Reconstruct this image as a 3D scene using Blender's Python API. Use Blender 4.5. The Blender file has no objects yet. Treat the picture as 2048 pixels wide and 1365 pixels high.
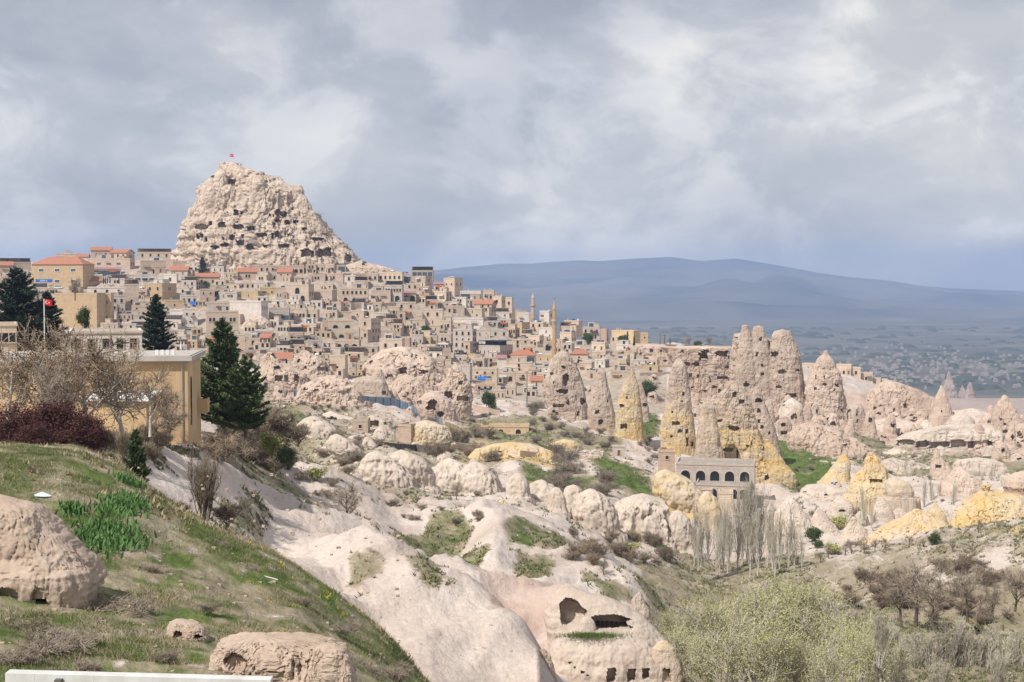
import bpy, math, random
import numpy as np
from mathutils import Vector, Matrix

# ------------------------------------------------------------------ camera
SC = bpy.context.scene
COL = SC.collection
F = 2813.0                       # focal length in photo pixels (photo 2048 wide)
HOR = 560.0                      # photo row of the true horizon
TH = math.atan((682.5 - HOR) / F)
CT, ST = math.cos(TH), math.sin(TH)
cd = bpy.data.cameras.new('camera'); cam = bpy.data.objects.new('camera', cd); COL.objects.link(cam)
cd.sensor_width = 36.0; cd.lens = 36.0 * F / 2048.0
cd.clip_start = 0.5; cd.clip_end = 60000.0
cam.location = (0, 0, 0); cam.rotation_euler = (math.pi / 2 - TH, 0, 0)
SC.camera = cam

# ------------------------------------------------------------------ light
SUN_AZ = math.radians(44.0)      # to the left of straight-behind
SUN_EL = math.radians(49.0)
SV = Vector((-math.sin(SUN_AZ) * math.cos(SUN_EL), -math.cos(SUN_AZ) * math.cos(SUN_EL), math.sin(SUN_EL)))
sd = bpy.data.lights.new('sun', 'SUN'); so = bpy.data.objects.new('sun', sd); COL.objects.link(so)
sd.energy = 5.0; sd.angle = math.radians(0.6); sd.color = (1.0, 0.945, 0.87)
so.rotation_euler = (-SV).to_track_quat('-Z', 'Y').to_euler()
so.location = (-60, -60, 90)

world = bpy.data.worlds.new('World'); SC.world = world; world.use_nodes = True
nt = world.node_tree; nt.nodes.clear()
def N(t, **k):
    n = nt.nodes.new(t)
    for a, b in k.items(): setattr(n, a, b)
    return n
def link(a, b): nt.links.new(a, b)
SKY_A, SKY_B = (0.3, 5.1, 0.2), (1.2, 3.3, 4.1)
w_out = N('ShaderNodeOutputWorld'); w_bg = N('ShaderNodeBackground'); w_bg.inputs['Strength'].default_value = 0.1
sky = N('ShaderNodeTexSky', sky_type='NISHITA', sun_disc=False, sun_elevation=SUN_EL, sun_rotation=math.pi + SUN_AZ)
tc = N('ShaderNodeTexCoord')
def cloud_noise(scale, loc, det, rough, dist):
    m_ = N('ShaderNodeMapping'); m_.inputs['Scale'].default_value = scale; m_.inputs['Location'].default_value = loc
    link(tc.outputs['Generated'], m_.inputs['Vector'])
    n_ = N('ShaderNodeTexNoise'); n_.inputs['Scale'].default_value = 1.0; n_.inputs['Detail'].default_value = det; n_.inputs['Roughness'].default_value = rough; n_.inputs['Distortion'].default_value = dist
    link(m_.outputs[0], n_.inputs['Vector']); return n_.outputs['Fac']
def ramp_w(fac, stops):
    r_ = N('ShaderNodeValToRGB'); el = r_.color_ramp.elements
    el[0].position = stops[0][0]; el[0].color = (*stops[0][1], 1); el[1].position = stops[-1][0]; el[1].color = (*stops[-1][1], 1)
    for p, c in stops[1:-1]: e = el.new(p); e.color = (*c, 1)
    link(fac, r_.inputs['Fac']); return r_.outputs[0]
big = ramp_w(cloud_noise((3.4, 3.4, 7.5), SKY_A, 9, 0.5, 0.25), [(0.38, (4.25, 4.4, 4.95)), (0.48, (4.75, 4.9, 5.4)), (0.54, (5.6, 5.72, 6.1)), (0.60, (6.2, 6.25, 6.45)), (0.66, (7.2, 7.1, 6.95))])
puff = ramp_w(cloud_noise((10.0, 10.0, 15.0), SKY_B, 10, 0.58, 0.35), [(0.40, (0.84, 0.85, 0.875)), (0.50, (0.96, 0.96, 0.965)), (0.535, (1.08, 1.075, 1.06)), (0.62, (1.30, 1.275, 1.22))])
mul = N('ShaderNodeMixRGB', blend_type='MULTIPLY'); mul.inputs['Fac'].default_value = 1.0
link(big, mul.inputs[1]); link(puff, mul.inputs[2])
mx = N('ShaderNodeMixRGB'); mx.inputs['Fac'].default_value = 0.9      # cloud cover over the clear sky
link(sky.outputs[0], mx.inputs[1]); link(mul.outputs[0], mx.inputs[2])
sx = N('ShaderNodeSeparateXYZ'); link(tc.outputs['Generated'], sx.inputs[0])       # an overcast sky pales evenly all round towards the horizon
pale = ramp_w(sx.outputs['Z'], [(0.0, (1.30, 1.24, 1.12)), (0.05, (1.16, 1.13, 1.07)), (0.12, (1.0, 1.0, 1.0))])
mh = N('ShaderNodeMixRGB', blend_type='MULTIPLY'); mh.inputs['Fac'].default_value = 1.0
link(mx.outputs[0], mh.inputs[1]); link(pale, mh.inputs[2])
link(mh.outputs[0], w_bg.inputs['Color']); link(w_bg.outputs[0], w_out.inputs[0])

SC.view_settings.view_transform = 'Standard'; SC.view_settings.look = 'None'
SC.view_settings.exposure = 0.04; SC.view_settings.gamma = 1.0
SC.render.engine = 'CYCLES'
cy = SC.cycles
cy.use_denoising = True; cy.max_bounces = 5; cy.diffuse_bounces = 3; cy.glossy_bounces = 2
cy.transmission_bounces = 2; cy.volume_bounces = 1; cy.transparent_max_bounces = 6
cy.use_adaptive_sampling = True; cy.adaptive_threshold = 0.015
cy.caustics_reflective = False; cy.caustics_refractive = False

# ------------------------------------------------------------------ helpers
def W(px, py, d):
    """world point that stands d metres ahead and shows at photo pixel px, py"""
    u = (px - 1024.0) / F; v = (682.5 - py) / F
    dy = CT + v * ST; t = d / dy
    return Vector((u * t, d, (-ST + v * CT) * t))
def proj(x, y, z):
    f = y * CT - z * ST; u = y * ST + z * CT
    return 1024.0 + F * x / f, 682.5 - F * u / f

def hash3(ix, iy, iz, seed):
    M = 0xffffffff
    h = ((ix.astype(np.int64) * 374761393 + iy.astype(np.int64) * 668265263 + iz.astype(np.int64) * 1442695041 + seed * 974634731) & M).astype(np.uint64)
    h = ((h ^ (h >> np.uint64(13))) * np.uint64(1274126177)) & np.uint64(M)
    h = h ^ (h >> np.uint64(16))
    h = (h * np.uint64(2246822519)) & np.uint64(M); h = h ^ (h >> np.uint64(15))
    return h.astype(np.float64) / 4294967295.0
def vnoise(p, seed=0):
    i = np.floor(p); f = p - i; i = i.astype(np.int64); f = f * f * f * (f * (f * 6 - 15) + 10)
    r = 0
    for dx in (0, 1):
        wx = f[:, 0] if dx else 1 - f[:, 0]
        for dy in (0, 1):
            wy = f[:, 1] if dy else 1 - f[:, 1]
            for dz in (0, 1):
                wz = f[:, 2] if dz else 1 - f[:, 2]
                r = r + wx * wy * wz * hash3(i[:, 0] + dx, i[:, 1] + dy, i[:, 2] + dz, seed)
    return r * 2 - 1
def fbm(p, octv=4, seed=0, rough=0.5):
    a = 1.0; s = 0; q = np.array(p, float); tot = 0
    for k in range(octv):
        s = s + a * vnoise(q, seed + k * 17); tot += a; a *= rough; q = q * 2.03 + 11.7
    return s / tot * 1.6
def worley(p, seed=0):
    i = np.floor(p).astype(np.int64); f1 = np.full(len(p), 9.0); f2 = np.full(len(p), 9.0)
    for dx in (-1, 0, 1):
        for dy in (-1, 0, 1):
            for dz in (-1, 0, 1):
                c = i + np.array([dx, dy, dz])
                o = np.stack([hash3(c[:, 0], c[:, 1], c[:, 2], seed + s) for s in (1, 2, 3)], 1)
                dd = np.sqrt((((c + o) - p) ** 2).sum(1))
                f2 = np.minimum(f2, np.maximum(f1, dd)); f1 = np.minimum(f1, dd)
    return f1, f2

def mesh_np(name, V, faces, smooth=True, mats=(), midx=None):
    """faces: list of int arrays (n,3)/(n,4)"""
    me = bpy.data.meshes.new(name); V = np.asarray(V, np.float32)
    if isinstance(faces, np.ndarray): faces = [faces]
    faces = [np.asarray(f, np.int32) for f in faces if len(f)]
    me.vertices.add(len(V)); me.vertices.foreach_set('co', V.ravel())
    nl = sum(f.size for f in faces); npoly = sum(len(f) for f in faces)
    me.loops.add(nl); me.polygons.add(npoly)
    if nl:
        me.loops.foreach_set('vertex_index', np.concatenate([f.ravel() for f in faces]))
        tot = np.concatenate([np.full(len(f), f.shape[1], np.int32) for f in faces])
        st = np.concatenate([[0], np.cumsum(tot)[:-1]]).astype(np.int32)
        me.polygons.foreach_set('loop_start', st); me.polygons.foreach_set('loop_total', tot)
        me.polygons.foreach_set('use_smooth', np.full(npoly, smooth, bool))
        if midx is not None: me.polygons.foreach_set('material_index', np.asarray(midx, np.int32))
    for m in mats: me.materials.append(m)
    me.update(calc_edges=True)
    return me
def obj(name, me, parent=None, loc=None, rz=0.0, **props):
    o = bpy.data.objects.new(name, me); COL.objects.link(o)
    if parent is not None: o.parent = parent
    if loc is not None: o.location = loc
    if rz: o.rotation_euler = (0, 0, rz)
    for k, v in props.items(): o[k] = v
    return o
def thing(name, label, cat, loc=(0, 0, 0), rz=0.0, group=None):
    o = obj(name, None, None, loc, rz, label=label, category=cat)
    o.empty_display_size = 0.5
    if group: o['group'] = group
    return o
def set_attr(me, name, vals):
    a = me.attributes.new(name, 'FLOAT', 'POINT'); a.data.foreach_set('value', np.asarray(vals, np.float32))

class MB:
    """collects boxes, prisms and tubes into one mesh"""
    def __init__(s): s.v = []; s.f = []; s.m = []
    def add(s, vs, fs, mi=0):
        b = len(s.v); s.v += [tuple(v) for v in vs]
        for f in fs: s.f.append(tuple(b + i for i in f)); s.m.append(mi)
        return s
    def box(s, x0, y0, z0, x1, y1, z1, mi=0):
        return s.add([(x0, y0, z0), (x1, y0, z0), (x1, y1, z0), (x0, y1, z0), (x0, y0, z1), (x1, y0, z1), (x1, y1, z1), (x0, y1, z1)],
                     [(0, 3, 2, 1), (4, 5, 6, 7), (0, 1, 5, 4), (1, 2, 6, 5), (2, 3, 7, 6), (3, 0, 4, 7)], mi)
    def prism(s, pts, y0, y1, mi=0):
        """polygon in local x,z extruded from y0 to y1"""
        n = len(pts)
        vs = [(x, y0, z) for x, z in pts] + [(x, y1, z) for x, z in pts]
        fs = [tuple(range(n)), tuple(range(2 * n - 1, n - 1, -1))] + [(i, i + n, (i + 1) % n + n, (i + 1) % n) for i in range(n)]
        return s.add(vs, fs, mi)
    def tube(s, path, rad, n=6, mi=0, cap=True):
        path = [Vector(p) for p in path]; rings = []
        for i, p in enumerate(path):
            t = (path[min(i + 1, len(path) - 1)] - path[max(i - 1, 0)])
            t = t.normalized() if t.length > 1e-9 else Vector((0, 0, 1))
            a = t.cross(Vector((0.31, 0.17, 0.94)) if abs(t.z) < 0.9 else Vector((1, 0, 0))).normalized(); b = t.cross(a)
            r = rad[i] if isinstance(rad, (list, tuple)) else rad
            rings.append([p + a * (r * math.cos(2 * math.pi * k / n)) + b * (r * math.sin(2 * math.pi * k / n)) for k in range(n)])
        vs = [v for r in rings for v in r]; fs = []
        for i in range(len(path) - 1):
            for k in range(n):
                fs.append((i * n + k, i * n + (k + 1) % n, (i + 1) * n + (k + 1) % n, (i + 1) * n + k))
        if cap: fs.append(tuple(range(n - 1, -1, -1))); fs.append(tuple((len(path) - 1) * n + k for k in range(n)))
        return s.add(vs, fs, mi)
    def mesh(s, name, mats, smooth=False):
        me = bpy.data.meshes.new(name); me.from_pydata(s.v, [], s.f)
        for m in mats: me.materials.append(m)
        me.polygons.foreach_set('material_index', s.m)
        me.polygons.foreach_set('use_smooth', [smooth] * len(s.f))
        me.update(); return me
    def build(s, name, mats, parent=None, smooth=False, loc=None, rz=0.0, **props):
        if not isinstance(mats, (list, tuple)): mats = [mats]
        return obj(name, s.mesh(name, mats, smooth), parent, loc, rz, **props)

# ------------------------------------------------------------------ materials
def srgb(r, g, b): return tuple((c / 255 / 12.92 if c / 255 <= 0.04045 else ((c / 255 + 0.055) / 1.055) ** 2.4) for c in (r, g, b))
def newmat(name):
    m = bpy.data.materials.new(name); m.use_nodes = True; t = m.node_tree
    for n in list(t.nodes):
        if n.type != 'OUTPUT_MATERIAL' and n.type != 'BSDF_PRINCIPLED': t.nodes.remove(n)
    return m, t, t.nodes['Principled BSDF']
def mat(name, c, c2=None, scale=1.0, rough=0.9, bump=0.0, bscale=None, metal=0.0, spec=0.2, obj_var=0.0, stretch=(1, 1, 1), coord='Object', detail=5):
    m, t, b = newmat(name)
    b.inputs['Roughness'].default_value = rough; b.inputs['Metallic'].default_value = metal
    b.inputs['Specular IOR Level'].default_value = spec
    c2 = c2 or tuple(x * 0.82 for x in c)
    tcn = t.nodes.new('ShaderNodeTexCoord'); mpn = t.nodes.new('ShaderNodeMapping'); mpn.inputs['Scale'].default_value = stretch
    t.links.new(tcn.outputs[coord], mpn.inputs['Vector'])
    nz = t.nodes.new('ShaderNodeTexNoise'); nz.inputs['Scale'].default_value = scale; nz.inputs['Detail'].default_value = detail; nz.inputs['Roughness'].default_value = 0.6
    t.links.new(mpn.outputs[0], nz.inputs['Vector'])
    cr = t.nodes.new('ShaderNodeValToRGB'); cr.color_ramp.elements[0].position = 0.33; cr.color_ramp.elements[1].position = 0.67
    cr.color_ramp.elements[0].color = (*c2, 1); cr.color_ramp.elements[1].color = (*c, 1)
    t.links.new(nz.outputs['Fac'], cr.inputs['Fac']); out = cr.outputs[0]
    if obj_var:
        oi = t.nodes.new('ShaderNodeObjectInfo'); hs = t.nodes.new('ShaderNodeHueSaturation')
        mr = t.nodes.new('ShaderNodeMapRange'); mr.inputs['To Min'].default_value = 1 - obj_var; mr.inputs['To Max'].default_value = 1 + obj_var
        t.links.new(oi.outputs['Random'], mr.inputs['Value']); t.links.new(mr.outputs[0], hs.inputs['Value'])
        t.links.new(out, hs.inputs['Color']); out = hs.outputs[0]
    t.links.new(out, b.inputs['Base Color'])
    if bump:
        nb = t.nodes.new('ShaderNodeTexNoise'); nb.inputs['Scale'].default_value = bscale or scale * 4; nb.inputs['Detail'].default_value = 6
        t.links.new(mpn.outputs[0], nb.inputs['Vector'])
        bm = t.nodes.new('ShaderNodeBump'); bm.inputs['Strength'].default_value = 1.0; bm.inputs['Distance'].default_value = bump
        t.links.new(nb.outputs['Fac'], bm.inputs['Height']); t.links.new(bm.outputs[0], b.inputs['Normal'])
    return m
def rockmat(name, base, base2, yel, yel2, scale=0.12, bump=0.35, bscale=0.9, strata=0.25, lichen=None):
    m, t, b = newmat(name); L = t.links.new; nn = t.nodes.new
    b.inputs['Roughness'].default_value = 0.95; b.inputs['Specular IOR Level'].default_value = 0.1
    tcn = nn('ShaderNodeTexCoord')
    def noise(sc, st=(1, 1, 1), det=6, rg=0.6):
        mpn = nn('ShaderNodeMapping'); mpn.inputs['Scale'].default_value = st; L(tcn.outputs['Object'], mpn.inputs['Vector'])
        z = nn('ShaderNodeTexNoise'); z.inputs['Scale'].default_value = sc; z.inputs['Detail'].default_value = det; z.inputs['Roughness'].default_value = rg
        L(mpn.outputs[0], z.inputs['Vector']); return z.outputs['Fac']
    def ramp(fac, p0, c0, p1, c1):
        r = nn('ShaderNodeValToRGB'); e = r.color_ramp.elements; e[0].position = p0; e[0].color = (*c0, 1); e[1].position = p1; e[1].color = (*c1, 1)
        L(fac, r.inputs['Fac']); return r.outputs[0]
    def mixc(f, a, c, mode='MIX'):
        x = nn('ShaderNodeMixRGB'); x.blend_type = mode
        if isinstance(f, float): x.inputs[0].default_value = f
        else: L(f, x.inputs[0])
        L(a, x.inputs[1]); L(c, x.inputs[2]); return x.outputs[0]
    col = ramp(noise(scale), 0.35, base2, 0.66, base)
    ycol = ramp(noise(scale * 0.8, (0.6, 0.6, 2.6)), 0.38, yel2, 0.62, yel)
    at = nn('ShaderNodeAttribute'); at.attribute_name = 'yel'
    ad = nn('ShaderNodeMath'); ad.operation = 'MULTIPLY_ADD'; L(noise(scale * 1.5, (1, 1, 1.6)), ad.inputs[0]); ad.inputs[1].default_value = 1.1; ad.inputs[2].default_value = -0.55
    a2 = nn('ShaderNodeMath'); a2.operation = 'ADD'; L(at.outputs['Fac'], a2.inputs[0]); L(ad.outputs[0], a2.inputs[1])
    sm = nn('ShaderNodeMapRange'); sm.interpolation_type = 'SMOOTHSTEP'; sm.inputs['From Min'].default_value = 0.12; sm.inputs['From Max'].default_value = 0.82; L(a2.outputs[0], sm.inputs['Value'])
    gate = nn('ShaderNodeMath'); gate.operation = 'MULTIPLY'; L(sm.outputs[0], gate.inputs[0])
    g2 = nn('ShaderNodeMath'); g2.operation = 'MULTIPLY'; g2.use_clamp = True; L(at.outputs['Fac'], g2.inputs[0]); g2.inputs[1].default_value = 6.0; L(g2.outputs[0], gate.inputs[1])
    col = mixc(gate.outputs[0], col, ycol)
    # streaks running down and thin beds lying level, both of the stone itself
    st = ramp(noise(scale * 5, (1, 1, 0.16), 4), 0.38, (0.80, 0.78, 0.76), 0.62, (1.06, 1.05, 1.04)); col = mixc(strata * 1.6 if strata * 1.6 < 1 else 1.0, col, st, 'MULTIPLY')
    bd = ramp(noise(scale * 3, (0.25, 0.25, 2.2), 3), 0.40, (0.88, 0.86, 0.84), 0.6, (1.04, 1.04, 1.03)); col = mixc(strata * 1.4 if strata * 1.4 < 1 else 1.0, col, bd, 'MULTIPLY')
    if lichen:
        lf = nn('ShaderNodeMapRange'); lf.inputs['From Min'].default_value = 0.56; lf.inputs['From Max'].default_value = 0.70; L(noise(scale * 2.2), lf.inputs['Value'])
        rgb = nn('ShaderNodeRGB'); rgb.outputs[0].default_value = (*lichen, 1); lm = nn('ShaderNodeMath'); lm.operation = 'MULTIPLY'; lm.inputs[1].default_value = 0.6; L(lf.outputs[0], lm.inputs[0])
        col = mixc(lm.outputs[0], col, rgb.outputs[0])
    L(col, b.inputs['Base Color'])
    bm = nn('ShaderNodeBump'); bm.inputs['Strength'].default_value = 1.0; bm.inputs['Distance'].default_value = bump
    L(noise(bscale, (1, 1, 0.75), 7, 0.62), bm.inputs['Height']); L(bm.outputs[0], b.inputs['Normal'])
    return m
YE, YE2 = (0.575, 0.415, 0.19), (0.55, 0.465, 0.325)
M = {}
M['castle'] = rockmat('castle_tuff', (0.60, 0.505, 0.42), (0.475, 0.38, 0.30), YE, YE2, 0.10, 0.9, 0.55, 0.30)
M['tuff'] = rockmat('grey_pink_tuff', (0.51, 0.425, 0.355), (0.41, 0.325, 0.265), YE, YE2, 0.14, 0.6, 0.8, 0.34, lichen=(0.30, 0.265, 0.225))
M['pale'] = rockmat('pale_tuff', (0.585, 0.505, 0.435), (0.49, 0.405, 0.34), YE, YE2, 0.16, 0.25, 0.9, 0.16)
M['pink'] = rockmat('pink_tuff', (0.545, 0.445, 0.37), (0.455, 0.355, 0.285), YE, YE2, 0.10, 0.25, 0.7, 0.22)
M['near'] = rockmat('near_tuff', (0.52, 0.42, 0.345), (0.42, 0.32, 0.25), YE, YE2, 0.6, 0.05, 8.0, 0.2, lichen=(0.34, 0.29, 0.235))
M['white_tuff'] = rockmat('white_tuff', (0.59, 0.515, 0.445), (0.50, 0.425, 0.36), YE, YE2, 0.2, 0.25, 1.0, 0.24, lichen=(0.40, 0.36, 0.30))

# ------------------------------------------------------------------ terrain: layers of (photo px, photo py, metres ahead)
LAYERS = [
 [(-300,1900,12),(2350,1900,12)],
 [(-300,1420,32),(0,1365,33),(400,1365,34),(700,1375,38),(830,1410,42),(1000,1640,50),(1300,1740,60),(2350,1800,60)],
 [(-300,1180,45),(0,1150,45),(200,1180,46),(400,1200,48),(600,1230,52),(760,1305,55),(850,1385,58),(1000,1530,65),(1300,1570,75),(2350,1580,80)],
 [(-300,880,78),(0,890,76),(150,905,74),(250,945,72),(350,1010,70),(450,1060,68),(540,1100,66),(640,1165,63),(740,1245,62),(800,1300,62),(860,1370,65),(1000,1490,75),(1300,1500,85),(2350,1500,90)],
 [(-300,870,92),(0,875,92),(150,890,90),(250,930,88),(350,1040,84),(450,1110,82),(540,1170,80),(640,1240,78),(740,1310,78),(860,1420,80),(1000,1450,90),(1300,1450,100),(2350,1440,105)],
 [(-300,860,108),(0,865,108),(150,880,105),(250,905,102),(350,980,100),(450,1060,97),(540,1135,95),(640,1170,95),(740,1195,97),(860,1265,95),(950,1310,95),(1050,1365,93),(1110,1420,92),(1300,1420,108),(2350,1405,115)],
 [(-300,850,125),(0,855,125),(250,880,120),(330,905,118),(400,950,116),(470,1020,115),(540,1098,114),(620,1090,114),(700,1090,114),(800,1114,113),(850,1130,112),(930,1165,110),(1000,1205,107),(1050,1250,104),(1090,1300,101),(1115,1350,100),(1150,1410,104),(1300,1410,115),(2350,1385,122)],
 [(-300,845,135),(250,870,130),(400,930,127),(470,1000,126),(540,1100,124),(700,1108,124),(850,1150,122),(930,1190,120),(1000,1230,118),(1050,1270,116),(1110,1350,113),(1200,1395,115),(1350,1395,122),(2350,1370,130)],
 [(-300,842,150),(250,860,145),(330,880,143),(400,915,142),(470,965,142),(522,997,142),(604,1030,142),(664,1052,142),(718,1060,142),(760,1077,140),(800,1098,139),(842,1118,138),(927,1164,135),(992,1157,135),(1060,1161,135),(1124,1165,133),(1200,1215,130),(1260,1255,130),(1330,1320,130),(1380,1375,130),(2350,1345,140)],
 [(-300,838,165),(330,870,160),(400,900,158),(522,985,156),(604,1015,156),(664,1040,156),(718,1050,156),(760,1065,156),(842,1110,154),(927,1160,150),(992,1168,148),(1060,1175,146),(1124,1180,146),(1260,1240,145),(1330,1290,145),(1380,1345,145),(1500,1345,148),(2350,1315,158)],
 [(-300,836,178),(330,862,172),(400,890,170),(522,965,168),(604,1000,168),(664,1020,168),(718,1030,170),(760,1045,172),(842,1085,172),(927,1125,172),(992,1115,172),(1060,1125,170),(1124,1142,168),(1200,1165,165),(1260,1190,162),(1330,1250,160),(1380,1295,160),(2350,1285,170)],
 [(-300,835,195),(330,857,190),(400,880,188),(470,925,188),(560,955,188),(609,980,188),(669,992,190),(719,1000,192),(762,1013,195),(809,1035,198),(847,1041,200),(957,1031,205),(1006,1028,205),(1091,1038,202),(1140,1065,198),(1178,1094,192),(1214,1103,188),(1241,1123,184),(1282,1165,180),(1304,1193,178),(1340,1245,176),(1400,1265,176),(2350,1240,190)],
 [(-300,830,215),(330,850,210),(400,870,208),(470,915,206),(560,950,205),(669,985,207),(762,1010,212),(847,1040,216),(957,1038,220),(1091,1048,218),(1178,1100,210),(1241,1130,205),(1304,1178,200),(1400,1220,200),(1500,1220,205),(1650,1200,210),(1800,1190,205),(1900,1165,205),(2048,1130,205),(2350,1110,205)],
 [(-300,828,240),(330,845,235),(400,862,232),(470,895,230),(560,925,228),(640,950,230),(720,970,235),(800,990,240),(880,1005,245),(960,1008,250),(1050,1015,250),(1150,1040,250),(1250,1085,245),(1320,1125,240),(1400,1165,235),(1500,1170,240),(1600,1150,240),(1650,1130,240),(1750,1115,235),(1900,1085,235),(2048,1055,235),(2350,1010,235)],
 [(-300,825,265),(330,838,260),(400,852,258),(470,875,256),(560,900,256),(640,925,258),(720,945,262),(800,965,268),(880,985,272),(960,990,275),(1050,985,280),(1150,1005,280),(1250,1055,275),(1320,1090,268),(1400,1115,262),(1500,1120,262),(1600,1115,262),(1650,1103,260),(1750,1090,258),(1850,1068,256),(1950,1052,255),(2048,1037,255),(2350,1010,255)],
 [(-300,822,300),(330,832,295),(400,842,292),(470,858,290),(560,878,290),(640,900,292),(720,920,298),(800,940,304),(880,955,308),(960,960,312),(1050,955,315),(1150,970,315),(1250,1000,312),(1320,1040,308),(1400,1072,300),(1500,1080,300),(1600,1078,300),(1700,1080,300),(1800,1080,300),(1950,1065,295),(2048,1055,295),(2350,1030,295)],
 [(-300,815,345),(330,822,345),(470,840,340),(560,855,340),(640,872,340),(720,893,345),(800,912,350),(880,925,352),(960,935,352),(1050,930,355),(1150,935,358),(1250,955,358),(1320,985,355),(1400,1005,350),(1500,1010,350),(1600,1005,350),(1700,1010,350),(1800,1008,350),(1950,1000,345),(2048,992,345),(2350,980,345)],
 [(-300,800,400),(330,805,400),(470,815,400),(560,830,395),(640,845,395),(720,860,395),(800,872,400),(880,885,405),(960,900,405),(1050,900,410),(1150,905,412),(1250,915,412),(1320,930,412),(1400,945,410),(1500,950,408),(1600,948,405),(1700,955,405),(1800,960,405),(1950,952,400),(2048,945,400),(2350,940,400)],
 [(-300,775,460),(330,780,460),(470,788,460),(560,800,455),(640,812,450),(720,820,450),(800,830,455),(880,845,460),(960,855,460),(1050,855,465),(1150,860,468),(1250,870,470),(1320,885,470),(1400,900,470),(1500,905,470),(1600,895,470),(1700,905,470),(1800,925,470),(1950,912,465),(2048,905,465),(2350,900,465)],
 [(-300,735,530),(330,740,530),(470,745,525),(560,762,520),(640,777,515),(720,785,515),(800,792,520),(880,805,525),(960,815,530),(1050,820,535),(1150,825,540),(1250,830,545),(1400,845,545),(1500,840,545),(1600,835,545),(1700,855,545),(1800,880,545),(1950,880,540),(2350,870,540)],
 [(-300,690,600),(330,695,600),(470,702,600),(560,720,590),(640,732,585),(720,740,585),(800,748,590),(880,760,600),(960,770,605),(1050,780,610),(1150,785,615),(1250,780,620),(1400,780,620),(1500,770,620),(1600,790,620),(1700,815,620),(1800,845,620),(1950,852,615),(2350,848,610)],
 [(-300,640,680),(330,645,680),(470,650,680),(560,660,675),(640,670,670),(720,680,670),(800,690,675),(880,700,680),(960,710,685),(1050,720,690),(1150,730,695),(1250,725,700),(1400,715,700),(1500,705,700),(1600,735,700),(1700,768,700),(1800,805,700),(1900,832,700),(2048,845,700),(2350,845,700)],
 [(-300,590,760),(330,590,760),(470,592,760),(560,600,760),(640,605,755),(720,612,755),(800,625,755),(880,645,760),(960,660,765),(1050,675,770),(1150,690,775),(1250,692,780),(1350,692,780),(1440,697,780),(1500,712,780),(1600,738,780),(1700,752,780),(1760,770,780),(1800,790,780),(1900,832,780),(2350,850,780)],
 [(-300,540,840),(330,540,840),(470,535,840),(560,535,840),(640,540,840),(720,545,840),(800,560,840),(880,585,840),(960,610,845),(1030,640,850),(1100,672,855),(1200,698,860),(1350,720,860),(1500,750,860),(1700,790,860),(1900,850,860),(2350,870,860)],
 [(-300,526,920),(100,524,920),(330,516,920),(470,508,920),(560,508,920),(640,515,920),(720,528,920),(800,556,920),(880,605,920),(960,660,920),(1100,730,920),(1350,780,920),(1700,850,920),(2350,900,920)],
 [(-300,560,1050),(560,580,1050),(800,660,1050),(1000,770,1050),(1350,830,1050),(1700,870,1050),(2350,905,1050)],
 [(-300,740,1400),(800,800,1400),(1400,860,1400),(2350,890,1400)],
 [(-300,815,2500),(2350,822,2500)],
]
NC, NR = 580, 720
AZ = np.linspace(-0.47, 0.47, NC)
LD = np.linspace(math.log(12.2), math.log(2450.0), NR)
Dk = np.zeros((len(LAYERS), NC)); Ek = np.zeros((len(LAYERS), NC))
def smooth1(a, k):
    ker = np.hanning(2 * k + 3); ker /= ker.sum(); return np.convolve(np.pad(a, k + 1, mode='edge'), ker, mode='valid')
for k, lay in enumerate(LAYERS):
    P = [W(*q) for q in lay]; a = np.array([p.x / p.y for p in P]); o = np.argsort(a)
    e = np.array([p.z / p.y for p in P])[o]; d = np.array([q[2] for q in lay], float)[o]
    Dk[k] = smooth1(np.interp(AZ, a[o], d), 6); Ek[k] = smooth1(np.interp(AZ, a[o], e), 5)
X = np.log(Dk); h = np.diff(X, axis=0); dl = np.diff(Ek, axis=0) / h
S = np.zeros_like(Ek)
w1 = 2 * h[1:] + h[:-1]; w2 = h[1:] + 2 * h[:-1]
with np.errstate(divide='ignore', invalid='ignore'):
    hm = (w1 + w2) / (w1 / dl[:-1] + w2 / dl[1:])
S[1:-1] = np.where(dl[:-1] * dl[1:] > 0, hm, 0); S[0] = dl[0]; S[-1] = dl[-1]
E = np.zeros((NR, NC))
for c in range(NC):
    i = np.clip(np.searchsorted(X[:, c], LD) - 1, 0, len(LAYERS) - 2)
    hh = h[i, c]; t = np.clip((LD - X[i, c]) / hh, 0, 1)
    E[:, c] = (2*t**3-3*t**2+1)*Ek[i, c] + (t**3-2*t**2+t)*hh*S[i, c] + (-2*t**3+3*t**2)*Ek[i+1, c] + (t**3-t**2)*hh*S[i+1, c]
GD = np.exp(LD)[:, None] * np.ones((1, NC)); GX = GD * AZ[None, :]; GZ = E * GD
def gauss(a, n):
    for _ in range(n):
        p = np.pad(a, 1, mode='edge'); a = (p[:-2, 1:-1] + p[2:, 1:-1] + p[1:-1, :-2] + p[1:-1, 2:] + 4 * a) / 8
    return a

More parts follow.
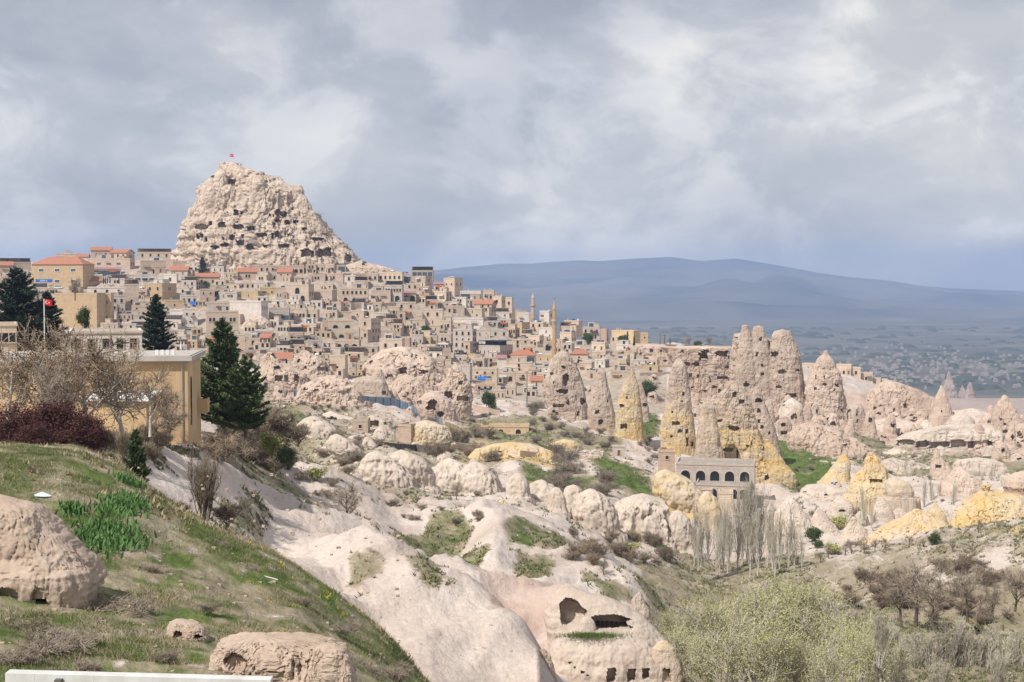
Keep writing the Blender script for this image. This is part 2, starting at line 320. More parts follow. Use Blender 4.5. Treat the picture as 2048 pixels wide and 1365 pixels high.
# where things grow and what the ground is made of, drawn as outlines on the land
PXg, PYg = proj(GX, GD, GZ)
_wp = np.stack([GX.ravel() / np.maximum(GD.ravel(), 60) * 38, np.log(GD.ravel()) * 30, GD.ravel() * 0], 1)
PXw = PXg + 26 * fbm(_wp, 5, 301, 0.6).reshape(GX.shape); PYw = PYg + 11 * fbm(_wp + 40, 5, 302, 0.6).reshape(GX.shape)
def inpoly(poly, d0=0, d1=1e9):
    x, y = PXw, PYw; r = np.zeros(x.shape, bool); n = len(poly)
    for i in range(n):
        x0, y0 = poly[i]; x1, y1 = poly[(i + 1) % n]
        if y0 == y1: continue
        c = ((y0 > y) != (y1 > y)) & (x < (x1 - x0) * (y - y0) / (y1 - y0) + x0); r ^= c
    return r & (GD > d0) & (GD < d1)
gm = np.zeros_like(GZ); ym = np.zeros_like(GZ); pm = np.zeros_like(GZ); em = np.zeros_like(GZ)
def paint(arr, val, poly, d0=0, d1=1e9): arr[inpoly(poly, d0, d1)] = val
FG = [(-400,870),(260,880),(330,960),(450,1062),(540,1095),(660,1172),(760,1265),(830,1330),(860,1500),(850,2400),(-500,2400)]
gm[(GD > 82) & (PYg > 700)] = 0.26
gm[(GD < 82) & (AZ[None, :] < -0.05)] = 0.74
gm[(GD < 82) & (AZ[None, :] >= -0.05)] = 0.55
ALL = 1.0
paint(gm, 0.0, [(270,840),(420,890),(560,945),(720,995),(850,1040),(960,1030),(1090,1038),(1180,1095),(1300,1190),(1340,1300),(1130,1400),(840,1400),(520,1100),(400,1070),(300,960),(230,900)], 82, 230)
paint(gm, 0.45, [(-400,880),(300,880),(360,960),(260,930),(-400,930)], 76, 140)
paint(gm, 0.62, [(300,850),(420,905),(540,955),(640,1010),(665,1052),(604,1030),(522,997),(440,950),(330,900)], 90, 187)
paint(gm, 0.5, [(430,1000),(520,1010),(560,1060),(520,1090),(440,1050)], 82, 140)
paint(gm, 0.72, [(700,1045),(730,1048),(775,1075),(740,1078)], 100, 190)
paint(gm, 0.78, [(770,1055),(830,1060),(870,1045),(930,1040),(945,1062),(925,1095),(905,1118),(975,1122),(970,1140),(940,1160),(905,1150),(850,1118),(800,1090)], 138, 203)
paint(gm, 0.82, [(1010,1085),(1030,1050),(1091,1042),(1135,1068),(1176,1099),(1110,1104),(1050,1102),(1020,1097)], 140, 205)
paint(gm, 0.80, [(1022,1104),(1045,1118),(1085,1115),(1110,1125),(1118,1145),(1108,1160),(1055,1160),(1030,1135)], 140, 205)
paint(gm, 0.72, [(1160,1150),(1215,1162),(1265,1192),(1250,1205),(1190,1190)], 130, 190)
paint(gm, 0.55, [(668,1105),(705,1108),(762,1122),(768,1152),(725,1165),(690,1142)], 84, 120)
paint(gm, 0.66, [(798,1132),(850,1130),(890,1152),(908,1180),(862,1188),(822,1162)], 84, 120)
paint(gm, 0.52, [(540,800),(640,800),(880,850),(1000,900),(1010,990),(900,1000),(760,985),(640,950),(540,900)], 225, 480)
paint(gm, 0.78, [(530,790),(590,820),(640,870),(600,900),(545,850)], 225, 520)
paint(gm, 0.95, [(1040,925),(1160,945),(1205,958),(1160,988),(1060,985)], 225, 420)
paint(gm, 0.95, [(1180,890),(1245,925),(1312,985),(1290,1005),(1215,965)], 225, 430)
paint(gm, 0.68, [(880,830),(1090,830),(1230,880),(1240,905),(1060,915),(950,880)], 380, 560)
paint(gm, 0.98, [(1283,760),(1335,765),(1325,860),(1290,890),(1270,870)], 380, 640)
paint(gm, 0.97, [(1535,870),(1600,900),(1690,925),(1640,985),(1560,975)], 300, 560)
paint(gm, 0.70, [(1630,835),(1720,860),(1810,900),(2100,915),(2100,950),(1800,948),(1690,925)], 380, 600)
paint(gm, 0.52, [(1600,1125),(1750,1088),(1950,1050),(2200,1010),(2200,1100),(1900,1110),(1800,1195),(1620,1200)], 195, 262)
paint(gm, 0.6, [(1280,1130),(1420,1090),(1640,1100),(1640,1500),(1300,1500)], 100, 262)
paint(gm, 0.6, [(1640,1150),(2300,1100),(2300,1600),(1400,1600)], 90, 205)
paint(gm, 0.35, [(1350,690),(1480,690),(1480,720),(1350,715)], 640, 900)
paint(ym, 0.8, [(1240,935),(1330,985),(1440,1040),(1430,1060),(1330,1030),(1250,970)], 250, 420)
paint(ym, 0.75, [(1000,880),(1120,900),(1110,930),(920,920),(900,895)], 330, 470)
paint(ym, 0.7, [(1960,1050),(2300,1020),(2300,1090),(2010,1080)], 190, 275)
paint(ym, 0.5, [(1480,880),(1600,930),(1580,975),(1480,960)], 320, 480)
paint(pm, 0.9, [(490,760),(560,785),(620,800),(640,830),(600,840),(530,790)], 380, 620)
paint(pm, 0.8, [(1540,780),(2300,780),(2300,960),(1760,930),(1560,870)], 430, 900)
paint(pm, 0.6, [(740,960),(860,1000),(800,1020),(760,990)], 180, 300)
paint(pm, 0.55, [(930,1150),(1130,1150),(1130,1300),(1050,1300)], 100, 140)
em[(GD > 560) & (GD < 960) & (AZ[None, :] < 0.11)] = 1.0
gm[(GD > 560) & (GD < 1000) & (AZ[None, :] < 0.11)] = 0.16
gm[GD > 1050] = 0.55
gm = gauss(gm, 4) + np.where(GD < 84, 0.30, 0.16) * fbm(_wp * 2.2 + 9, 4, 303, 0.6).reshape(gm.shape) * (gauss(gm, 10) > 0.12)
gm, ym, pm, em = gauss(gm, 1), gauss(ym, 6), gauss(pm, 8), gauss(em, 8)
Pw = np.stack([GX.ravel(), GD.ravel(), np.zeros(GX.size)], 1)
near = np.clip((GD - 25) / 60, 0.0, 1).ravel()
amp = np.interp(GD.ravel(), [12, 40, 80, 140, 300, 600, 1200], [0.10, 0.14, 0.20, 0.28, 0.75, 1.4, 2.5])
bare = 1 - 0.75 * np.clip((0.45 - gm.ravel()) / 0.35, 0, 1) * (GD.ravel() < 230)
nz = fbm(Pw / np.interp(GD.ravel(), [12, 100, 400, 1000], [2.2, 5.0, 14.0, 26.0])[:, None], 5, 3, 0.55)
GZ = GZ + (nz * amp * bare).reshape(GZ.shape)
# shallow runnels washed into the bare tuff of the domes
run = fbm(np.stack([Pw[:, 0] / 6.0 + Pw[:, 1] / 40, Pw[:, 1] / 30.0, Pw[:, 2]], 1), 3, 91)
GZ = GZ + ((-0.35 * np.abs(run)) * (1 - bare) / 0.75).reshape(GZ.shape)
fine = fbm(Pw / 1.3, 4, 401, 0.6) * np.clip((95 - GD.ravel()) / 20, 0, 1); GZ = GZ + (0.13 * fine).reshape(GZ.shape)
bad = np.clip((GD - 230) / 120, 0, 1) * np.clip((1300 - GD) / 300, 0, 1) * (1 - 0.6 * em)
rdg = 1 - np.abs(fbm(Pw / np.array([11.0, 15.0, 1.0]), 4, 61, 0.55)) * 1.6
GZ = GZ + 1.5 * bad * (rdg.reshape(GZ.shape) - 0.5)
def crest(pts, hgt, wid, d0, d1):
    """a sharp spine (or, with a negative height, a gully) along a line over the land"""
    global GZ
    P = []
    for (x, y) in pts:
        u = (x - 1024.0) / F; v = (682.5 - y) / F; dy = CT + v * ST; a = u / dy; e_ = (-ST + v * CT) / dy
        D = np.exp(np.linspace(math.log(d0), math.log(d1), 300)); c = np.clip(np.searchsorted(AZ, a), 1, NC - 1); r = np.clip(np.searchsorted(LD, np.log(D)), 0, NR - 1)
        g = GZ[r, c] / D; ok = g >= e_; k = int(np.argmax(ok)) if ok.any() else int(np.argmin(np.abs(g - e_))); P.append((a * D[k], D[k]))
    best = np.full(GZ.shape, 1e9)
    for (ax_, ay_), (bx_, by_) in zip(P, P[1:]):
        vx, vy = bx_ - ax_, by_ - ay_; L2 = vx * vx + vy * vy + 1e-9; t_ = np.clip(((GX - ax_) * vx + (GD - ay_) * vy) / L2, 0, 1)
        best = np.minimum(best, np.hypot(GX - ax_ - t_ * vx, GD - ay_ - t_ * vy))
    best = best + 0.5 * nz.reshape(GZ.shape)
    GZ = GZ + hgt * np.clip(1 - np.abs(best) / wid, 0, 1) ** 1.4
crest([(430,962),(522,1000),(604,1032),(664,1054),(718,1062),(760,1079),(842,1120),(927,1166)], 2.2, 6, 120, 165)
crest([(330,870),(400,898),(480,930),(560,957),(670,993),(762,1014),(850,1042)], 2.2, 8, 165, 215)
crest([(960,1034),(985,1065),(1000,1100),(985,1140)], 2.6, 10, 140, 215)
crest([(1090,1045),(1060,1090),(1030,1140)], -1.2, 6, 140, 215)
crest([(900,1050),(880,1080),(850,1115)], -1.5, 7, 140, 215)
crest([(620,1094),(700,1150),(770,1220),(820,1300)], -1.5, 7, 84, 120)
crest([(720,1092),(820,1160),(900,1230),(960,1310)], 1.8, 9, 84, 120)
crest([(860,1140),(930,1210),(990,1290),(1030,1360)], -1.3, 6, 84, 120)
crest([(1110,1102),(1180,1130),(1240,1160),(1300,1200)], 1.2, 8, 140, 200)
crest([(1000,1160),(1040,1220),(1070,1290)], -0.8, 5, 105, 140)
crest([(560,930),(640,965),(720,985),(800,1000)], 2.6, 10, 215, 270)
crest([(600,890),(700,940),(800,975)], -3.2, 11, 225, 320)
crest([(640,860),(740,905),(850,950)], 3.2, 12, 270, 380)
crest([(560,850),(650,900),(740,950)], 3.0, 11, 240, 380)
dg_ = fbm(np.stack([(Pw[:, 0] * 0.8 - Pw[:, 1] * 0.6) / 7.0, (Pw[:, 0] * 0.6 + Pw[:, 1] * 0.8) / 26.0, Pw[:, 2]], 1), 4, 71, 0.55)
GZ = GZ + (0.95 * (0.5 - np.abs(dg_) * 1.7) * np.clip((Pw[:, 1] - 84) / 20, 0, 1) * np.clip((300 - Pw[:, 1]) / 60, 0, 1)).reshape(GZ.shape)
dg2 = fbm(np.stack([(Pw[:, 0] * 0.85 - Pw[:, 1] * 0.5) / 2.4, (Pw[:, 0] * 0.5 + Pw[:, 1] * 0.85) / 12.0, Pw[:, 2]], 1), 4, 73, 0.6)
GZ = GZ + (0.34 * (0.45 - np.abs(dg2) * 1.8) * np.clip((Pw[:, 1] - 84) / 20, 0, 1) * np.clip((330 - Pw[:, 1]) / 80, 0, 1) * np.clip(1.25 - gm.ravel(), .2, 1)).reshape(GZ.shape)
# terraces that step the village hillside
tz = 6.0; q = GZ / tz; st = (np.floor(q) + np.clip((q - np.floor(q) - 0.35) / 0.3, 0, 1)) * tz
GZ = GZ * (1 - 0.55 * em) + st * 0.55 * em

def ground(x, y):
    """height of the land at x, y"""
    a = min(max(x / y, AZ[0]), AZ[-1]); l = min(max(math.log(y), LD[0]), LD[-1])
    fc = (a - AZ[0]) / (AZ[1] - AZ[0]); fr = (l - LD[0]) / (LD[1] - LD[0])
    c = min(int(fc), NC - 2); r = min(int(fr), NR - 2); fc -= c; fr -= r
    return (GZ[r, c] * (1 - fc) + GZ[r, c + 1] * fc) * (1 - fr) + (GZ[r + 1, c] * (1 - fc) + GZ[r + 1, c + 1] * fc) * fr
def ground_v(x, y, arr=None):
    arr = GZ if arr is None else arr
    fc = np.clip((x / y - AZ[0]) / (AZ[1] - AZ[0]), 0, NC - 1.001); fr = np.clip((np.log(y) - LD[0]) / (LD[1] - LD[0]), 0, NR - 1.001)
    c = fc.astype(int); r = fr.astype(int); fc = fc - c; fr = fr - r
    return (arr[r, c] * (1 - fc) + arr[r, c + 1] * fc) * (1 - fr) + (arr[r + 1, c] * (1 - fc) + arr[r + 1, c + 1] * fc) * fr
def hit(px, py, d0=20, d1=1000):
    """distance at which the land shows at photo pixel px, py (nearest crossing)"""
    u = (px - 1024.0) / F; v = (682.5 - py) / F; dy = CT + v * ST
    a = u / dy; e = (-ST + v * CT) / dy
    D = np.exp(np.linspace(math.log(d0), math.log(d1), 700)); g = ground_v(a * D, D) / D
    above = g >= e
    if above[0] or not above.any(): return float(D[int(np.argmin(np.abs(g - e)))])
    return float(D[int(np.argmax(above))])

def ground_material():
    m, t, b = newmat('land'); L = t.links.new; nn = t.nodes.new
    b.inputs['Roughness'].default_value = 0.97; b.inputs['Specular IOR Level'].default_value = 0.08
    tcn = nn('ShaderNodeTexCoord')
    def noise(sc, det=6, rg=0.6):
        z = nn('ShaderNodeTexNoise'); z.inputs['Scale'].default_value = sc; z.inputs['Detail'].default_value = det; z.inputs['Roughness'].default_value = rg
        L(tcn.outputs['Object'], z.inputs['Vector']); return z.outputs['Fac']
    def ramp(fac, *stops):
        r = nn('ShaderNodeValToRGB'); e = r.color_ramp.elements
        e[0].position = stops[0][0]; e[0].color = (*stops[0][1], 1); e[1].position = stops[-1][0]; e[1].color = (*stops[-1][1], 1)
        for p, c in stops[1:-1]: x = e.new(p); x.color = (*c, 1)
        L(fac, r.inputs['Fac']); return r.outputs[0]
    def mixc(f, a, c, mode='MIX'):
        x = nn('ShaderNodeMixRGB'); x.blend_type = mode
        if isinstance(f, float): x.inputs[0].default_value = f
        else: L(f, x.inputs[0])
        L(a, x.inputs[1]); L(c, x.inputs[2]); return x.outputs[0]
    def att(n):
        a = nn('ShaderNodeAttribute'); a.attribute_name = n; return a.outputs['Fac']
    def edge(f, nz, amp, lo, hi):
        a = nn('ShaderNodeMath'); a.operation = 'MULTIPLY_ADD'; L(nz, a.inputs[0]); a.inputs[1].default_value = amp; a.inputs[2].default_value = -amp / 2
        s = nn('ShaderNodeMath'); s.operation = 'ADD'; L(f, s.inputs[0]); L(a.outputs[0], s.inputs[1])
        r = nn('ShaderNodeMapRange'); r.interpolation_type = 'SMOOTHSTEP'; r.inputs['From Min'].default_value = lo; r.inputs['From Max'].default_value = hi; L(s.outputs[0], r.inputs['Value']); return r.outputs[0]
    tuff = ramp(noise(0.07, 7), (0.33, (0.47, 0.385, 0.33)), (0.5, (0.565, 0.485, 0.43)), (0.68, (0.63, 0.56, 0.505)))
    tuff = mixc(0.5, tuff, ramp(noise(2.6, 5, 0.7), (0.36, (0.74, 0.715, 0.70)), (0.64, (1.07, 1.07, 1.06))), 'MULTIPLY')
    pk = ramp(noise(0.11), (0.35, (0.44, 0.315, 0.255)), (0.65, (0.53, 0.405, 0.345))); tuff = mixc(edge(att('pm'), noise(0.2), 0.7, 0.3, 0.7), tuff, pk)
    yl = ramp(noise(0.16), (0.36, (0.56, 0.46, 0.29)), (0.62, (0.58, 0.40, 0.16))); tuff = mixc(edge(att('ym'), noise(0.3), 0.9, 0.3, 0.6), tuff, yl)
    ea = ramp(noise(0.35), (0.35, (0.27, 0.22, 0.17)), (0.5, (0.38, 0.32, 0.26)), (0.66, (0.45, 0.39, 0.33))); tuff = mixc(edge(att('em'), noise(0.1), 0.5, 0.3, 0.7), tuff, ea)
    dry = ramp(noise(0.9), (0.35, (0.18, 0.155, 0.095)), (0.65, (0.34, 0.29, 0.205)))
    grn = ramp(noise(0.6), (0.36, (0.06, 0.095, 0.022)), (0.64, (0.13, 0.17, 0.05)))
    gfac = att('gm')
    veg = mixc(edge(gfac, noise(0.22), 0.8, 0.66, 0.95), dry, grn)
    soil = ramp(noise(1.7), (0.4, (0.20, 0.155, 0.11)), (0.6, (0.34, 0.265, 0.20)))
    veg = mixc(edge(gfac, noise(0.8, 4), 1.1, 0.25, 0.42), soil, veg)
    col = mixc(edge(gfac, noise(0.9, 8, 0.75), 1.5, 0.28, 0.62), tuff, veg)
    L(col, b.inputs['Base Color'])
    bm = nn('ShaderNodeBump'); bm.inputs['Strength'].default_value = 1.0; bm.inputs['Distance'].default_value = 0.10; L(noise(2.2, 8, 0.65), bm.inputs['Height'])
    b2 = nn('ShaderNodeBump'); b2.inputs['Strength'].default_value = 1.0; b2.inputs['Distance'].default_value = 0.6; L(noise(0.25, 6, 0.6), b2.inputs['Height']); L(b2.outputs[0], bm.inputs['Normal'])
    L(bm.outputs[0], b.inputs['Normal'])
    return m
M['land'] = ground_material()
idx = np.arange(NR * NC).reshape(NR, NC)
Q = np.stack([idx[:-1, :-1], idx[:-1, 1:], idx[1:, 1:], idx[1:, :-1]], -1).reshape(-1, 4)
me = mesh_np('terrain', np.stack([GX, GD, GZ], -1).reshape(-1, 3), Q, True, [M['land']])
for nme, arr in (('gm', gm), ('ym', ym), ('pm', pm), ('em', em)): set_attr(me, nme, arr.ravel())
obj('terrain', me, kind='structure')
# ------------------------------------------------------------------ far plain, mountains, distant town
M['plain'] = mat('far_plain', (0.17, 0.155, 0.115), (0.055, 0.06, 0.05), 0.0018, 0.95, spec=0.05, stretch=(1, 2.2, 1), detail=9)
M['mount'] = mat('far_mountain', (0.20, 0.175, 0.135), (0.03, 0.035, 0.032), 0.0007, 0.95, spec=0.05, detail=9)  # noise tone: pale fields, and cloud shadow painted into the colour as dark patches
ZP = -235.0
nx, ny = 160, 130
ax = np.linspace(-0.55, 0.62, nx); dy_ = np.exp(np.linspace(math.log(1500), math.log(8600), ny))
D2 = dy_[:, None] * np.ones((1, nx)); X2 = D2 * ax[None, :]
Z2 = ZP - 15 * np.clip((2600 - D2) / 1100, 0, 1) + 22 * fbm(np.stack([X2.ravel() / 900, D2.ravel() / 900, D2.ravel() * 0], 1), 4, 21).reshape(D2.shape) * np.clip((D2 - 1800) / 1500, 0.15, 1) * np.clip((7400 - D2) / 1500, 0, 1)
ix = np.arange(nx * ny).reshape(ny, nx)
Qp = np.stack([ix[:-1, :-1], ix[:-1, 1:], ix[1:, 1:], ix[1:, :-1]], -1).reshape(-1, 4)
obj('plain', mesh_np('plain', np.stack([X2, D2, Z2], -1).reshape(-1, 3), Qp, True, [M['plain']]), kind='structure')
def plain_z(x, y): return float(ZP - 15 * np.clip((2600 - y) / 1100, 0, 1) + 22 * fbm(np.array([[x / 900, y / 900, 0.0]]), 4, 21)[0] * np.clip((y - 1800) / 1500, 0.15, 1) * np.clip((7400 - y) / 1500, 0, 1))
CR = [(-900, 610), (0, 590), (500, 566), (780, 552), (870, 541), (930, 533), (1000, 527), (1060, 527), (1110, 523), (1160, 521), (1200, 523), (1250, 519), (1340, 513), (1400, 521), (1470, 517), (1520, 524), (1560, 531), (1640, 546), (1700, 554), (1780, 562), (1840, 572), (1900, 577), (2048, 583), (2300, 596), (2900, 610)]
nx, ny = 300, 90
ax = np.linspace(-0.55, 0.62, nx); t = np.linspace(0, 1, ny)
crp = [W(q[0], q[1], 14500) for q in CR]
cz = np.interp(ax, [p.x / p.y for p in crp], [p.z for p in crp])
dm = 7300 + t[:, None] * 7650 + 0 * ax[None, :]
xm = dm * ax[None, :]
base = ZP - 6
tt = np.clip((dm - 7300) / 7200, 0, 1)
prof = 0.55 * tt ** 1.25 + 0.45 * (tt * tt * (3 - 2 * tt))
back = np.clip((dm - 14500) / 450, 0, 1)
zm = base + (cz[None, :] - base) * prof - 90 * back ** 1.3
pn = np.stack([xm.ravel(), dm.ravel(), np.zeros(xm.size)], 1)
rid = (1 - np.abs(fbm(pn / np.array([1500, 2600, 1]), 5, 5))).reshape(zm.shape)
zm = zm + (rid - 0.75) * 190 * np.clip(tt * 2.2, 0, 1) * np.clip((1 - tt) * 2.8, 0.06, 1)
ix = np.arange(nx * ny).reshape(ny, nx)
Qm = np.stack([ix[:-1, :-1], ix[:-1, 1:], ix[1:, 1:], ix[1:, :-1]], -1).reshape(-1, 4)
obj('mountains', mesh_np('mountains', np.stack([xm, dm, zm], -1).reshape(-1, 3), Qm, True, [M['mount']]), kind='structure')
# pale bench of eroded land below the village on the right
M['bench'] = rockmat('bench_tuff', (0.42, 0.345, 0.31), (0.33, 0.27, 0.24), YE, YE2, 0.02, 1.5, 0.08, 0.35)
bx = np.linspace(1500, 2700, 150); rows = []
for j, (py, d) in enumerate([(860, 1050), (842, 1180), (822, 1290), (804, 1360), (797, 1385), (797, 1700), (815, 1950)]):
    rows.append([W(p, py + (6 * math.sin(p * 0.021 + 1) + 5 * math.sin(p * 0.05) if j < 3 else 0) + max(0, (1800 - p)) * 0.11, d) for p in bx])
V = np.array([[tuple(v) for v in r] for r in rows]); nb = len(bx)
ix = np.arange(V.shape[0] * nb).reshape(V.shape[0], nb)
Qb = np.stack([ix[:-1, :-1], ix[:-1, 1:], ix[1:, 1:], ix[1:, :-1]], -1).reshape(-1, 4)
bme = mesh_np('bench_hill', V.reshape(-1, 3), Qb, True, [M['bench']]); obj('bench_hill', bme, kind='structure')
# the distant town: thousands of houses no one could count
rng = random.Random(5); hv, hf, hm = [], [], []
M['town_wall'] = mat('town_wall', (0.36, 0.34, 0.32), (0.24, 0.22, 0.20), 0.01, 0.9)
M['town_roof'] = mat('town_roof', (0.30, 0.20, 0.17), (0.24, 0.22, 0.20), 0.01, 0.9)
M['grove'] = mat('grove_leaves', (0.07, 0.078, 0.05), (0.045, 0.055, 0.035), 0.02, 0.95)
tb = MB(); gb = MB()
for _ in range(520):
    px = rng.choice([rng.uniform(1500, 2300), rng.gauss(1950, 170), rng.gauss(1760, 110)])
    py = rng.choice([rng.uniform(690, 778), rng.gauss(728, 16), rng.gauss(752, 12)])
    d = 235 * F / max(60, py - HOR)
    x = W(px, py, d).x; z = plain_z(x, d)
    s = rng.uniform(4, 8); hgt = rng.uniform(3, 7); dx = rng.uniform(4, 11)
    tb.box(x - dx / 2, d, z - 3, x + dx / 2, d + s, z + hgt, 0)
    tb.add([(x - dx / 2 - .4, d - .4, z + hgt), (x + dx / 2 + .4, d - .4, z + hgt), (x + dx / 2 + .4, d + s + .4, z + hgt), (x - dx / 2 - .4, d + s + .4, z + hgt), (x - dx / 5, d + s / 2, z + hgt + 2), (x + dx / 5, d + s / 2, z + hgt + 2)],
           [(0, 1, 5, 4), (1, 2, 5), (2, 3, 4, 5), (3, 0, 4)], 1)
tb.build('distant_town', [M['town_wall'], M['town_roof']], label='far-off town of pale houses spread over the blue plain', category='town', kind='stuff')
for _ in range(500):
    px = rng.uniform(1250, 2300); py = rng.uniform(655, 785); d = 235 * F / max(60, py - HOR)
    x = W(px, py, d).x; z = plain_z(x, d); r = rng.uniform(3, 9) * (1 + d / 9000); k = rng.uniform(1, 4)
    gb.add([(x - r * k, d, z - 1), (x, d - r, z - 1), (x + r * k, d, z - 1), (x, d + r, z - 1), (x - r * .6, d, z + r * .9), (x + r * k * .5, d, z + r * .8)], [(0, 1, 4), (1, 2, 5), (1, 5, 4), (2, 3, 5), (3, 0, 4), (3, 4, 5)])
gb.build('distant_groves', M['grove'], label='dark groves and hedges scattered over the far plain', category='trees', kind='stuff')
# ------------------------------------------------------------------ rocks and fairy chimneys
def rock(name, label, outline, d=None, thick=0.85, caves=(), mat='tuff', seed=1, amp=0.05, flute=0.5, crag=0.0, yel=None, res=2.0, parent=None, cat='rock', dr=(300, 700), deep=6.0, sq=0.8, freq=3.0, lean=0.0, group=None, cave_name='cave_opening', cave_depth=None, ledge=0.07, crack=0.7, flat=True, flarek=0.10, tipk=0.2):
    """outline: (py, left px, right px) from the top down"""
    ys = np.array([o[0] for o in outline], float); xl = np.array([o[1] for o in outline], float); xr = np.array([o[2] for o in outline], float)
    if d is None: d = hit((xl[-1] + xr[-1]) / 2, ys[-1], *dr) + 0.35 * (xr[-1] - xl[-1]) * 400 / F
    res = res * 1.18; s = d / F; wpx = (xr - xl).max(); hpx = ys[-1] - ys[0]
    nr_ = max(14, int(hpx / res)); nf = max(20, int(wpx * 1.45 / res)); nbk = max(8, nf // 5)
    yy = np.linspace(ys[0], ys[-1], nr_); k = max(1, nr_ // 40)
    L_ = smooth1(np.interp(yy, ys, xl), k); R_ = smooth1(np.interp(yy, ys, xr), k)
    yy = np.concatenate([yy, [ys[-1] + deep / s]]); L_ = np.append(L_, L_[-1] - 0.15 * deep / s); R_ = np.append(R_, R_[-1] + 0.15 * deep / s)
    flare = np.clip((yy - (ys[-1] - 0.16 * hpx)) / (0.16 * hpx), 0, 1) ** 2 * flarek * wpx; L_ = L_ - flare; R_ = R_ + flare
    jr_ = np.stack([np.arange(len(yy)) * 0.22, np.full(len(yy), seed * 3.1), np.zeros(len(yy))], 1); jag_ = (0.006 + crag * 0.35) * wpx
    L_ = L_ + jag_ * fbm(jr_, 3, seed + 31, .6); R_ = R_ + jag_ * fbm(jr_ + 50, 3, seed + 32, .6)
    ph = np.concatenate([np.linspace(math.pi, 2 * math.pi, nf, endpoint=False), np.linspace(0, math.pi, nbk, endpoint=False)])
    PT = np.zeros((len(yy), len(ph), 3)); wm = wpx * s
    for r in range(len(yy)):
        a = max(0.5, (R_[r] - L_[r]) / 2) * s; c = W((L_[r] + R_[r]) / 2, yy[r], d)
        cx = np.sign(np.cos(ph)) * np.abs(np.cos(ph)) ** sq; cyv = np.sign(np.sin(ph)) * np.abs(np.sin(ph)) ** sq
        b = min(thick * a, thick * wm * 0.5)
        PT[r, :, 0] = c.x + a * cx; PT[r, :, 1] = d + b * cyv + lean * (r / len(yy)); PT[r, :, 2] = c.z
    P = PT.reshape(-1, 3); nrm = np.stack([np.tile(np.cos(ph), len(yy)), np.tile(np.sin(ph), len(yy)), np.zeros(len(P))], 1)
    f = freq / wm; o = np.array([seed * 3.7, seed * 1.3, seed * 7.1])
    n1 = fbm(P * f + o, 5, seed, 0.55)
    q = P * np.array([f * 2.2, f * 2.2, f * 0.5]) + o; n2 = -np.abs(fbm(q, 4, seed + 50, 0.55))
    n3 = 1 - np.abs(fbm(P * f * np.array([4.5, 4.5, 2.6]) + o, 4, seed + 70, 0.6)) * 1.7
    disp = amp * wm * (n1 + flute * (n2 + 0.25) * 1.5 + 0.28 * (n3 - 0.5))
    zl = P[:, 2] / (wm * 0.16) + 0.6 * fbm(P * f * 1.5 + o, 2, seed + 12); saw = zl - np.floor(zl)
    disp = disp + ledge * amp * wm * (0.5 - saw)                      # beds that weather back under a lip
    cr_ = np.abs(fbm(P * np.array([f * 3.2, f * 3.2, f * 0.7]) + o + 9, 3, seed + 77, .5)); disp = disp - crack * amp * wm * np.clip(1 - cr_ / 0.10, 0, 1)
    if crag:
        f1, f2 = worley(P * f * np.array([2.0, 2.0, 1.5]) + o, seed); g1, g2 = worley(P * f * 5.0 + o, seed + 9)
        disp = disp + crag * wm * (np.clip(f2 - f1, 0, 0.35) * 1.1 + 0.3 * np.clip(g2 - g1, 0, 0.4) + 0.45 * np.abs(fbm(P * f * 7 + o, 3, seed + 4)) - 0.3)
    disp = disp - disp.mean()
    taper = np.repeat(np.clip(np.arange(len(yy)) / (0.10 * nr_) + 0.25, 0, 1), len(ph))
    P = P + nrm * (disp * taper)[:, None]
    P[:, 2] += (amp * wm * 0.5 * fbm(P * f * 2 + o + 5, 3, seed + 8)) * np.repeat(np.clip((np.arange(len(yy)) < nr_) * 1.0, 0, 1), len(ph))
    nph = len(ph); ii = np.arange(len(yy) * nph).reshape(len(yy), nph); j2 = np.roll(ii, -1, 1)
    Qr = np.stack([ii[:-1], ii[1:], j2[1:], j2[:-1]], -1).reshape(-1, 4)
    tip = P[:nph].mean(0) + np.array([0, 0, min(0.9, tipk * (P[:nph, 0].max() - P[:nph, 0].min()))])
    V = np.vstack([P, tip]); tris = np.stack([np.full(nph, len(P)), ii[0], j2[0]], 1)
    # openings: drop the faces, then line each hole with a hollow cut back into the stone
    cen = V[Qr].mean(1); cpx, cpy = proj(cen[:, 0], cen[:, 1], cen[:, 2])
    front = np.tile(np.arange(nph) < nf, len(yy) - 1); owner = np.full(len(Qr), -1)
    for ci, cv in enumerate(caves):
        x, y, w, hh = cv[:4]; kd = cv[4] if len(cv) > 4 else 'a'
        dx = (cpx - x) / (w / 2); dyv = (cpy - y) / (hh / 2); rag = 0.26 if kd != 'r' else 0.10
        nb_ = np.where((np.abs(dx) < 1.8) & (np.abs(dyv) < 1.8))[0]
        if len(nb_):
            qn = np.stack([dx[nb_] * 1.3, dyv[nb_] * 1.3, np.full(len(nb_), seed * 1.7 + ci)], 1); dx[nb_] += rag * fbm(qn, 2, seed + 201, .4); dyv[nb_] += rag * fbm(qn + 31, 2, seed + 202, .4)
        if kd == 'o': ins = dx ** 2 + dyv ** 2 < 1.05
        elif kd == 'a': ins = (np.abs(dx) < 1) & (dyv < 1) & ((dyv > -0.1) | (dx ** 2 + (dyv + 0.1) ** 2 / 0.81 < 1))
        else: ins = (np.abs(dx) < 1) & (np.abs(dyv) < 1)
        owner[ins & front & (owner < 0)] = ci
    keep = Qr[owner < 0]
    mt = M[mat]
    me = mesh_np(name, V, [keep, tris], not flat, [mt])
    zz = V[:, 2]; zt, zb = zz.max(), W(1024, ys[-1], d).z; hfrac = np.clip((zt - zz) / max(0.1, zt - zb), 0, 1.2)
    yv = np.interp(hfrac, [p[0] for p in yel], [p[1] for p in yel]) if yel else np.zeros(len(V))
    set_attr(me, 'yel', yv)
    props = {} if parent is not None else dict(label=label, category=cat)
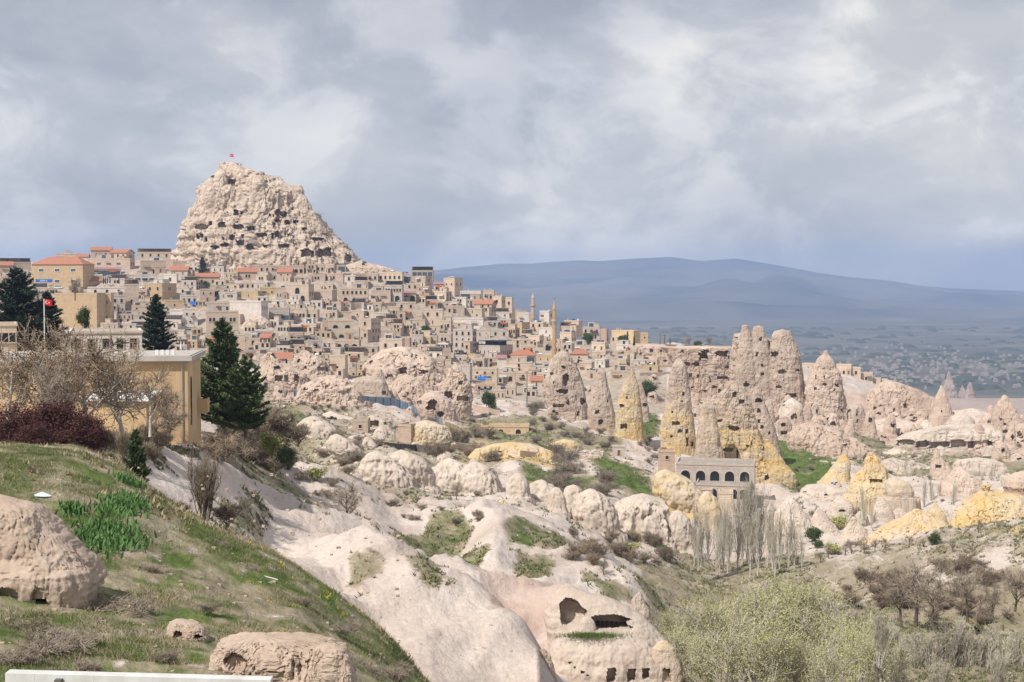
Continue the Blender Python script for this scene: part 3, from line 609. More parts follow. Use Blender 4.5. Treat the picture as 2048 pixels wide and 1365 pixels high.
    o_ = obj(name, me, parent, **props)
    if group and parent is None: o_['group'] = group
    for ci, cv in enumerate(caves):
        fs = Qr[owner == ci]
        if len(fs) < 2: continue
        e = np.concatenate([fs[:, [0, 1]], fs[:, [1, 2]], fs[:, [2, 3]], fs[:, [3, 0]]]); es = np.sort(e, 1)
        key = es[:, 0].astype(np.int64) * 10000000 + es[:, 1]; un, inv, cnt = np.unique(key, return_inverse=True, return_counts=True)
        be = e[cnt[inv] == 1]
        used = np.unique(np.concatenate([be.ravel(), fs.ravel()])); mp_ = -np.ones(len(V), int); mp_[used] = np.arange(len(used))
        dep = cave_depth or min(max(1.6, 1.3 * min(cv[2], cv[3]) * s), 6.0)
        v0 = V[used]; ctr = v0.mean(0); v1 = ctr + (v0 - ctr) * np.array([0.96, 1.0, 0.96]); v1[:, 1] = v0[:, 1] + dep
        VV = np.vstack([v0, v1]); n0 = len(used)
        side = np.stack([mp_[be[:, 1]], mp_[be[:, 0]], mp_[be[:, 0]] + n0, mp_[be[:, 1]] + n0], 1)
        bk = mp_[fs] + n0
        cme = mesh_np(cave_name, VV, [side, bk], False, [mt]); set_attr(cme, 'yel', np.concatenate([yv[used], yv[used]]))
        obj(cave_name, cme, o_ if parent is None else parent)
    return o_
ORD_LIST = ['nearest', 'second nearest', 'third nearest', 'fourth nearest', 'fifth nearest', 'sixth nearest', 'seventh nearest', 'eighth nearest', 'ninth nearest', 'tenth nearest', 'eleventh nearest', 'twelfth nearest', 'thirteenth nearest', 'fourteenth nearest', 'fifteenth nearest', 'sixteenth nearest', 'seventeenth nearest', 'eighteenth nearest', 'nineteenth nearest', 'twentieth nearest', 'twenty-first nearest', 'twenty-second nearest', 'twenty-third nearest', 'twenty-fourth nearest', 'twenty-fifth nearest', 'twenty-sixth nearest', 'twenty-seventh nearest', 'twenty-eighth nearest', 'twenty-ninth nearest', 'thirtieth nearest', 'thirty-first nearest', 'thirty-second nearest', 'thirty-third nearest', 'thirty-fourth nearest']
CA = [(556,425,11,9,'o'),(570,428,6,7,'r'),(540,430,3,4,'r'),(472,425,8,8,'r'),(483,426,4,5,'r'),(454,425,3,3,'o'),(475,454,16,9,'a'),(475,444,3,3,'o'),(500,457,6,7,'r'),(507,457,5,6,'r'),
 (403,454,20,9,'o'),(443,449,12,9,'a'),(420,447,6,6,'r'),(396,474,5,6,'r'),(403,472,6,6,'r'),(412,479,4,7,'r'),(446,477,3,6,'r'),(485,473,4,6,'r'),(463,474,8,10,'a'),(480,486,12,8,'r'),(450,490,16,8,'o'),
 (501,494,14,9,'o'),(554,469,8,9,'a'),(545,472,4,9,'r'),(577,471,3,5,'r'),(587,474,3,4,'r'),(567,492,16,6,'r'),(568,430,10,8,'o'),(575,445,9,8,'o'),(589,444,5,6,'r'),(548,450,4,6,'r'),(595,443,6,4,'o'),
 (612,506,16,11,'a'),(640,506,12,12,'a'),(655,503,14,14,'a'),(624,508,5,9,'r'),(696,517,12,14,'o'),(727,520,9,9,'o'),(635,478,18,6,'o'),(460,364,15,8,'r'),(430,495,14,6,'o'),(520,470,20,6,'o'),(510,340,3,3,'r'),(425,353,6,5,'o'),(585,418,4,4,'r'),(547,432,2,4,'r'),(555,432,2,3,'r'),(553,441,9,6,'o'),(608,458,8,5,'o'),(530,492,8,4,'o')]
castle = rock('castle_rock', 'great jagged tuff rock riddled with caves crowning the village', [
 (327,441,474),(333,437,490),(340,430,505),(346,427,527),(352,426,532),(358,428,560),(366,418,569),(372,404,575),(380,401,600),(392,398,606),(402,396,606),(412,390,615),(424,383,617),(430,381,633),(440,377,638),(455,371,652),(470,367,664),(480,364,674),(490,361,690),(498,360,700),(510,359,710),(522,359,716),(540,359,718)],
 d=858, thick=0.62, caves=[(c[0], c[1], c[2] * 1.35, c[3] * 1.4, c[4]) for c in CA], mat='castle', seed=4, amp=0.020, flute=0.9, crag=0.012, flat=False, flarek=0.0, res=1.2, cat='rock castle', sq=0.7, freq=9.0, deep=6, cave_depth=6)
# the deep cleft shade on the right shoulder comes from separate buttresses standing proud of the face
for i, (ol, dd) in enumerate([([(352,500,521),(365,492,532),(400,494,538),(440,492,545),(462,498,540)], 834), ([(372,585,603),(390,583,610),(415,590,624),(440,600,640),(462,602,655)], 838), ([(347,431,452),(362,412,456),(390,402,460),(430,392,455),(462,385,448),(492,378,440)], 838),
      ([(380,545,570),(400,541,572),(430,540,570),(450,545,566)], 836), ([(405,462,500),(425,455,505),(445,462,500)], 834)]):
    rock('buttress', '', ol, d=dd + 7, thick=0.7, mat='castle', seed=20 + i, amp=0.04, flute=0.7, crag=0.03, flat=False, flarek=0.0, parent=castle, res=1.4, caves=[(c[0], c[1], c[2] * 1.3, c[3] * 1.3, c[4]) for c in CA if c[1] < ol[-1][0] - 6 and c[2] < 12], cave_depth=5, freq=5.0, deep=1.5)
rock('rock_tail', 'low rocky tail of the castle rock with rubble slope, right end', [(524,716,726),(530,692,756),(536,682,780),(542,680,790),(552,680,792)], d=838, thick=0.5, caves=[(697,523,12,9,'o'),(728,527,9,8,'o')], mat='castle', seed=31, amp=0.03, crag=0.03, res=1.5, freq=6, deep=12)
# --- rock dwellings below the village
R = lambda *a, **k: rock(*a, **k)
R('rock_dwelling', 'pinkish rock dwelling with arched porch and pillars left of the blue fence', [(708,533,546),(716,525,553),(728,520,566),(742,516,604),(758,513,618),(775,511,622),(792,510,624)], mat='pink', seed=3, amp=0.05, crag=0.018, caves=[(550,709,14,16,'o'),(554,736,14,11,'a'),(557,757,16,12,'r'),(572,757,8,14,'r'),(592,757,12,16,'a'),(515,741,8,10,'r'),(620,757,10,15,'a')], dr=(440, 640), res=1.5)
R('rock_dwelling', 'pink rounded rock dwelling with small round hole behind the porch rock', [(703,604,616),(712,594,634),(724,586,650),(740,585,660),(760,586,676),(785,586,690)], mat='pink', seed=5, amp=0.06, crag=0.018, caves=[(628,726,5,7,'o'),(611,735,6,7,'o'),(645,738,22,9,'r'),(679,747,10,18,'a'),(598,722,8,9,'o')], dr=(440, 660), res=1.5)
R('rock_dwelling', 'knobbly low rocks with burrows right above the blue fence', [(752,646,662),(762,622,688),(775,604,712),(790,598,722),(806,594,726)], mat='pink', seed=7, amp=0.07, crag=0.022, caves=[(610,779,10,6,'o'),(632,781,12,7,'o'),(654,776,10,8,'o'),(695,767,8,6,'o'),(672,772,7,6,'o')], dr=(430, 560), res=1.5)
R('rock_bank', 'smooth grey cut bank with level top above the blue fence', [(756,712,760),(762,710,770),(780,704,778),(802,700,786)], mat='tuff', seed=9, amp=0.02, caves=[(768,786,8,9,'r')], dr=(430, 600), sq=0.5, res=1.6)
R('rock_dwelling', 'broad pink rock with cave mouths carrying the arched cave mansion', [(698,778,822),(706,756,846),(720,740,868),(735,728,880),(752,724,890),(768,724,892)], mat='pink', seed=11, amp=0.05, crag=0.018, caves=[(757,747,12,11,'o'),(806,741,17,14,'a'),(742,725,7,9,'o'),(824,712,4,8,'r'),(832,713,4,9,'r'),(846,744,18,10,'o'),(868,735,5,7,'o'),(830,737,6,12,'r')], dr=(450, 680), res=1.5)
R('yellow_wall', 'small block of yellowish masonry set between two cave mouths', [(734,766,797),(738,765,798),(752,765,799)], mat='pale', yel=[(0, 0.55), (1, 0.5)], seed=13, amp=0.01, flute=0.1, dr=(440, 650), sq=0.35, thick=0.5, caves=[(779,745,3,3,'r')], cat='wall', res=1.5)
R('rock_dwelling', 'smooth pale lobed rock with low dark chambers left of the round cave gate', [(754,800,826),(762,786,838),(776,776,850),(792,772,858),(806,770,862)], mat='pink', seed=15, amp=0.05, caves=[(800,789,8,10,'r'),(814,789,6,9,'r'),(826,777,3,7,'r'),(828,788,6,4,'o'),(858,790,4,6,'r')], dr=(440, 600), res=1.5)
R('rock_dwelling', 'pink cone dwelling with square window and wide shop mouth beside the pine', [(727,908,915),(738,900,924),(755,895,934),(775,884,942),(795,876,946),(812,872,944),(830,872,936)], mat='pink', seed=17, amp=0.06, crag=0.018, caves=[(921,766,9,9,'r'),(913,777,4,6,'r'),(930,784,4,5,'r'),(896,790,15,15,'a'),(925,797,24,10,'r'),(882,786,8,6,'o')], dr=(440, 640), res=1.5)
R('rock_dwelling', 'low pink rock with big arched gate and black cave at the fence end', [(788,850,878),(800,836,900),(815,832,908),(832,842,912),(846,850,914)], mat='pink', seed=19, amp=0.05, caves=[(863,810,20,20,'a'),(880,829,14,13,'o'),(838,806,12,10,'o')], dr=(420, 560), res=1.5)
R('rock_dome', 'rounded pink rock hump beside the white windowless building', [(631,512,520),(637,498,530),(646,488,540),(658,482,546)], mat='pink', seed=23, amp=0.06, dr=(560, 800), res=1.6)
R('rock_shoulder', 'smooth pink rock shoulder sloping down right of the cave mansion', [(699,808,822),(710,806,846),(724,806,866),(742,812,884),(756,815,890)], mat='pink', seed=25, amp=0.05, caves=[(866,733,4,6,'r')], dr=(450, 690), res=1.6)
# --- the knobbly mass of small carved outcrops between them
ro = random.Random(41); OC = []
def outcrops(n, x0, x1, yf, w0, w1, asp, mt, dr, sd0, cavep=0.8):
    for k in range(n):
        x = ro.uniform(x0, x1); y = yf(x) + ro.uniform(0, 1) * (yf(x, 1) - yf(x)); w = ro.uniform(w0, w1); hh = w * ro.uniform(*asp)
        OC.append((x, y, w, hh, mt, dr, sd0 + k, cavep))
def band(a, b): return lambda x, e=0: np.interp(x, *zip(*(b if e else a)))
outcrops(46, 505, 960, band([(500, 722), (640, 716), (720, 730), (800, 742), (960, 770)], [(500, 790), (640, 800), (760, 806), (860, 838), (960, 820)]), 14, 34, (.45, .95), 'pink', (440, 660), 400)
outcrops(12, 1085, 1330, band([(1085, 770), (1330, 740)], [(1085, 850), (1330, 800)]), 10, 24, (.5, 1.0), 'tuff', (430, 640), 460)
outcrops(30, 1390, 1640, band([(1390, 745), (1640, 770)], [(1390, 840), (1640, 850)]), 12, 30, (.6, 1.3), 'tuff', (440, 640), 480)
outcrops(40, 1640, 2060, band([(1640, 800), (1760, 805), (1900, 838), (2060, 850)], [(1640, 880), (1800, 890), (2060, 930)]), 14, 44, (.35, .9), 'pink', (430, 690), 520)
outcrops(26, 1600, 2060, band([(1600, 815), (1760, 815), (1900, 842), (2060, 850)], [(1600, 870), (1800, 885), (2060, 905)]), 13, 32, (.8, 1.6), 'pink', (450, 690), 640)
outcrops(12, 1390, 1600, band([(1390, 760), (1600, 800)], [(1390, 850), (1600, 850)]), 14, 30, (1.0, 1.8), 'tuff', (440, 620), 670)
outcrops(22, 1590, 2050, band([(1590, 960), (2050, 960)], [(1590, 1060), (2050, 1040)]), 14, 40, (.35, .8), 'white_tuff', (265, 420), 570, .3)
outcrops(14, 640, 960, band([(640, 835), (960, 870)], [(640, 940), (960, 985)]), 12, 36, (.3, .6), 'white_tuff', (230, 420), 600, .3)
LMR = [(735, 800, 'the blue fence'), (782, 700, 'the cave mansion'), (920, 780, 'the pink cone dwelling'), (560, 750, 'the porch rock'), (1135, 790, 'the broad grey chimney'), (1260, 810, 'the ochre chimney'), (1355, 810, 'the tall leaning chimney'), (1540, 750, 'the rock castle'), (1650, 780, 'the great tan cone'), (1714, 845, 'the grey stump'), (1882, 805, 'the lone sharp cone'), (1895, 885, 'the overhang bank'), (2010, 850, 'the beaked cone'), (1750, 950, 'the bright yellow cone'), (1980, 1010, 'the striped rock'), (1820, 1060, 'the banded ridge'), (822, 935, 'the red-topped white rock'), (905, 880, 'the olive fence'), (930, 950, 'the white gullied rocks')]
def place_labels(items, noun, lms):
    """items: (cx, cy, describing words). Says which one by its rank on one side of a landmark"""
    bins = {}
    for i, (cx, cy, w_) in enumerate(items):
        j = min(range(len(lms)), key=lambda k: (lms[k][0] - cx) ** 2 + (2.2 * (lms[k][1] - cy)) ** 2)
        lx, ly, ln = lms[j]; dx, dy = cx - lx, (cy - ly) * 2.2
        side = ('right of' if dx > 0 else 'left of') if abs(dx) > abs(dy) else ('below' if dy > 0 else 'above')
        bins.setdefault((j, side), []).append((dx * dx + dy * dy, i))
    out = [''] * len(items)
    for (j, side), lst in bins.items():
        lst.sort()
        for r, (_, i) in enumerate(lst):
            out[i] = f"{items[i][2]} {noun}, {ORD[min(r, 33)]} {side} {lms[j][2]}"
    return out
ORD = ORD_LIST
for (x, y, w, hh, mt, dr, sd_, cp), lb in zip(OC, place_labels([(o[0], o[1], {'pink': 'low pinkish', 'tuff': 'small grey', 'white_tuff': 'low pale'}[o[4]]) for o in OC], 'rock outcrop', LMR)):
    sk_ = ro.uniform(-.2, .2) * w; t_ = ro.uniform(.12, .4)
    cv = [(x + ro.uniform(-.28, .28) * w, y - hh * ro.uniform(.2, .6), ro.uniform(.14, .34) * w, ro.uniform(.16, .34) * hh, ro.choice('aaor')) for _ in range(ro.choice([1, 2, 3]))] if ro.random() < cp else []
    R('rock_outcrop', lb, [(y - hh, x + sk_ - t_ * w * .5, x + sk_ + t_ * w * .5), (y - hh * .8, x + sk_ * .7 - w * .3, x + sk_ * .7 + w * .3), (y - hh * .4, x - w * .42, x + w * .42), (y, x - w * .5, x + w * .5), (y + hh * .2, x - w * .56, x + w * .56)], mat=mt, seed=sd_, amp=.05, crag=.02, caves=cv, dr=dr, res=1.6, deep=3, group='small rock outcrops')
# --- fairy chimneys
Y1 = [(0, 0), (0.35, 0.05), (0.6, 0.35), (1, 0.6)]
R('fairy_chimney', 'broad grey fairy chimney with long hollow and arched doorway', [(706,1118,1134),(714,1107,1142),(728,1100,1150),(745,1095,1158),(765,1088,1164),(785,1084,1169),(805,1090,1173),(822,1096,1174),(838,1098,1172)], caves=[(1131,759,13,26,'o'),(1127,735,9,7,'o'),(1125,783,20,11,'o'),(1136,804,6,13,'a'),(1117,812,22,7,'r'),(1104,748,8,6,'o'),(1108,765,3,7,'r'),(1156,827,5,9,'r'),(1165,803,10,18,'o'),(1112,828,10,7,'r')], mat='tuff', seed=41, amp=0.038, crag=0.012, dr=(400, 560), res=1.3, cat='rock')
R('fairy_chimney', 'slim beige fairy chimney between the broad grey and the yellow one', [(736,1200,1206),(745,1194,1211),(762,1188,1215),(785,1181,1219),(808,1176,1225),(830,1175,1231),(848,1180,1233),(866,1188,1231)], caves=[(1195,824,10,8,'a'),(1201,844,10,12,'a'),(1215,802,4,6,'o'),(1188,795,3,4,'o')], mat='tuff', yel=[(0, 0.1), (0.6, 0.2), (1, 0.4)], seed=42, amp=0.032, dr=(380, 540), res=1.3, cat='rock')
R('fairy_chimney', 'pointed ochre yellow fairy chimney with square window near its foot', [(738,1265,1268),(750,1258,1271),(765,1250,1275),(785,1240,1279),(810,1235,1283),(840,1231,1285),(862,1230,1286),(878,1232,1284)], caves=[(1248,853,15,11,'r'),(1254,796,4,5,'r'),(1244,812,11,7,'o'),(1228,808,6,8,'r')], mat='tuff', yel=[(0, 0.15), (0.3, 0.45), (0.6, 0.75), (1, 0.85)], seed=43, amp=0.032, dr=(380, 520), res=1.3, cat='rock')
R('fairy_chimney', 'small grey pinnacle with hollow hiding behind the ochre chimney', [(758,1275,1280),(780,1276,1288),(800,1276,1294),(820,1278,1298),(845,1280,1299)], caves=[(1290,810,8,8,'o')], mat='tuff', seed=44, amp=0.038, dr=(420, 560), res=1.4, cat='rock')
R('fairy_chimney', 'tall leaning chimney, grey above and yellow below, right of green slope', [(719,1353,1364),(728,1346,1370),(745,1341,1375),(775,1336,1379),(805,1331,1383),(835,1325,1387),(862,1320,1389),(890,1322,1391),(908,1330,1390)], caves=[(1367,788,5,9,'r'),(1352,847,15,9,'r'),(1361,862,9,7,'a'),(1343,873,6,5,'a'),(1374,863,6,9,'r'),(1375,884,5,18,'r'),(1384,889,6,9,'r'),(1364,803,6,4,'o'),(1345,825,4,5,'o')], mat='tuff', yel=[(0, 0), (0.4, 0.2), (0.6, 0.6), (1, 0.8)], seed=45, amp=0.032, crag=0.01, dr=(360, 480), res=1.3, cat='rock')
big = R('fairy_chimney', 'huge yellow cone rock with many windows behind the arcaded mansion', [(764,1456,1472),(775,1448,1480),(790,1440,1490),(808,1432,1499),(830,1427,1508),(855,1425,1516),(880,1426,1526),(905,1430,1541),(928,1434,1560),(945,1436,1582),(958,1438,1588),(972,1442,1580)], caves=[(1469,790,9,11,'r'),(1483,804,12,10,'r'),(1440,842,11,7,'r'),(1469,857,24,10,'o'),(1455,900,24,8,'o'),(1533,898,15,10,'r'),(1550,956,14,9,'r'),(1475,908,4,18,'r'),(1523,870,3,10,'r'),(1539,913,6,5,'o'),(1533,956,10,12,'o'),(1436,912,5,9,'r'),(1510,935,5,5,'o'),(1495,893,7,4,'o'),(1503,887,3,6,'r')], mat='tuff', yel=[(0, 0), (0.25, 0.25), (0.5, 0.6), (0.8, 0.9), (1, 1)], seed=46, amp=0.03, crag=0.012, d=392, res=1.3, cat='rock', freq=4)
R('rock_slab', '', [(806,1408,1424),(815,1402,1430),(840,1398,1434),(870,1394,1440),(900,1390,1444),(925,1387,1446),(935,1388,1446)], d=378, mat='tuff', yel=[(0, 0.3), (1, 0.35)], seed=47, amp=0.032, parent=big, res=1.4)
R('rock_slab', '', [(880,1528,1538),(905,1530,1556),(930,1534,1574),(948,1536,1590),(962,1540,1594),(975,1545,1588)], d=384, mat='tuff', yel=[(0, 0.8), (1, 1.0)], seed=48, amp=0.032, parent=big, res=1.4)
R('fairy_chimney', 'grey spire with stacked square windows right of the yellow cone', [(774,1511,1516),(785,1507,1521),(800,1503,1528),(825,1503,1538),(850,1506,1548),(875,1510,1555),(900,1514,1558)], caves=[(1517,802,14,11,'a'),(1518,822,8,9,'r'),(1518,843,6,8,'r'),(1524,855,7,8,'r'),(1539,866,5,8,'o'),(1544,840,3,5,'r')], mat='tuff', yel=[(0, 0), (1, 0.25)], seed=49, amp=0.032, d=428, res=1.3, cat='rock')
R('fairy_chimney', 'little doorway rock with dark porch below the white dome', [(835,1562,1574),(845,1556,1582),(860,1555,1585),(880,1558,1586)], caves=[(1568,849,12,10,'a'),(1568,866,14,9,'r')], mat='tuff', seed=50, amp=0.032, dr=(400, 520), res=1.3, cat='rock')
# --- the lesser castle on the right
les = R('lesser_castle_rock', 'tall rock castle full of windows with three broken towers, right half', [(670,1468,1500),(680,1466,1545),(695,1465,1570),(715,1463,1592),(740,1461,1600),(765,1462,1604),(790,1468,1608),(815,1476,1612),(845,1482,1616)], d=575, thick=0.6, caves=[(1514,709,6,9,'r'),(1503,700,6,8,'r'),(1499,689,9,5,'o'),(1549,709,15,11,'a'),(1524,731,4,7,'r'),(1525,748,8,7,'a'),(1564,744,19,8,'o'),(1568,735,6,6,'o'),(1558,774,12,7,'a'),(1583,791,22,9,'r'),(1557,786,6,6,'r'),(1493,769,11,11,'a'),(1532,777,8,4,'r'),(1538,790,11,4,'o'),(1596,741,6,4,'r'),(1602,752,4,5,'r'),(1475,696,6,6,'o'),(1472,677,8,5,'r'),(1537,709,3,9,'r'),(1531,765,4,7,'r'),(1483,697,5,6,'o'),(1520,791,5,4,'o'),(1489,731,2,5,'r'),(1600,770,4,5,'r')], mat='tuff', seed=51, amp=0.04, flute=0.8, crag=0.014, res=1.3, cat='rock castle', freq=5, sq=0.7)
for i, ol in enumerate([[(652,1484,1497),(662,1483,1499),(675,1479,1504),(700,1474,1512),(740,1470,1514),(790,1474,1514)], [(655,1506,1527),(664,1504,1529),(680,1502,1534),(705,1500,1540),(740,1502,1545),(800,1506,1550)], [(663,1549,1579),(668,1546,1582),(678,1543,1586),(700,1536,1597),(730,1532,1602),(770,1535,1607),(810,1540,1612)]]):
    R('rock_tower', '', ol, d=568, mat='tuff', seed=53 + i, amp=0.036, crag=0.014, parent=les, res=1.3, thick=0.8, caves=[[(1475,696,6,6,'o'),(1493,769,11,11,'a')], [(1521,679,6,9,'r'),(1514,709,6,9,'r'),(1524,731,4,7,'r'),(1525,748,8,7,'a')], [(1549,709,15,11,'a'),(1564,744,18,8,'o'),(1558,774,12,7,'a'),(1583,791,22,9,'r'),(1596,741,6,4,'r')]][i])
R('cave_cliff', 'cut cliff with two great arched hollows joining village and rock castle', [(696,1320,1466),(706,1330,1472),(725,1345,1476),(750,1368,1480),(780,1382,1482),(800,1390,1484)], d=598, thick=0.35, caves=[(1408,711,18,20,'a'),(1446,707,26,13,'a'),(1415,703,6,6,'r'),(1374,728,12,8,'r'),(1392,728,14,10,'o'),(1381,751,7,9,'r'),(1396,752,5,7,'a'),(1445,756,21,7,'r'),(1468,757,14,7,'r'),(1385,775,7,4,'r'),(1461,715,9,8,'a'),(1365,703,7,6,'a'),(1420,760,4,12,'r'),(1430,775,12,5,'o'),(1455,735,10,4,'o'),(1410,782,9,5,'o'),(1440,780,7,6,'o')], mat='pink', seed=57, amp=0.025, flute=0.6, crag=0.012, res=1.3, freq=5, sq=0.55)
R('cave_terrace', 'long low terrace of pink rock pierced by arched cellars under cypress trees', [(692,1258,1330),(698,1250,1345),(712,1246,1352),(728,1244,1358),(745,1250,1362)], d=690, thick=0.3, caves=[(1256,699,10,8,'a'),(1281,709,5,8,'a'),(1303,702,11,7,'a'),(1322,702,5,4,'a'),(1340,738,7,8,'r'),(1330,722,8,5,'o')], mat='pink', seed=58, amp=0.03, res=1.4, sq=0.55)
R('fairy_chimney', 'great tan cone with flat knob top and long dark slot at its foot', [(702,1648,1655),(708,1646,1657),(720,1637,1664),(738,1626,1675),(758,1617,1682),(785,1611,1687),(815,1610,1691),(840,1614,1696),(858,1620,1700)], d=560, caves=[(1649,756,4,8,'r'),(1632,755,4,9,'r'),(1631,778,6,7,'r'),(1674,771,9,7,'o'),(1669,780,4,6,'r'),(1650,769,10,6,'o'),(1626,813,9,10,'r'),(1653,838,34,11,'o'),(1684,822,4,9,'o')], mat='pink', yel=[(0, 0.0), (1, 0.1)], seed=60, amp=0.036, crag=0.015, res=1.3, cat='rock')
R('fairy_chimney', 'squat grey stump with slit and doorway right of the great tan cone', [(808,1704,1722),(818,1696,1727),(838,1692,1733),(860,1694,1737),(876,1700,1734)], d=548, caves=[(1699,828,9,22,'a'),(1714,826,3,13,'r'),(1715,841,3,6,'r'),(1730,842,4,12,'r')], mat='tuff', seed=61, amp=0.036, res=1.3, cat='rock')
R('rock_ridge', 'pink ridge sloping right with one dark square cave', [(763,1770,1786),(772,1752,1812),(783,1740,1842),(798,1732,1868),(815,1728,1880),(842,1728,1885)], d=640, thick=0.4, caves=[(1811,812,8,10,'r'),(1735,802,10,5,'o'),(1729,772,8,5,'o'),(1760,812,12,3,'o')], mat='pink', seed=62, amp=0.03, res=1.5, freq=4)
R('fairy_chimney', 'small pink cone on the far skyline left of the lone sharp cone', [(773,1814,1817),(780,1808,1822),(790,1803,1828),(802,1800,1832)], d=680, mat='pink', seed=63, amp=0.03, res=1.4, cat='rock')
R('fairy_chimney', 'lone sharp pinkish cone with tiny door on the right skyline', [(772,1880,1884),(780,1877,1888),(795,1871,1895),(812,1867,1900),(835,1862,1906)], d=600, caves=[(1883,823,3,6,'r')], mat='pink', seed=64, amp=0.03, res=1.3, cat='rock')
R('fairy_chimney', 'beaked pink cone with two broad windows at the right picture edge', [(791,2005,2012),(798,2001,2019),(812,1993,2026),(830,1986,2036),(850,1983,2046),(870,1984,2056),(892,1986,2062)], d=540, caves=[(2012,864,14,8,'r'),(2032,864,16,8,'r'),(2010,849,7,6,'r'),(2002,839,6,6,'r'),(2034,877,22,8,'o'),(2022,838,3,4,'o')], mat='pink', seed=65, amp=0.036, res=1.3, cat='rock')
R('overhang_bank', 'long pale scalloped bank with deep shaded overhang, right side', [(852,1885,1985),(860,1850,1996),(868,1815,2002),(878,1795,2006),(892,1791,2010),(906,1790,2012)], d=492, thick=0.35, caves=[(1816,886,44,13,'a'),(1846,889,30,15,'o'),(1880,891,48,15,'a'),(1916,889,36,17,'a'),(1944,890,34,15,'o'),(1972,890,36,17,'a'),(1998,890,20,14,'a')], mat='white_tuff', seed=66, amp=0.012, flute=1.2, res=1.5, sq=0.5, freq=8, cave_depth=3.2, cave_name='overhang')
R('rock_dwelling', 'pale dome with two dark letterbox windows above the overhang', [(828,1912,1930),(836,1900,1940),(848,1893,1946),(866,1890,1952)], d=520, caves=[(1910,857,16,5,'r'),(1926,857,10,5,'r')], mat='white_tuff', seed=67, amp=0.03, res=1.4)
for i, (ol, lb, mm) in enumerate([([(842,1848,1858),(852,1838,1868),(866,1830,1876),(880,1826,1880)], 'small pale hump with twin hollows left of the letterbox dome', 'white_tuff'), ([(870,1844,1852),(880,1840,1860),(892,1838,1864)], 'white peaked boulder on the lip of the overhang', 'white_tuff'),
    ([(893,1872,1884),(899,1866,1896),(908,1864,1900)], 'white blocky boulder lying in front of the overhang', 'white_tuff'), ([(894,1972,1990),(902,1970,1994),(912,1968,1996)], 'white mushroom-shaped boulder under the right end of the overhang', 'white_tuff'), ([(880,1842,1854),(888,1836,1858),(898,1834,1860)], 'pale blunt pillar under the left end of the overhang', 'white_tuff'),
    ([(838,1760,1800),(846,1742,1830),(858,1735,1860),(872,1735,1866)], 'broad smooth pale swell right of the grey stump', 'pale'), ([(820,1925,1960),(828,1905,1985),(840,1895,1992),(852,1893,1996)], 'low pale swell behind the letterbox dome', 'pale')]):
    R('pale_boulder' if i in (1, 2, 3, 4) else 'rock_dome', lb, ol, mat=mm, seed=70 + i, amp=0.036, dr=(420, 640), res=1.5, thick=0.8)
R('rock_ridge', 'broad pink eroded slope dotted with shrubs below the great tan cone', [(848,1602,1632),(856,1592,1662),(868,1582,1688),(884,1576,1722),(902,1580,1748),(922,1592,1764),(942,1606,1772)], d=462, thick=0.5, caves=[(1690,890,9,3,'o'),(1672,905,5,3,'o')], mat='pink', seed=80, amp=0.03, flute=0.9, res=1.5, freq=5)
R('rock_dome', 'smooth white dome at the foot of the rock castle', [(799,1576,1590),(808,1566,1602),(822,1558,1612),(840,1554,1622),(860,1556,1632)], d=545, caves=[(1566,811,9,3,'o')], mat='white_tuff', seed=81, amp=0.03, flute=0.3, res=1.5)
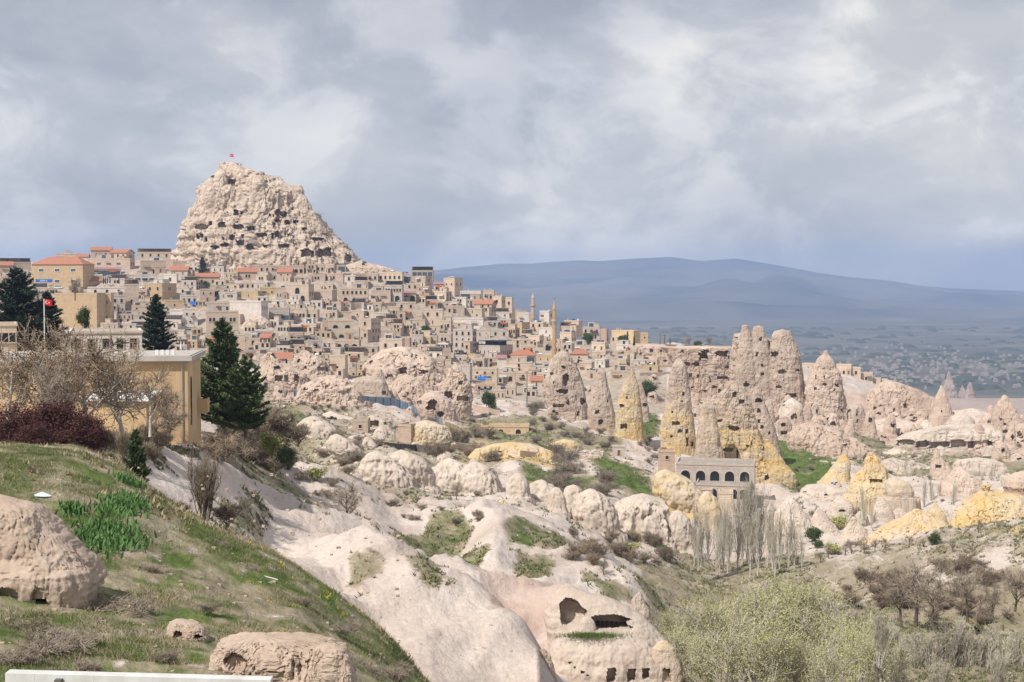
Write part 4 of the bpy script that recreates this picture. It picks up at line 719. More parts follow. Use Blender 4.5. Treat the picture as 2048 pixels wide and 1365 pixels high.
# --- yellow rocks of the right valley
yc = R('yellow_rock', 'bright yellow cone with long shadowed window standing on a split block', [(905,1738,1747),(914,1732,1754),(930,1726,1764),(945,1718,1772),(958,1708,1782),(970,1702,1806),(985,1698,1822),(998,1696,1824)], d=338, caves=[(1753,963,26,9,'r')], mat='white_tuff', yel=[(0, 0.75), (0.5, 0.8), (1, 0.5)], seed=83, amp=0.04, res=1.4)
R('rock_block', '', [(958,1778,1800),(966,1772,1818),(980,1770,1826),(998,1772,1826)], d=330, mat='white_tuff', yel=[(0, 0.35), (1, 0.25)], seed=84, amp=0.03, parent=yc, res=1.5)
for i, (ol, lb, mm, yl, kw) in enumerate([
 ([(911,1682,1692),(922,1674,1698),(940,1660,1700),(958,1644,1702),(968,1638,1704)], 'yellow fin of rock leaning left beside the bright yellow cone', 'white_tuff', 0.75, {}),
 ([(972,1612,1672),(980,1602,1694),(992,1597,1712),(1004,1596,1716)], 'pale flat-topped rock with litter on its shelf below green slope', 'white_tuff', 0.15, dict(caves=[(1610,985,10,5,'o'),(1652,990,8,4,'o')])),
 ([(1003,1668,1700),(1012,1660,1706),(1028,1652,1708),(1050,1650,1712)], 'cream rounded boulder with dark burrow left of the pale pillar', 'white_tuff', 0.1, dict(caves=[(1684,1022,14,6,'o')])),
 ([(996,1756,1766),(1006,1750,1776),(1024,1746,1786),(1046,1744,1792)], 'cream pillar rock with narrow top among the poplars', 'white_tuff', 0.05, {}),
 ([(1020,1790,1808),(1028,1782,1814),(1045,1778,1816)], 'small cream hump right of the cream pillar', 'white_tuff', 0.1, {}),
 ([(1020,1828,1842),(1030,1816,1862),(1042,1798,1886),(1058,1762,1896),(1075,1742,1898),(1092,1736,1896)], 'long yellow banded ridge above the orchard trees', 'white_tuff', 0.62, dict(freq=5)),
 ([(1007,1867,1872),(1016,1860,1880),(1030,1850,1890),(1050,1845,1896),(1062,1845,1897)], 'yellow pyramid rock at the right end of the banded ridge', 'white_tuff', 0.72, {}),
 ([(1035,1704,1711),(1046,1697,1720),(1062,1686,1732),(1085,1672,1744)], 'pale yellow tent-shaped rock at the left end of the orchard', 'white_tuff', 0.3, {}),
 ([(966,1971,1979),(971,1967,1982),(978,1966,1983),(982,1969,1981),(986,1960,1996),(992,1948,2040),(1008,1930,2062),(1030,1912,2075),(1050,1903,2080),(1070,1900,2082)], 'large orange striped rock with a small mushroom cap, right edge', 'white_tuff', 0.85, dict(freq=4, d=292)),
 ([(948,2030,2070),(958,2012,2085),(972,2006,2090),(976,2010,2086),(984,2012,2084),(994,2008,2088)], 'pale pink mushroom rock with flat brim at the right edge', 'pink', 0.0, dict(d=300)),
 ([(900,1870,1875),(912,1866,1882),(928,1862,1894),(944,1860,1904),(960,1858,1912)], 'small pink cone with a dark window behind the poplars', 'pink', 0.0, dict(caves=[(1877,933,13,7,'r')])),
 ([(936,1912,1925),(945,1900,1940),(958,1890,1958),(975,1882,1970),(992,1880,1975)], 'smooth pink mound right of the small pink cone', 'pink', 0.0, {}),
 ([(921,1915,1990),(928,1908,2010),(940,1905,2016),(956,1904,2020)], 'low white cliff band above the right poplars', 'white_tuff', 0.0, dict(thick=0.3)),
 ([(920,1768,1800),(926,1762,1845),(936,1760,1870),(950,1760,1876)], 'low white cliff band right of the bright yellow cone', 'white_tuff', 0.0, dict(thick=0.3)),
 ([(1000,1575,1588),(1012,1562,1600),(1030,1550,1612),(1052,1540,1630),(1072,1536,1648)], 'cream dome rock right of the bare poplars', 'white_tuff', 0.1, {}),
 ([(1018,1634,1640),(1030,1626,1652),(1048,1622,1668),(1070,1620,1684)], 'cream pointed rock left of the tent-shaped rock', 'white_tuff', 0.1, {})]):
    kw = dict(kw); kw.setdefault('dr', (262, 480))
    R('yellow_rock' if yl > 0.5 else 'pale_rock', lb, ol, mat=mm, seed=90 + i, amp=0.035, yel=[(0, yl), (1, yl * 0.9)], res=1.5, **kw)
# --- white domes in the middle
for i, (ol, lb, yl) in enumerate([
 ([(949,1030,1042),(956,1022,1048),(970,1017,1053),(990,1016,1056)], 'small white dome standing alone left of the dome cluster', 0.1),
 ([(963,1074,1090),(970,1062,1100),(982,1054,1110),(998,1048,1116)], 'low white hump second from left in the dome cluster', 0.12),
 ([(977,1106,1118),(985,1101,1124),(1000,1099,1128),(1020,1098,1130)], 'narrow white dome third from left in the dome cluster', 0.08),
 ([(974,1136,1156),(982,1131,1162),(998,1129,1166),(1018,1128,1168)], 'white dome half hidden behind the big cracked dome', 0.1),
 ([(981,1172,1188),(990,1160,1202),(1006,1154,1215),(1026,1152,1224),(1046,1156,1228),(1060,1160,1230)], 'big white cracked dome in the middle of the dome cluster', 0.12),
 ([(994,1268,1300),(1000,1252,1316),(1014,1240,1326),(1034,1232,1332),(1056,1230,1338),(1080,1234,1344)], 'broad cream dome with grassy cap and fluted face', 0.15),
 ([(1008,1288,1304),(1020,1278,1322),(1040,1272,1336),(1062,1272,1342),(1084,1276,1346)], 'fluted cream buttress in front of the grassy-capped dome', 0.1),
 ([(1024,1346,1362),(1036,1342,1374),(1058,1340,1382),(1080,1342,1388),(1100,1346,1392)], 'cream cracked rock at the right end of the domes', 0.12),
 ([(943,1320,1340),(950,1314,1358),(964,1312,1376),(982,1314,1392),(1000,1322,1402),(1020,1340,1406)], 'yellow topped rock below the arcaded mansion', 0.55),
 ([(985,1408,1420),(996,1402,1430),(1015,1400,1436),(1040,1402,1440),(1056,1404,1442)], 'yellow hollowed rock left of the bare poplars', 0.6),
 ([(905,790,815),(914,784,835),(930,782,850),(950,800,860),(970,815,864)], 'white rock with rusty red top in the middle slope', 0.08),
 ([(922,886,912),(930,874,930),(945,868,944),(965,866,956),(980,866,960)], 'white gullied rock right of the red-topped rock', 0.05),
 ([(928,940,960),(936,930,976),(952,926,988),(972,924,994),(984,926,996)], 'white gullied rock with bushes, right neighbour of its twin', 0.05),
 ([(906,742,762),(918,734,785),(936,728,806),(955,730,820),(972,738,826)], 'smooth cream slope of rock left of the red-topped rock', 0.1),
 ([(1001,1000,1008),(1010,995,1014),(1020,990,1020),(1031,987,1023)], 'small orange haystack-shaped rock on the pale ridge', 0.95),
 ([(838,612,638),(845,604,652),(856,600,662),(868,602,668)], 'cream flat boulder on the grassy slope below the blue fence', 0.2),
 ([(872,664,682),(884,658,700),(900,662,716),(915,680,724)], 'cream cracked rock on the slope below the arched cellar', 0.15)]):
    ol = [(y, (a + b) / 2 - (b - a) * .62, (a + b) / 2 + (b - a) * .62) for y, a, b in ol] + [(ol[-1][0] + 8, ol[-1][1] - (ol[-1][2] - ol[-1][1]) * .2, ol[-1][2] + (ol[-1][2] - ol[-1][1]) * .2)]
    R('rock_dome', lb, ol, mat='white_tuff', seed=120 + i, amp=0.033, flute=1.7, flat=False, ledge=.03, crack=1.0, crag=.006, yel=[(0, yl), (1, yl * 0.7)], res=1.5, dr=(226, 470))
# --- near rocks
nr = R('niche_rock', 'pale rock hollowed by a great niche with dovecote holes and carved doors', [(1172,1124,1142),(1184,1110,1172),(1194,1100,1212),(1204,1094,1238),(1218,1090,1264),(1234,1088,1288),(1250,1090,1304),(1268,1094,1324),(1290,1098,1342),(1330,1102,1356),(1400,1104,1372)], d=121.5, thick=0.5, caves=[(1147,1230,50,66,'o'),(1214,1247,110,32,'o')], mat='pale', seed=150, crack=.15, ledge=.0, amp=0.014, crag=0.0, flute=0.35, flat=False, res=1.6, freq=5, deep=3, cave_depth=2.0, sq=.85, flarek=0.0)
R('rock_shelf', '', [(1266,1142,1244),(1272,1122,1272),(1284,1108,1298),(1304,1098,1322),(1332,1094,1346),(1400,1090,1366)], d=118.8, thick=.5, mat='pale', seed=181, amp=.016, crack=.2, ledge=.03, flute=.5, flat=False, parent=nr, res=1.6, freq=5, deep=.6, tipk=.01, sq=.8, flarek=.02, caves=[(1223,1352,19,30,'r'),(1263,1352,18,28,'r'),(1292,1348,15,24,'r'),(1165,1345,8,6,'o'),(1150,1335,7,5,'o'),(1176,1352,7,5,'o'),(1140,1326,9,6,'o')], cave_depth=1.2)
R('rock_shelf', '', [(1284,1316,1336),(1296,1306,1348),(1330,1302,1362),(1400,1300,1374)], d=117.5, mat='pale', yel=[(0, .45), (1, .3)], seed=180, amp=.025, crack=.4, parent=nr, res=1.4, thick=.6, deep=.4, freq=4, caves=[(1332,1352,17,30,'r')], cave_depth=1.2, flarek=.02)
for i in range(9):
    x = 1196 + i * 9.2; p = W(x, 1247 + i * 0.6, 120.6); MB().box(-0.16, -0.05, -0.16, 0.16, 0.3, 0.16).build('dovecote_hole', bpy.data.materials.get('hole_shade') or mat('hole_shade', (0.03, 0.025, 0.02)), nr, loc=p)  # solid blocks; the shade inside the holes is painted as their dark colour
R('niche_boulder', 'rounded pale block left standing inside the great niche', [(1236,1165,1182),(1243,1160,1190),(1256,1158,1192),(1270,1158,1193)], d=119.5, mat='pale', seed=152, crack=.3, flat=False, ledge=.02, amp=0.03, flute=0.2, res=1.6, thick=0.6)
R('rock_spur', 'grey pointed spur standing right behind the niche rock', [(1186,1275,1281),(1196,1266,1287),(1212,1260,1294),(1238,1256,1304),(1255,1254,1308)], d=132, mat='tuff', seed=153, crack=.3, flat=False, ledge=.02, amp=0.05, crag=0.03, res=1.6, thick=0.6)
nb = R('near_boulder', 'big tan overhanging boulder at the left edge of the grass slope', [(1002,-70,30),(1008,-85,56),(1022,-92,84),(1045,-100,104),(1072,-104,134),(1100,-106,160),(1124,-106,186),(1142,-106,198),(1156,-104,205),(1166,-98,198)], d=43.8, thick=0.7, mat='near', seed=154, crack=.5, ledge=.0, flat=False, amp=0.03, crag=.006, flute=0.4, res=1.6, freq=4, deep=0.12, flarek=0.0, sq=.6)
R('under_wall', '', [(1120,-80,150),(1140,-86,184),(1165,-86,192),(1195,-84,188),(1225,-84,186),(1245,-84,190)], d=43.4, thick=0.68, caves=[(80,1196,36,44,'a'),(15,1198,50,46,'o')], mat='near', seed=158, crack=.8, flat=False, amp=.025, flute=.9, res=1.6, deep=1.5, flarek=.02, sq=.7, cave_depth=.7, parent=nb)
R('near_outcrop', 'tan fractured outcrop at the bottom edge below the grass slope', [(1272,500,570),(1277,462,622),(1286,440,660),(1300,428,684),(1322,422,698),(1348,420,706),(1385,418,712)], d=37.0, thick=0.6, caves=[(470,1325,50,34,'o')], mat='near', seed=155, crack=1.2, ledge=.12, flat=True, amp=0.03, crag=0.022, flute=1.0, res=1.6, freq=6, deep=1.2, cave_depth=0.3, tipk=.05, sq=.6, flarek=.0)
R('outcrop_block', 'angular tan block leaning on the right end of the fractured outcrop', [(1290,640,668),(1298,628,690),(1316,622,700),(1345,618,706),(1385,616,712)], d=36.2, thick=.7, mat='near', seed=159, crack=.8, flat=True, amp=.04, crag=.03, res=1.6, deep=.8, tipk=.08, sq=.5, flarek=0)
R('near_outcrop', 'small tan crumbling outcrop on the grass left of the larger one', [(1240,352,372),(1245,340,392),(1256,335,410),(1274,336,418),(1300,342,424)], d=41.4, thick=0.8, caves=[(354,1270,22,16,'o'),(396,1274,22,10,'o')], mat='near', seed=156, crack=.9, ledge=.05, flat=True, amp=0.04, crag=0.025, res=1.5, freq=4, deep=0.8, cave_depth=0.35, tipk=.08, sq=.7, flarek=.0)
R('cave_mouth_rock', 'grey rock lump with a dark round hole at the bottom of the big pale dome', [(1300,1082,1092),(1312,1074,1102),(1330,1066,1108),(1350,1060,1112),(1380,1056,1116)], d=100, caves=[(1080,1345,14,20,'a')], mat='tuff', seed=157, crack=.35, ledge=.03, amp=0.05, crag=0.02, res=1.7, thick=0.6)
for i, (a, b, c) in enumerate([(1898, 744, 2050), (1925, 771, 2080), (1940, 765, 2060), (1790, 754, 3100)]):
    R('far_cone', ['tallest hazy grey cone on the far plain', 'smallest hazy cone beside the tallest far one', 'middle hazy cone right of the smallest far one', 'faint hazy cone far off above the right ridge'][i], [(b, a - 1, a + 1), (b + 12, a - 5, a + 5), (b + 26, a - 10, a + 10), (b + 40, a - 15, a + 15), (b + 60, a - 20, a + 20)], d=c, mat='bench', seed=160 + i, amp=0.05, res=1.6, cat='rock', deep=20)
# ------------------------------------------------------------------ village
def wallmat(name, c, v=0.10):
    """coursed stone: faint block joints, stains, block to block shade"""
    m, t, b = newmat(name); L = t.links.new; nn = t.nodes.new
    b.inputs['Roughness'].default_value = 0.92; b.inputs['Specular IOR Level'].default_value = 0.12
    tcn = nn('ShaderNodeTexCoord'); mpn = nn('ShaderNodeMapping'); mpn.inputs['Rotation'].default_value = (math.radians(90), 0, 0)
    L(tcn.outputs['Object'], mpn.inputs['Vector'])
    br = nn('ShaderNodeTexBrick'); br.inputs['Scale'].default_value = 1.0; br.inputs['Brick Width'].default_value = 0.9; br.inputs['Row Height'].default_value = 0.42; br.inputs['Mortar Size'].default_value = 0.018
    br.inputs['Color1'].default_value = (*[x * 0.93 for x in c], 1); br.inputs['Color2'].default_value = (*[min(1, x * 1.06) for x in c], 1); br.inputs['Mortar'].default_value = (*[x * 0.84 for x in c], 1)
    L(mpn.outputs[0], br.inputs['Vector'])
    nz = nn('ShaderNodeTexNoise'); nz.inputs['Scale'].default_value = 0.45; nz.inputs['Detail'].default_value = 7; nz.inputs['Roughness'].default_value = 0.65
    L(tcn.outputs['Object'], nz.inputs['Vector'])
    cr = nn('ShaderNodeValToRGB'); cr.color_ramp.elements[0].position = 0.32; cr.color_ramp.elements[0].color = (0.80, 0.78, 0.76, 1); cr.color_ramp.elements[1].position = 0.62; cr.color_ramp.elements[1].color = (1.06, 1.05, 1.04, 1)
    L(nz.outputs['Fac'], cr.inputs['Fac'])
    mx_ = nn('ShaderNodeMixRGB'); mx_.blend_type = 'MULTIPLY'; mx_.inputs[0].default_value = 0.9; L(br.outputs['Color'], mx_.inputs[1]); L(cr.outputs[0], mx_.inputs[2])
    oi = nn('ShaderNodeObjectInfo'); hs = nn('ShaderNodeHueSaturation'); mr = nn('ShaderNodeMapRange'); mr.inputs['To Min'].default_value = 1 - v; mr.inputs['To Max'].default_value = 1 + v
    L(oi.outputs['Random'], mr.inputs['Value']); L(mr.outputs[0], hs.inputs['Value']); L(mx_.outputs[0], hs.inputs['Color']); L(hs.outputs[0], b.inputs['Base Color'])
    bm = nn('ShaderNodeBump'); bm.inputs['Distance'].default_value = 0.05; L(br.outputs['Fac'], bm.inputs['Height']); bm.invert = True; L(bm.outputs[0], b.inputs['Normal'])
    return m
WALLC = {'cream': (0.60, 0.52, 0.425), 'beige': (0.56, 0.475, 0.39), 'stone': (0.50, 0.42, 0.35), 'grey': (0.50, 0.465, 0.435), 'white': (0.66, 0.635, 0.60), 'tan': (0.555, 0.435, 0.28), 'yellow': (0.585, 0.465, 0.295), 'pink': (0.50, 0.395, 0.325), 'ochre': (0.60, 0.37, 0.16)}
WALLC = {k: (c[0] * 1.06, c[1] * 1.005, c[2] * 0.975) for k, c in WALLC.items()}
WM = {k: wallmat('wall_' + k, c) for k, c in WALLC.items()}
M['trim'] = mat('stone_trim', (0.55, 0.47, 0.37), (0.47, 0.39, 0.30), 0.8, 0.9)
M['glass'] = mat('window_glass', (0.022, 0.026, 0.032), (0.012, 0.014, 0.018), 0.7, 0.25, spec=0.4)
M['bglass'] = mat('blue_glass', (0.07, 0.13, 0.18), (0.03, 0.06, 0.09), 0.4, 0.18, spec=0.6)
M['roofgrey'] = mat('flat_roof', (0.36, 0.325, 0.285), (0.25, 0.22, 0.19), 0.5, 0.95)
M['tile'] = mat('red_tile', (0.43, 0.19, 0.12), (0.31, 0.135, 0.09), 1.1, 0.85, bump=0.04, bscale=5, stretch=(3, 1, 1))
M['mauve'] = mat('mauve_sheet', (0.38, 0.20, 0.20), (0.30, 0.16, 0.17), 0.8, 0.7)
M['wood'] = mat('brown_wood', (0.22, 0.10, 0.05), (0.13, 0.06, 0.03), 2.0, 0.8)
M['green_frame'] = mat('green_frame', (0.03, 0.12, 0.11), (0.02, 0.08, 0.08), 2.0, 0.6)
M['dark_metal'] = mat('dark_metal', (0.04, 0.04, 0.045), (0.025, 0.025, 0.03), 2.0, 0.5)
M['white_paint'] = mat('white_paint', (0.75, 0.75, 0.74), (0.66, 0.66, 0.65), 1.0, 0.6)
M['steel'] = mat('steel', (0.42, 0.43, 0.45), (0.34, 0.35, 0.37), 1.0, 0.4, metal=0.5)
M['blue_cloth'] = mat('blue_tarpaulin', (0.02, 0.16, 0.55), (0.015, 0.10, 0.38), 1.0, 0.6)
M['red_cloth'] = mat('red_cloth', (0.60, 0.02, 0.025), (0.48, 0.015, 0.02), 1.0, 0.8)
M['orange_cloth'] = mat('orange_cloth', (0.62, 0.20, 0.05), (0.5, 0.14, 0.03), 1.0, 0.8)
M['panel_blue'] = mat('solar_panel', (0.03, 0.05, 0.10), (0.02, 0.03, 0.06), 1.0, 0.2, spec=0.6)

def arch_pts(w, h, n=8):
    r = w / 2; pts = [(-r, 0), (r, 0)]
    rise = min(r, h * 0.6)
    for k in range(n + 1):
        a = math.pi * k / n; pts.append((r * math.cos(a), h - rise + rise * math.sin(a)))
    return pts
WMESH = {}
def winmesh(kind):
    if kind in WMESH: return WMESH[kind]
    b = MB(); frame = M['trim']; gl = M['glass']
    if kind in 'rspqwn':
        w, h = dict(r=(1.15, 1.8), s=(0.85, 0.95), p=(1.05, 1.7), q=(1.3, 1.7), w=(2.8, 1.6), n=(0.9, 1.5))[kind]
        fr = M['wood'] if kind == 'q' else M['white_paint'] if kind in 'wn' else frame
        t_ = 0.16; mm = [fr, gl]
        b.box(-w/2 - t_, -0.10, -t_, -w/2, 0.05, h + t_); b.box(w/2, -0.10, -t_, w/2 + t_, 0.05, h + t_)
        b.box(-w/2, -0.11, h, w/2, 0.05, h + t_ * 1.2); b.box(-w/2 - t_ * 1.3, -0.18, -t_ * 1.3, w/2 + t_ * 1.3, 0.05, 0)
        b.box(-w/2, -0.02, 0, w/2, 0.05, h, 1)
        if kind in 'wn':
            for k in range(1, 4 if kind == 'w' else 2): x = -w/2 + w * k / (4 if kind == 'w' else 2); b.box(x - 0.04, -0.05, 0, x + 0.04, -0.02, h)
    elif kind in 'tag':
        w, h = dict(t=(0.85, 1.9), a=(2.6, 3.0), g=(2.4, 1.7))[kind]; mm = [frame if kind != 'g' else M['green_frame'], gl]
        op = arch_pts(w, h, 10); ip = arch_pts(w - 0.36, h - 0.2, 10)
        n = len(op)
        vs = [(x, -0.11, z) for x, z in op] + [(x, -0.11, z + (0.02 if z < 0.01 else 0)) for x, z in ip] + [(x, 0.05, z) for x, z in op] + [(x, 0.0, z + (0.02 if z < 0.01 else 0)) for x, z in ip]
        fs = []
        for i in range(1, n):
            j = (i + 1) % n
            fs += [(i, j, n + j, n + i), (i, 2 * n + i, 2 * n + j, j), (n + i, n + j, 3 * n + j, 3 * n + i)]
        b.add(vs, fs, 0); b.add([(x, -0.015, z) for x, z in ip], [tuple(range(n))], 1)
    elif kind == 'd':
        mm = [frame, M['wood']]; b.box(-0.75, -0.12, 0, -0.55, 0.05, 2.35); b.box(0.55, -0.12, 0, 0.75, 0.05, 2.35); b.box(-0.75, -0.13, 2.2, 0.75, 0.05, 2.45); b.box(-0.55, -0.03, 0, 0.55, 0.05, 2.2, 1)
    elif kind == 'b':                      # glazed bay of a restaurant front
        mm = [M['dark_metal'], M['bglass']]; b.box(-1.5, -0.03, 0, 1.5, 0.05, 2.5, 1); b.box(-1.56, -0.10, 0, -1.44, 0.05, 2.55); b.box(1.44, -0.10, 0, 1.56, 0.05, 2.55); b.box(-1.44, -0.10, 2.42, 1.44, 0.05, 2.55); b.box(-1.44, -0.10, 0, 1.44, 0.05, 0.1)
    WMESH[kind] = (b.mesh({'d': 'door', 'b': 'glazed_bay'}.get(kind, 'window'), mm), dict(r=1.6, s=0.8, p=1.55, q=1.6, w=1.5, n=1.5, t=1.9, a=3.0, g=1.7, d=2.35, b=2.5)[kind], dict(r=1.3, s=1.0, p=1.25, q=1.4, w=2.9, n=1.2, t=1.0, a=2.7, g=2.5, d=1.5, b=3.0)[kind])
    return WMESH[kind]
def slots(n, kind, W_):
    ww = winmesh(kind)[2]
    if kind == 'p':                        # windows in pairs
        g = W_ / max(1, n); r = []
        for i in range(n): c = -W_ / 2 + g * (i + .5); r += [c - 0.8, c + 0.8]
        return r
    return [-W_ / 2 + W_ * (i + .5) / n for i in range(n)]
hrng = random.Random(77)
PARTS_ROOF = {}
def shared(key, fn):
    if key not in PARTS_ROOF: PARTS_ROOF[key] = fn()
    return PARTS_ROOF[key]
def m_chimney(): b = MB(); b.box(-.35, -.3, 0, .35, .3, 1.3).box(-.45, -.4, 1.3, .45, .4, 1.45).box(-.25, -.2, 1.45, .25, .2, 1.7); return b.mesh('chimney', [M['trim']])
def m_tank(): b = MB(); b.tube([(-.7, 0, .9), (.7, 0, .9)], .38, 8).box(-.6, -.3, 0, -.5, .3, .6).box(.5, -.3, 0, .6, .3, .6); return b.mesh('water_tank', [M['steel']])
def m_panel(): b = MB(); b.add([(-1, -.7, .2), (1, -.7, .2), (1, .5, 1.2), (-1, .5, 1.2), (-1, -.66, .12), (1, -.66, .12), (1, .54, 1.12), (-1, .54, 1.12)], [(0, 1, 2, 3), (7, 6, 5, 4), (0, 4, 5, 1), (1, 5, 6, 2), (2, 6, 7, 3), (3, 7, 4, 0)]); b.box(-.9, .4, 0, -.8, .5, 1.1).box(.8, .4, 0, .9, .5, 1.1); return b.mesh('solar_panel', [M['panel_blue']])
def m_dish():
    b = MB(); n = 10; vs = [(0, .12, 1.0)] + [(.5 * math.cos(6.283 * k / n), -.08, 1.0 + .5 * math.sin(6.283 * k / n)) for k in range(n)]
    b.add(vs, [(0, 1 + k, 1 + (k + 1) % n) for k in range(n)] + [(0, 1 + (k + 1) % n, 1 + k) for k in range(n)]); b.tube([(0, .1, 0), (0, .1, 1)], .05, 5); return b.mesh('satellite_dish', [M['white_paint']])
def m_hut(): b = MB(); b.box(-1.3, -1.2, 0, 1.3, 1.2, 2.1).box(-1.45, -1.35, 2.1, 1.45, 1.35, 2.25); return b.mesh('stair_hut', [M['trim']])
ROOFBITS = [('chimney', m_chimney), ('water_tank', m_tank), ('solar_panel', m_panel), ('satellite_dish', m_dish), ('stair_hut', m_hut)]

HOUSES = []
def house(x0, x1, yt, yb, side=0, col='beige', wins='', roof='f', label='', d=None, name='stone_house', cat='house', rooftop=None, psi=None, sidewins=None, group=None, depth=None, rise=None, canopy=None, wsc=1.35):
    xm = (x0 + x1) / 2
    if d is None: d = hit(xm, yb, 440, 960)
    s = d / F; w = (x1 - x0) * s; H = (yb - yt) * s
    if psi is None: psi = math.radians(30) if side > 6 else math.radians(16) if side > 0 else math.radians(hrng.uniform(-4, 7))
    Wd = w / math.cos(psi); psi_v = psi; psi = psi + (xm - 1024) / F
    Dp = depth or (min(max(side * s / math.sin(psi_v), 3.5), 16) if side > 0 else hrng.uniform(5, 8))
    c = W(xm, yb, d); c.z = W(xm, yb, d).z
    root = thing(name, label, cat, (c.x, c.y, c.z), -psi, group or 'stone houses of the hillside village')
    low = -max(3.0, 0.35 * Dp + 2.0)
    hw = Wd / 2; pt = 0.28; par = 0.45 if roof in 'ft' else 0.0
    b = MB(); z1 = H
    b.add([(-hw, 0, low), (hw, 0, low), (hw, Dp, low), (-hw, Dp, low), (-hw, 0, z1), (hw, 0, z1), (hw, Dp, z1), (-hw, Dp, z1)],
          [(0, 1, 5, 4), (1, 2, 6, 5), (2, 3, 7, 6), (3, 0, 4, 7)])
    if roof in 'ft':
        b.add([(-hw, 0, z1), (hw, 0, z1), (hw, Dp, z1), (-hw, Dp, z1), (-hw + pt, pt, z1), (hw - pt, pt, z1), (hw - pt, Dp - pt, z1), (-hw + pt, Dp - pt, z1),
               (-hw + pt, pt, z1 - par - .1), (hw - pt, pt, z1 - par - .1), (hw - pt, Dp - pt, z1 - par - .1), (-hw + pt, Dp - pt, z1 - par - .1)],
              [(0, 1, 5, 4), (1, 2, 6, 5), (2, 3, 7, 6), (3, 0, 4, 7), (4, 5, 9, 8), (5, 6, 10, 9), (6, 7, 11, 10), (7, 4, 8, 11)])
    b.build('wall', WM[col], root)
    if roof in 'ft':
        MB().box(-hw + pt, pt, z1 - par - .4, hw - pt, Dp - pt, z1 - par).build('roof', M['roofgrey'], root)
        cz = z1 - 0.75 if H > 3.2 else z1 - .3
        cb = MB(); cb.box(-hw - .10, -.12, cz, hw + .10, -.003, cz + .2); cb.box(hw + .003, -.10, cz, hw + .12, Dp, cz + .2); cb.build('cornice', M['trim'], root)
    elif roof in 'hg':
        o_ = 0.5; rs = rise or min(0.28 * Dp + .6, 2.4); r = MB()
        if roof == 'h':
            k = min(Dp / 2, hw * 0.8)
            vs = [(-hw - o_, -o_, z1), (hw + o_, -o_, z1), (hw + o_, Dp + o_, z1), (-hw - o_, Dp + o_, z1), (-hw + k, Dp / 2, z1 + rs), (hw - k, Dp / 2, z1 + rs)]
            r.add(vs + [(x, y, z - .15) for x, y, z in vs[:4]], [(0, 1, 5, 4), (1, 2, 5), (2, 3, 4, 5), (3, 0, 4), (6, 7, 1, 0), (7, 8, 2, 1), (8, 9, 3, 2), (9, 6, 0, 3), (9, 8, 7, 6)])
        else:
            vs = [(-hw - o_, -o_, z1), (hw + o_, -o_, z1), (hw + o_, Dp / 2, z1 + rs), (-hw - o_, Dp / 2, z1 + rs), (hw + o_, Dp + o_, z1), (-hw - o_, Dp + o_, z1)]
            lo = [(x, y, z - .18) for x, y, z in vs]
            r.add(vs + lo, [(0, 1, 2, 3), (3, 2, 4, 5), (7, 6, 9, 8), (8, 9, 11, 10), (0, 6, 7, 1), (1, 7, 8, 2), (2, 8, 10, 4), (4, 10, 11, 5), (5, 11, 9, 3), (3, 9, 6, 0)])
            gw = MB(); gw.add([(hw - .02, 0.02, z1 - .05), (hw - .02, Dp - .02, z1 - .05), (hw - .02, Dp / 2, z1 + rs - .25)], [(0, 1, 2)]); gw.add([(-hw + .02, 0.02, z1 - .05), (-hw + .02, Dp / 2, z1 + rs - .25), (-hw + .02, Dp - .02, z1 - .05)], [(0, 1, 2)]); gw.build('gable', WM[col], root)
        r.build('roof', M['tile'], root)
    elif roof == 'm':
        MB().add([(-hw - .4, -.5, z1 - .1), (hw + .4, -.5, z1 - .1), (hw + .4, Dp, z1 + 1.1), (-hw - .4, Dp, z1 + 1.1), (-hw - .4, -.5, z1 - .3), (hw + .4, -.5, z1 - .3), (hw + .4, Dp, z1 + .9), (-hw - .4, Dp, z1 + .9)], [(0, 1, 2, 3), (7, 6, 5, 4), (0, 4, 5, 1), (1, 5, 6, 2), (2, 6, 7, 3), (3, 7, 4, 0)]).build('roof', M['mauve'], root)
    if roof == 't' or canopy:              # terrace canopy on posts
        h2 = 2.4; cm = M[canopy] if canopy else M['roofgrey']; zt = z1 - (par if roof in 'ft' else 0)
        MB().box(-hw + .2, .2, zt + h2, hw - .2, Dp - .2, zt + h2 + .2).build('canopy', cm, root)
        nps = max(2, int(Wd / 4) + 1)
        for k in range(nps):
            x = -hw + .4 + (Wd - .8) * k / (nps - 1)
            MB().box(x - .09, .3, zt - .05, x + .09, .48, zt + h2).build('post', M['dark_metal'], root)
        MB().box(-hw + .35, Dp * .55, zt - .05, hw - .35, Dp * .55 + .2, zt + h2).build('back_wall', M['bglass'] if canopy else WM[col], root)
        MB().box(-hw + .1, .05, z1 + .003, hw - .1, .12, z1 + .55).build('railing', M['dark_metal'], root)
    rows = wins.split() if wins else []
    nrow = len(rows)
    if d > 500 and Wd > 5 and H > 3.5:
        if hrng.random() < .5 and roof != 'h':      # a lower wing pushed out in front
            aw, ah, ad = Wd * hrng.uniform(.3, .5), H * hrng.uniform(.35, .6), hrng.uniform(1.6, 3.2); ax_ = hrng.choice([-1, 1]) * (hw - aw / 2 - .05)
            an = MB().box(ax_ - aw / 2, -ad, low, ax_ + aw / 2, -.004, ah).box(ax_ - aw / 2 - .12, -ad - .12, ah + .003, ax_ + aw / 2 + .12, -.004, ah + .22).build('wing', WM[hrng.choice([col, 'cream', 'stone', 'beige'])], root)
            wm_, wh_, ww_ = winmesh(hrng.choice('rrtd')); q = obj('window', wm_, an, (ax_, -ad - .005, max(.2, ah * .55 - wh_ / 2))); sc_ = min(1, ah * .7 / wh_, aw * .8 / ww_); q.scale = (sc_, 1, sc_)
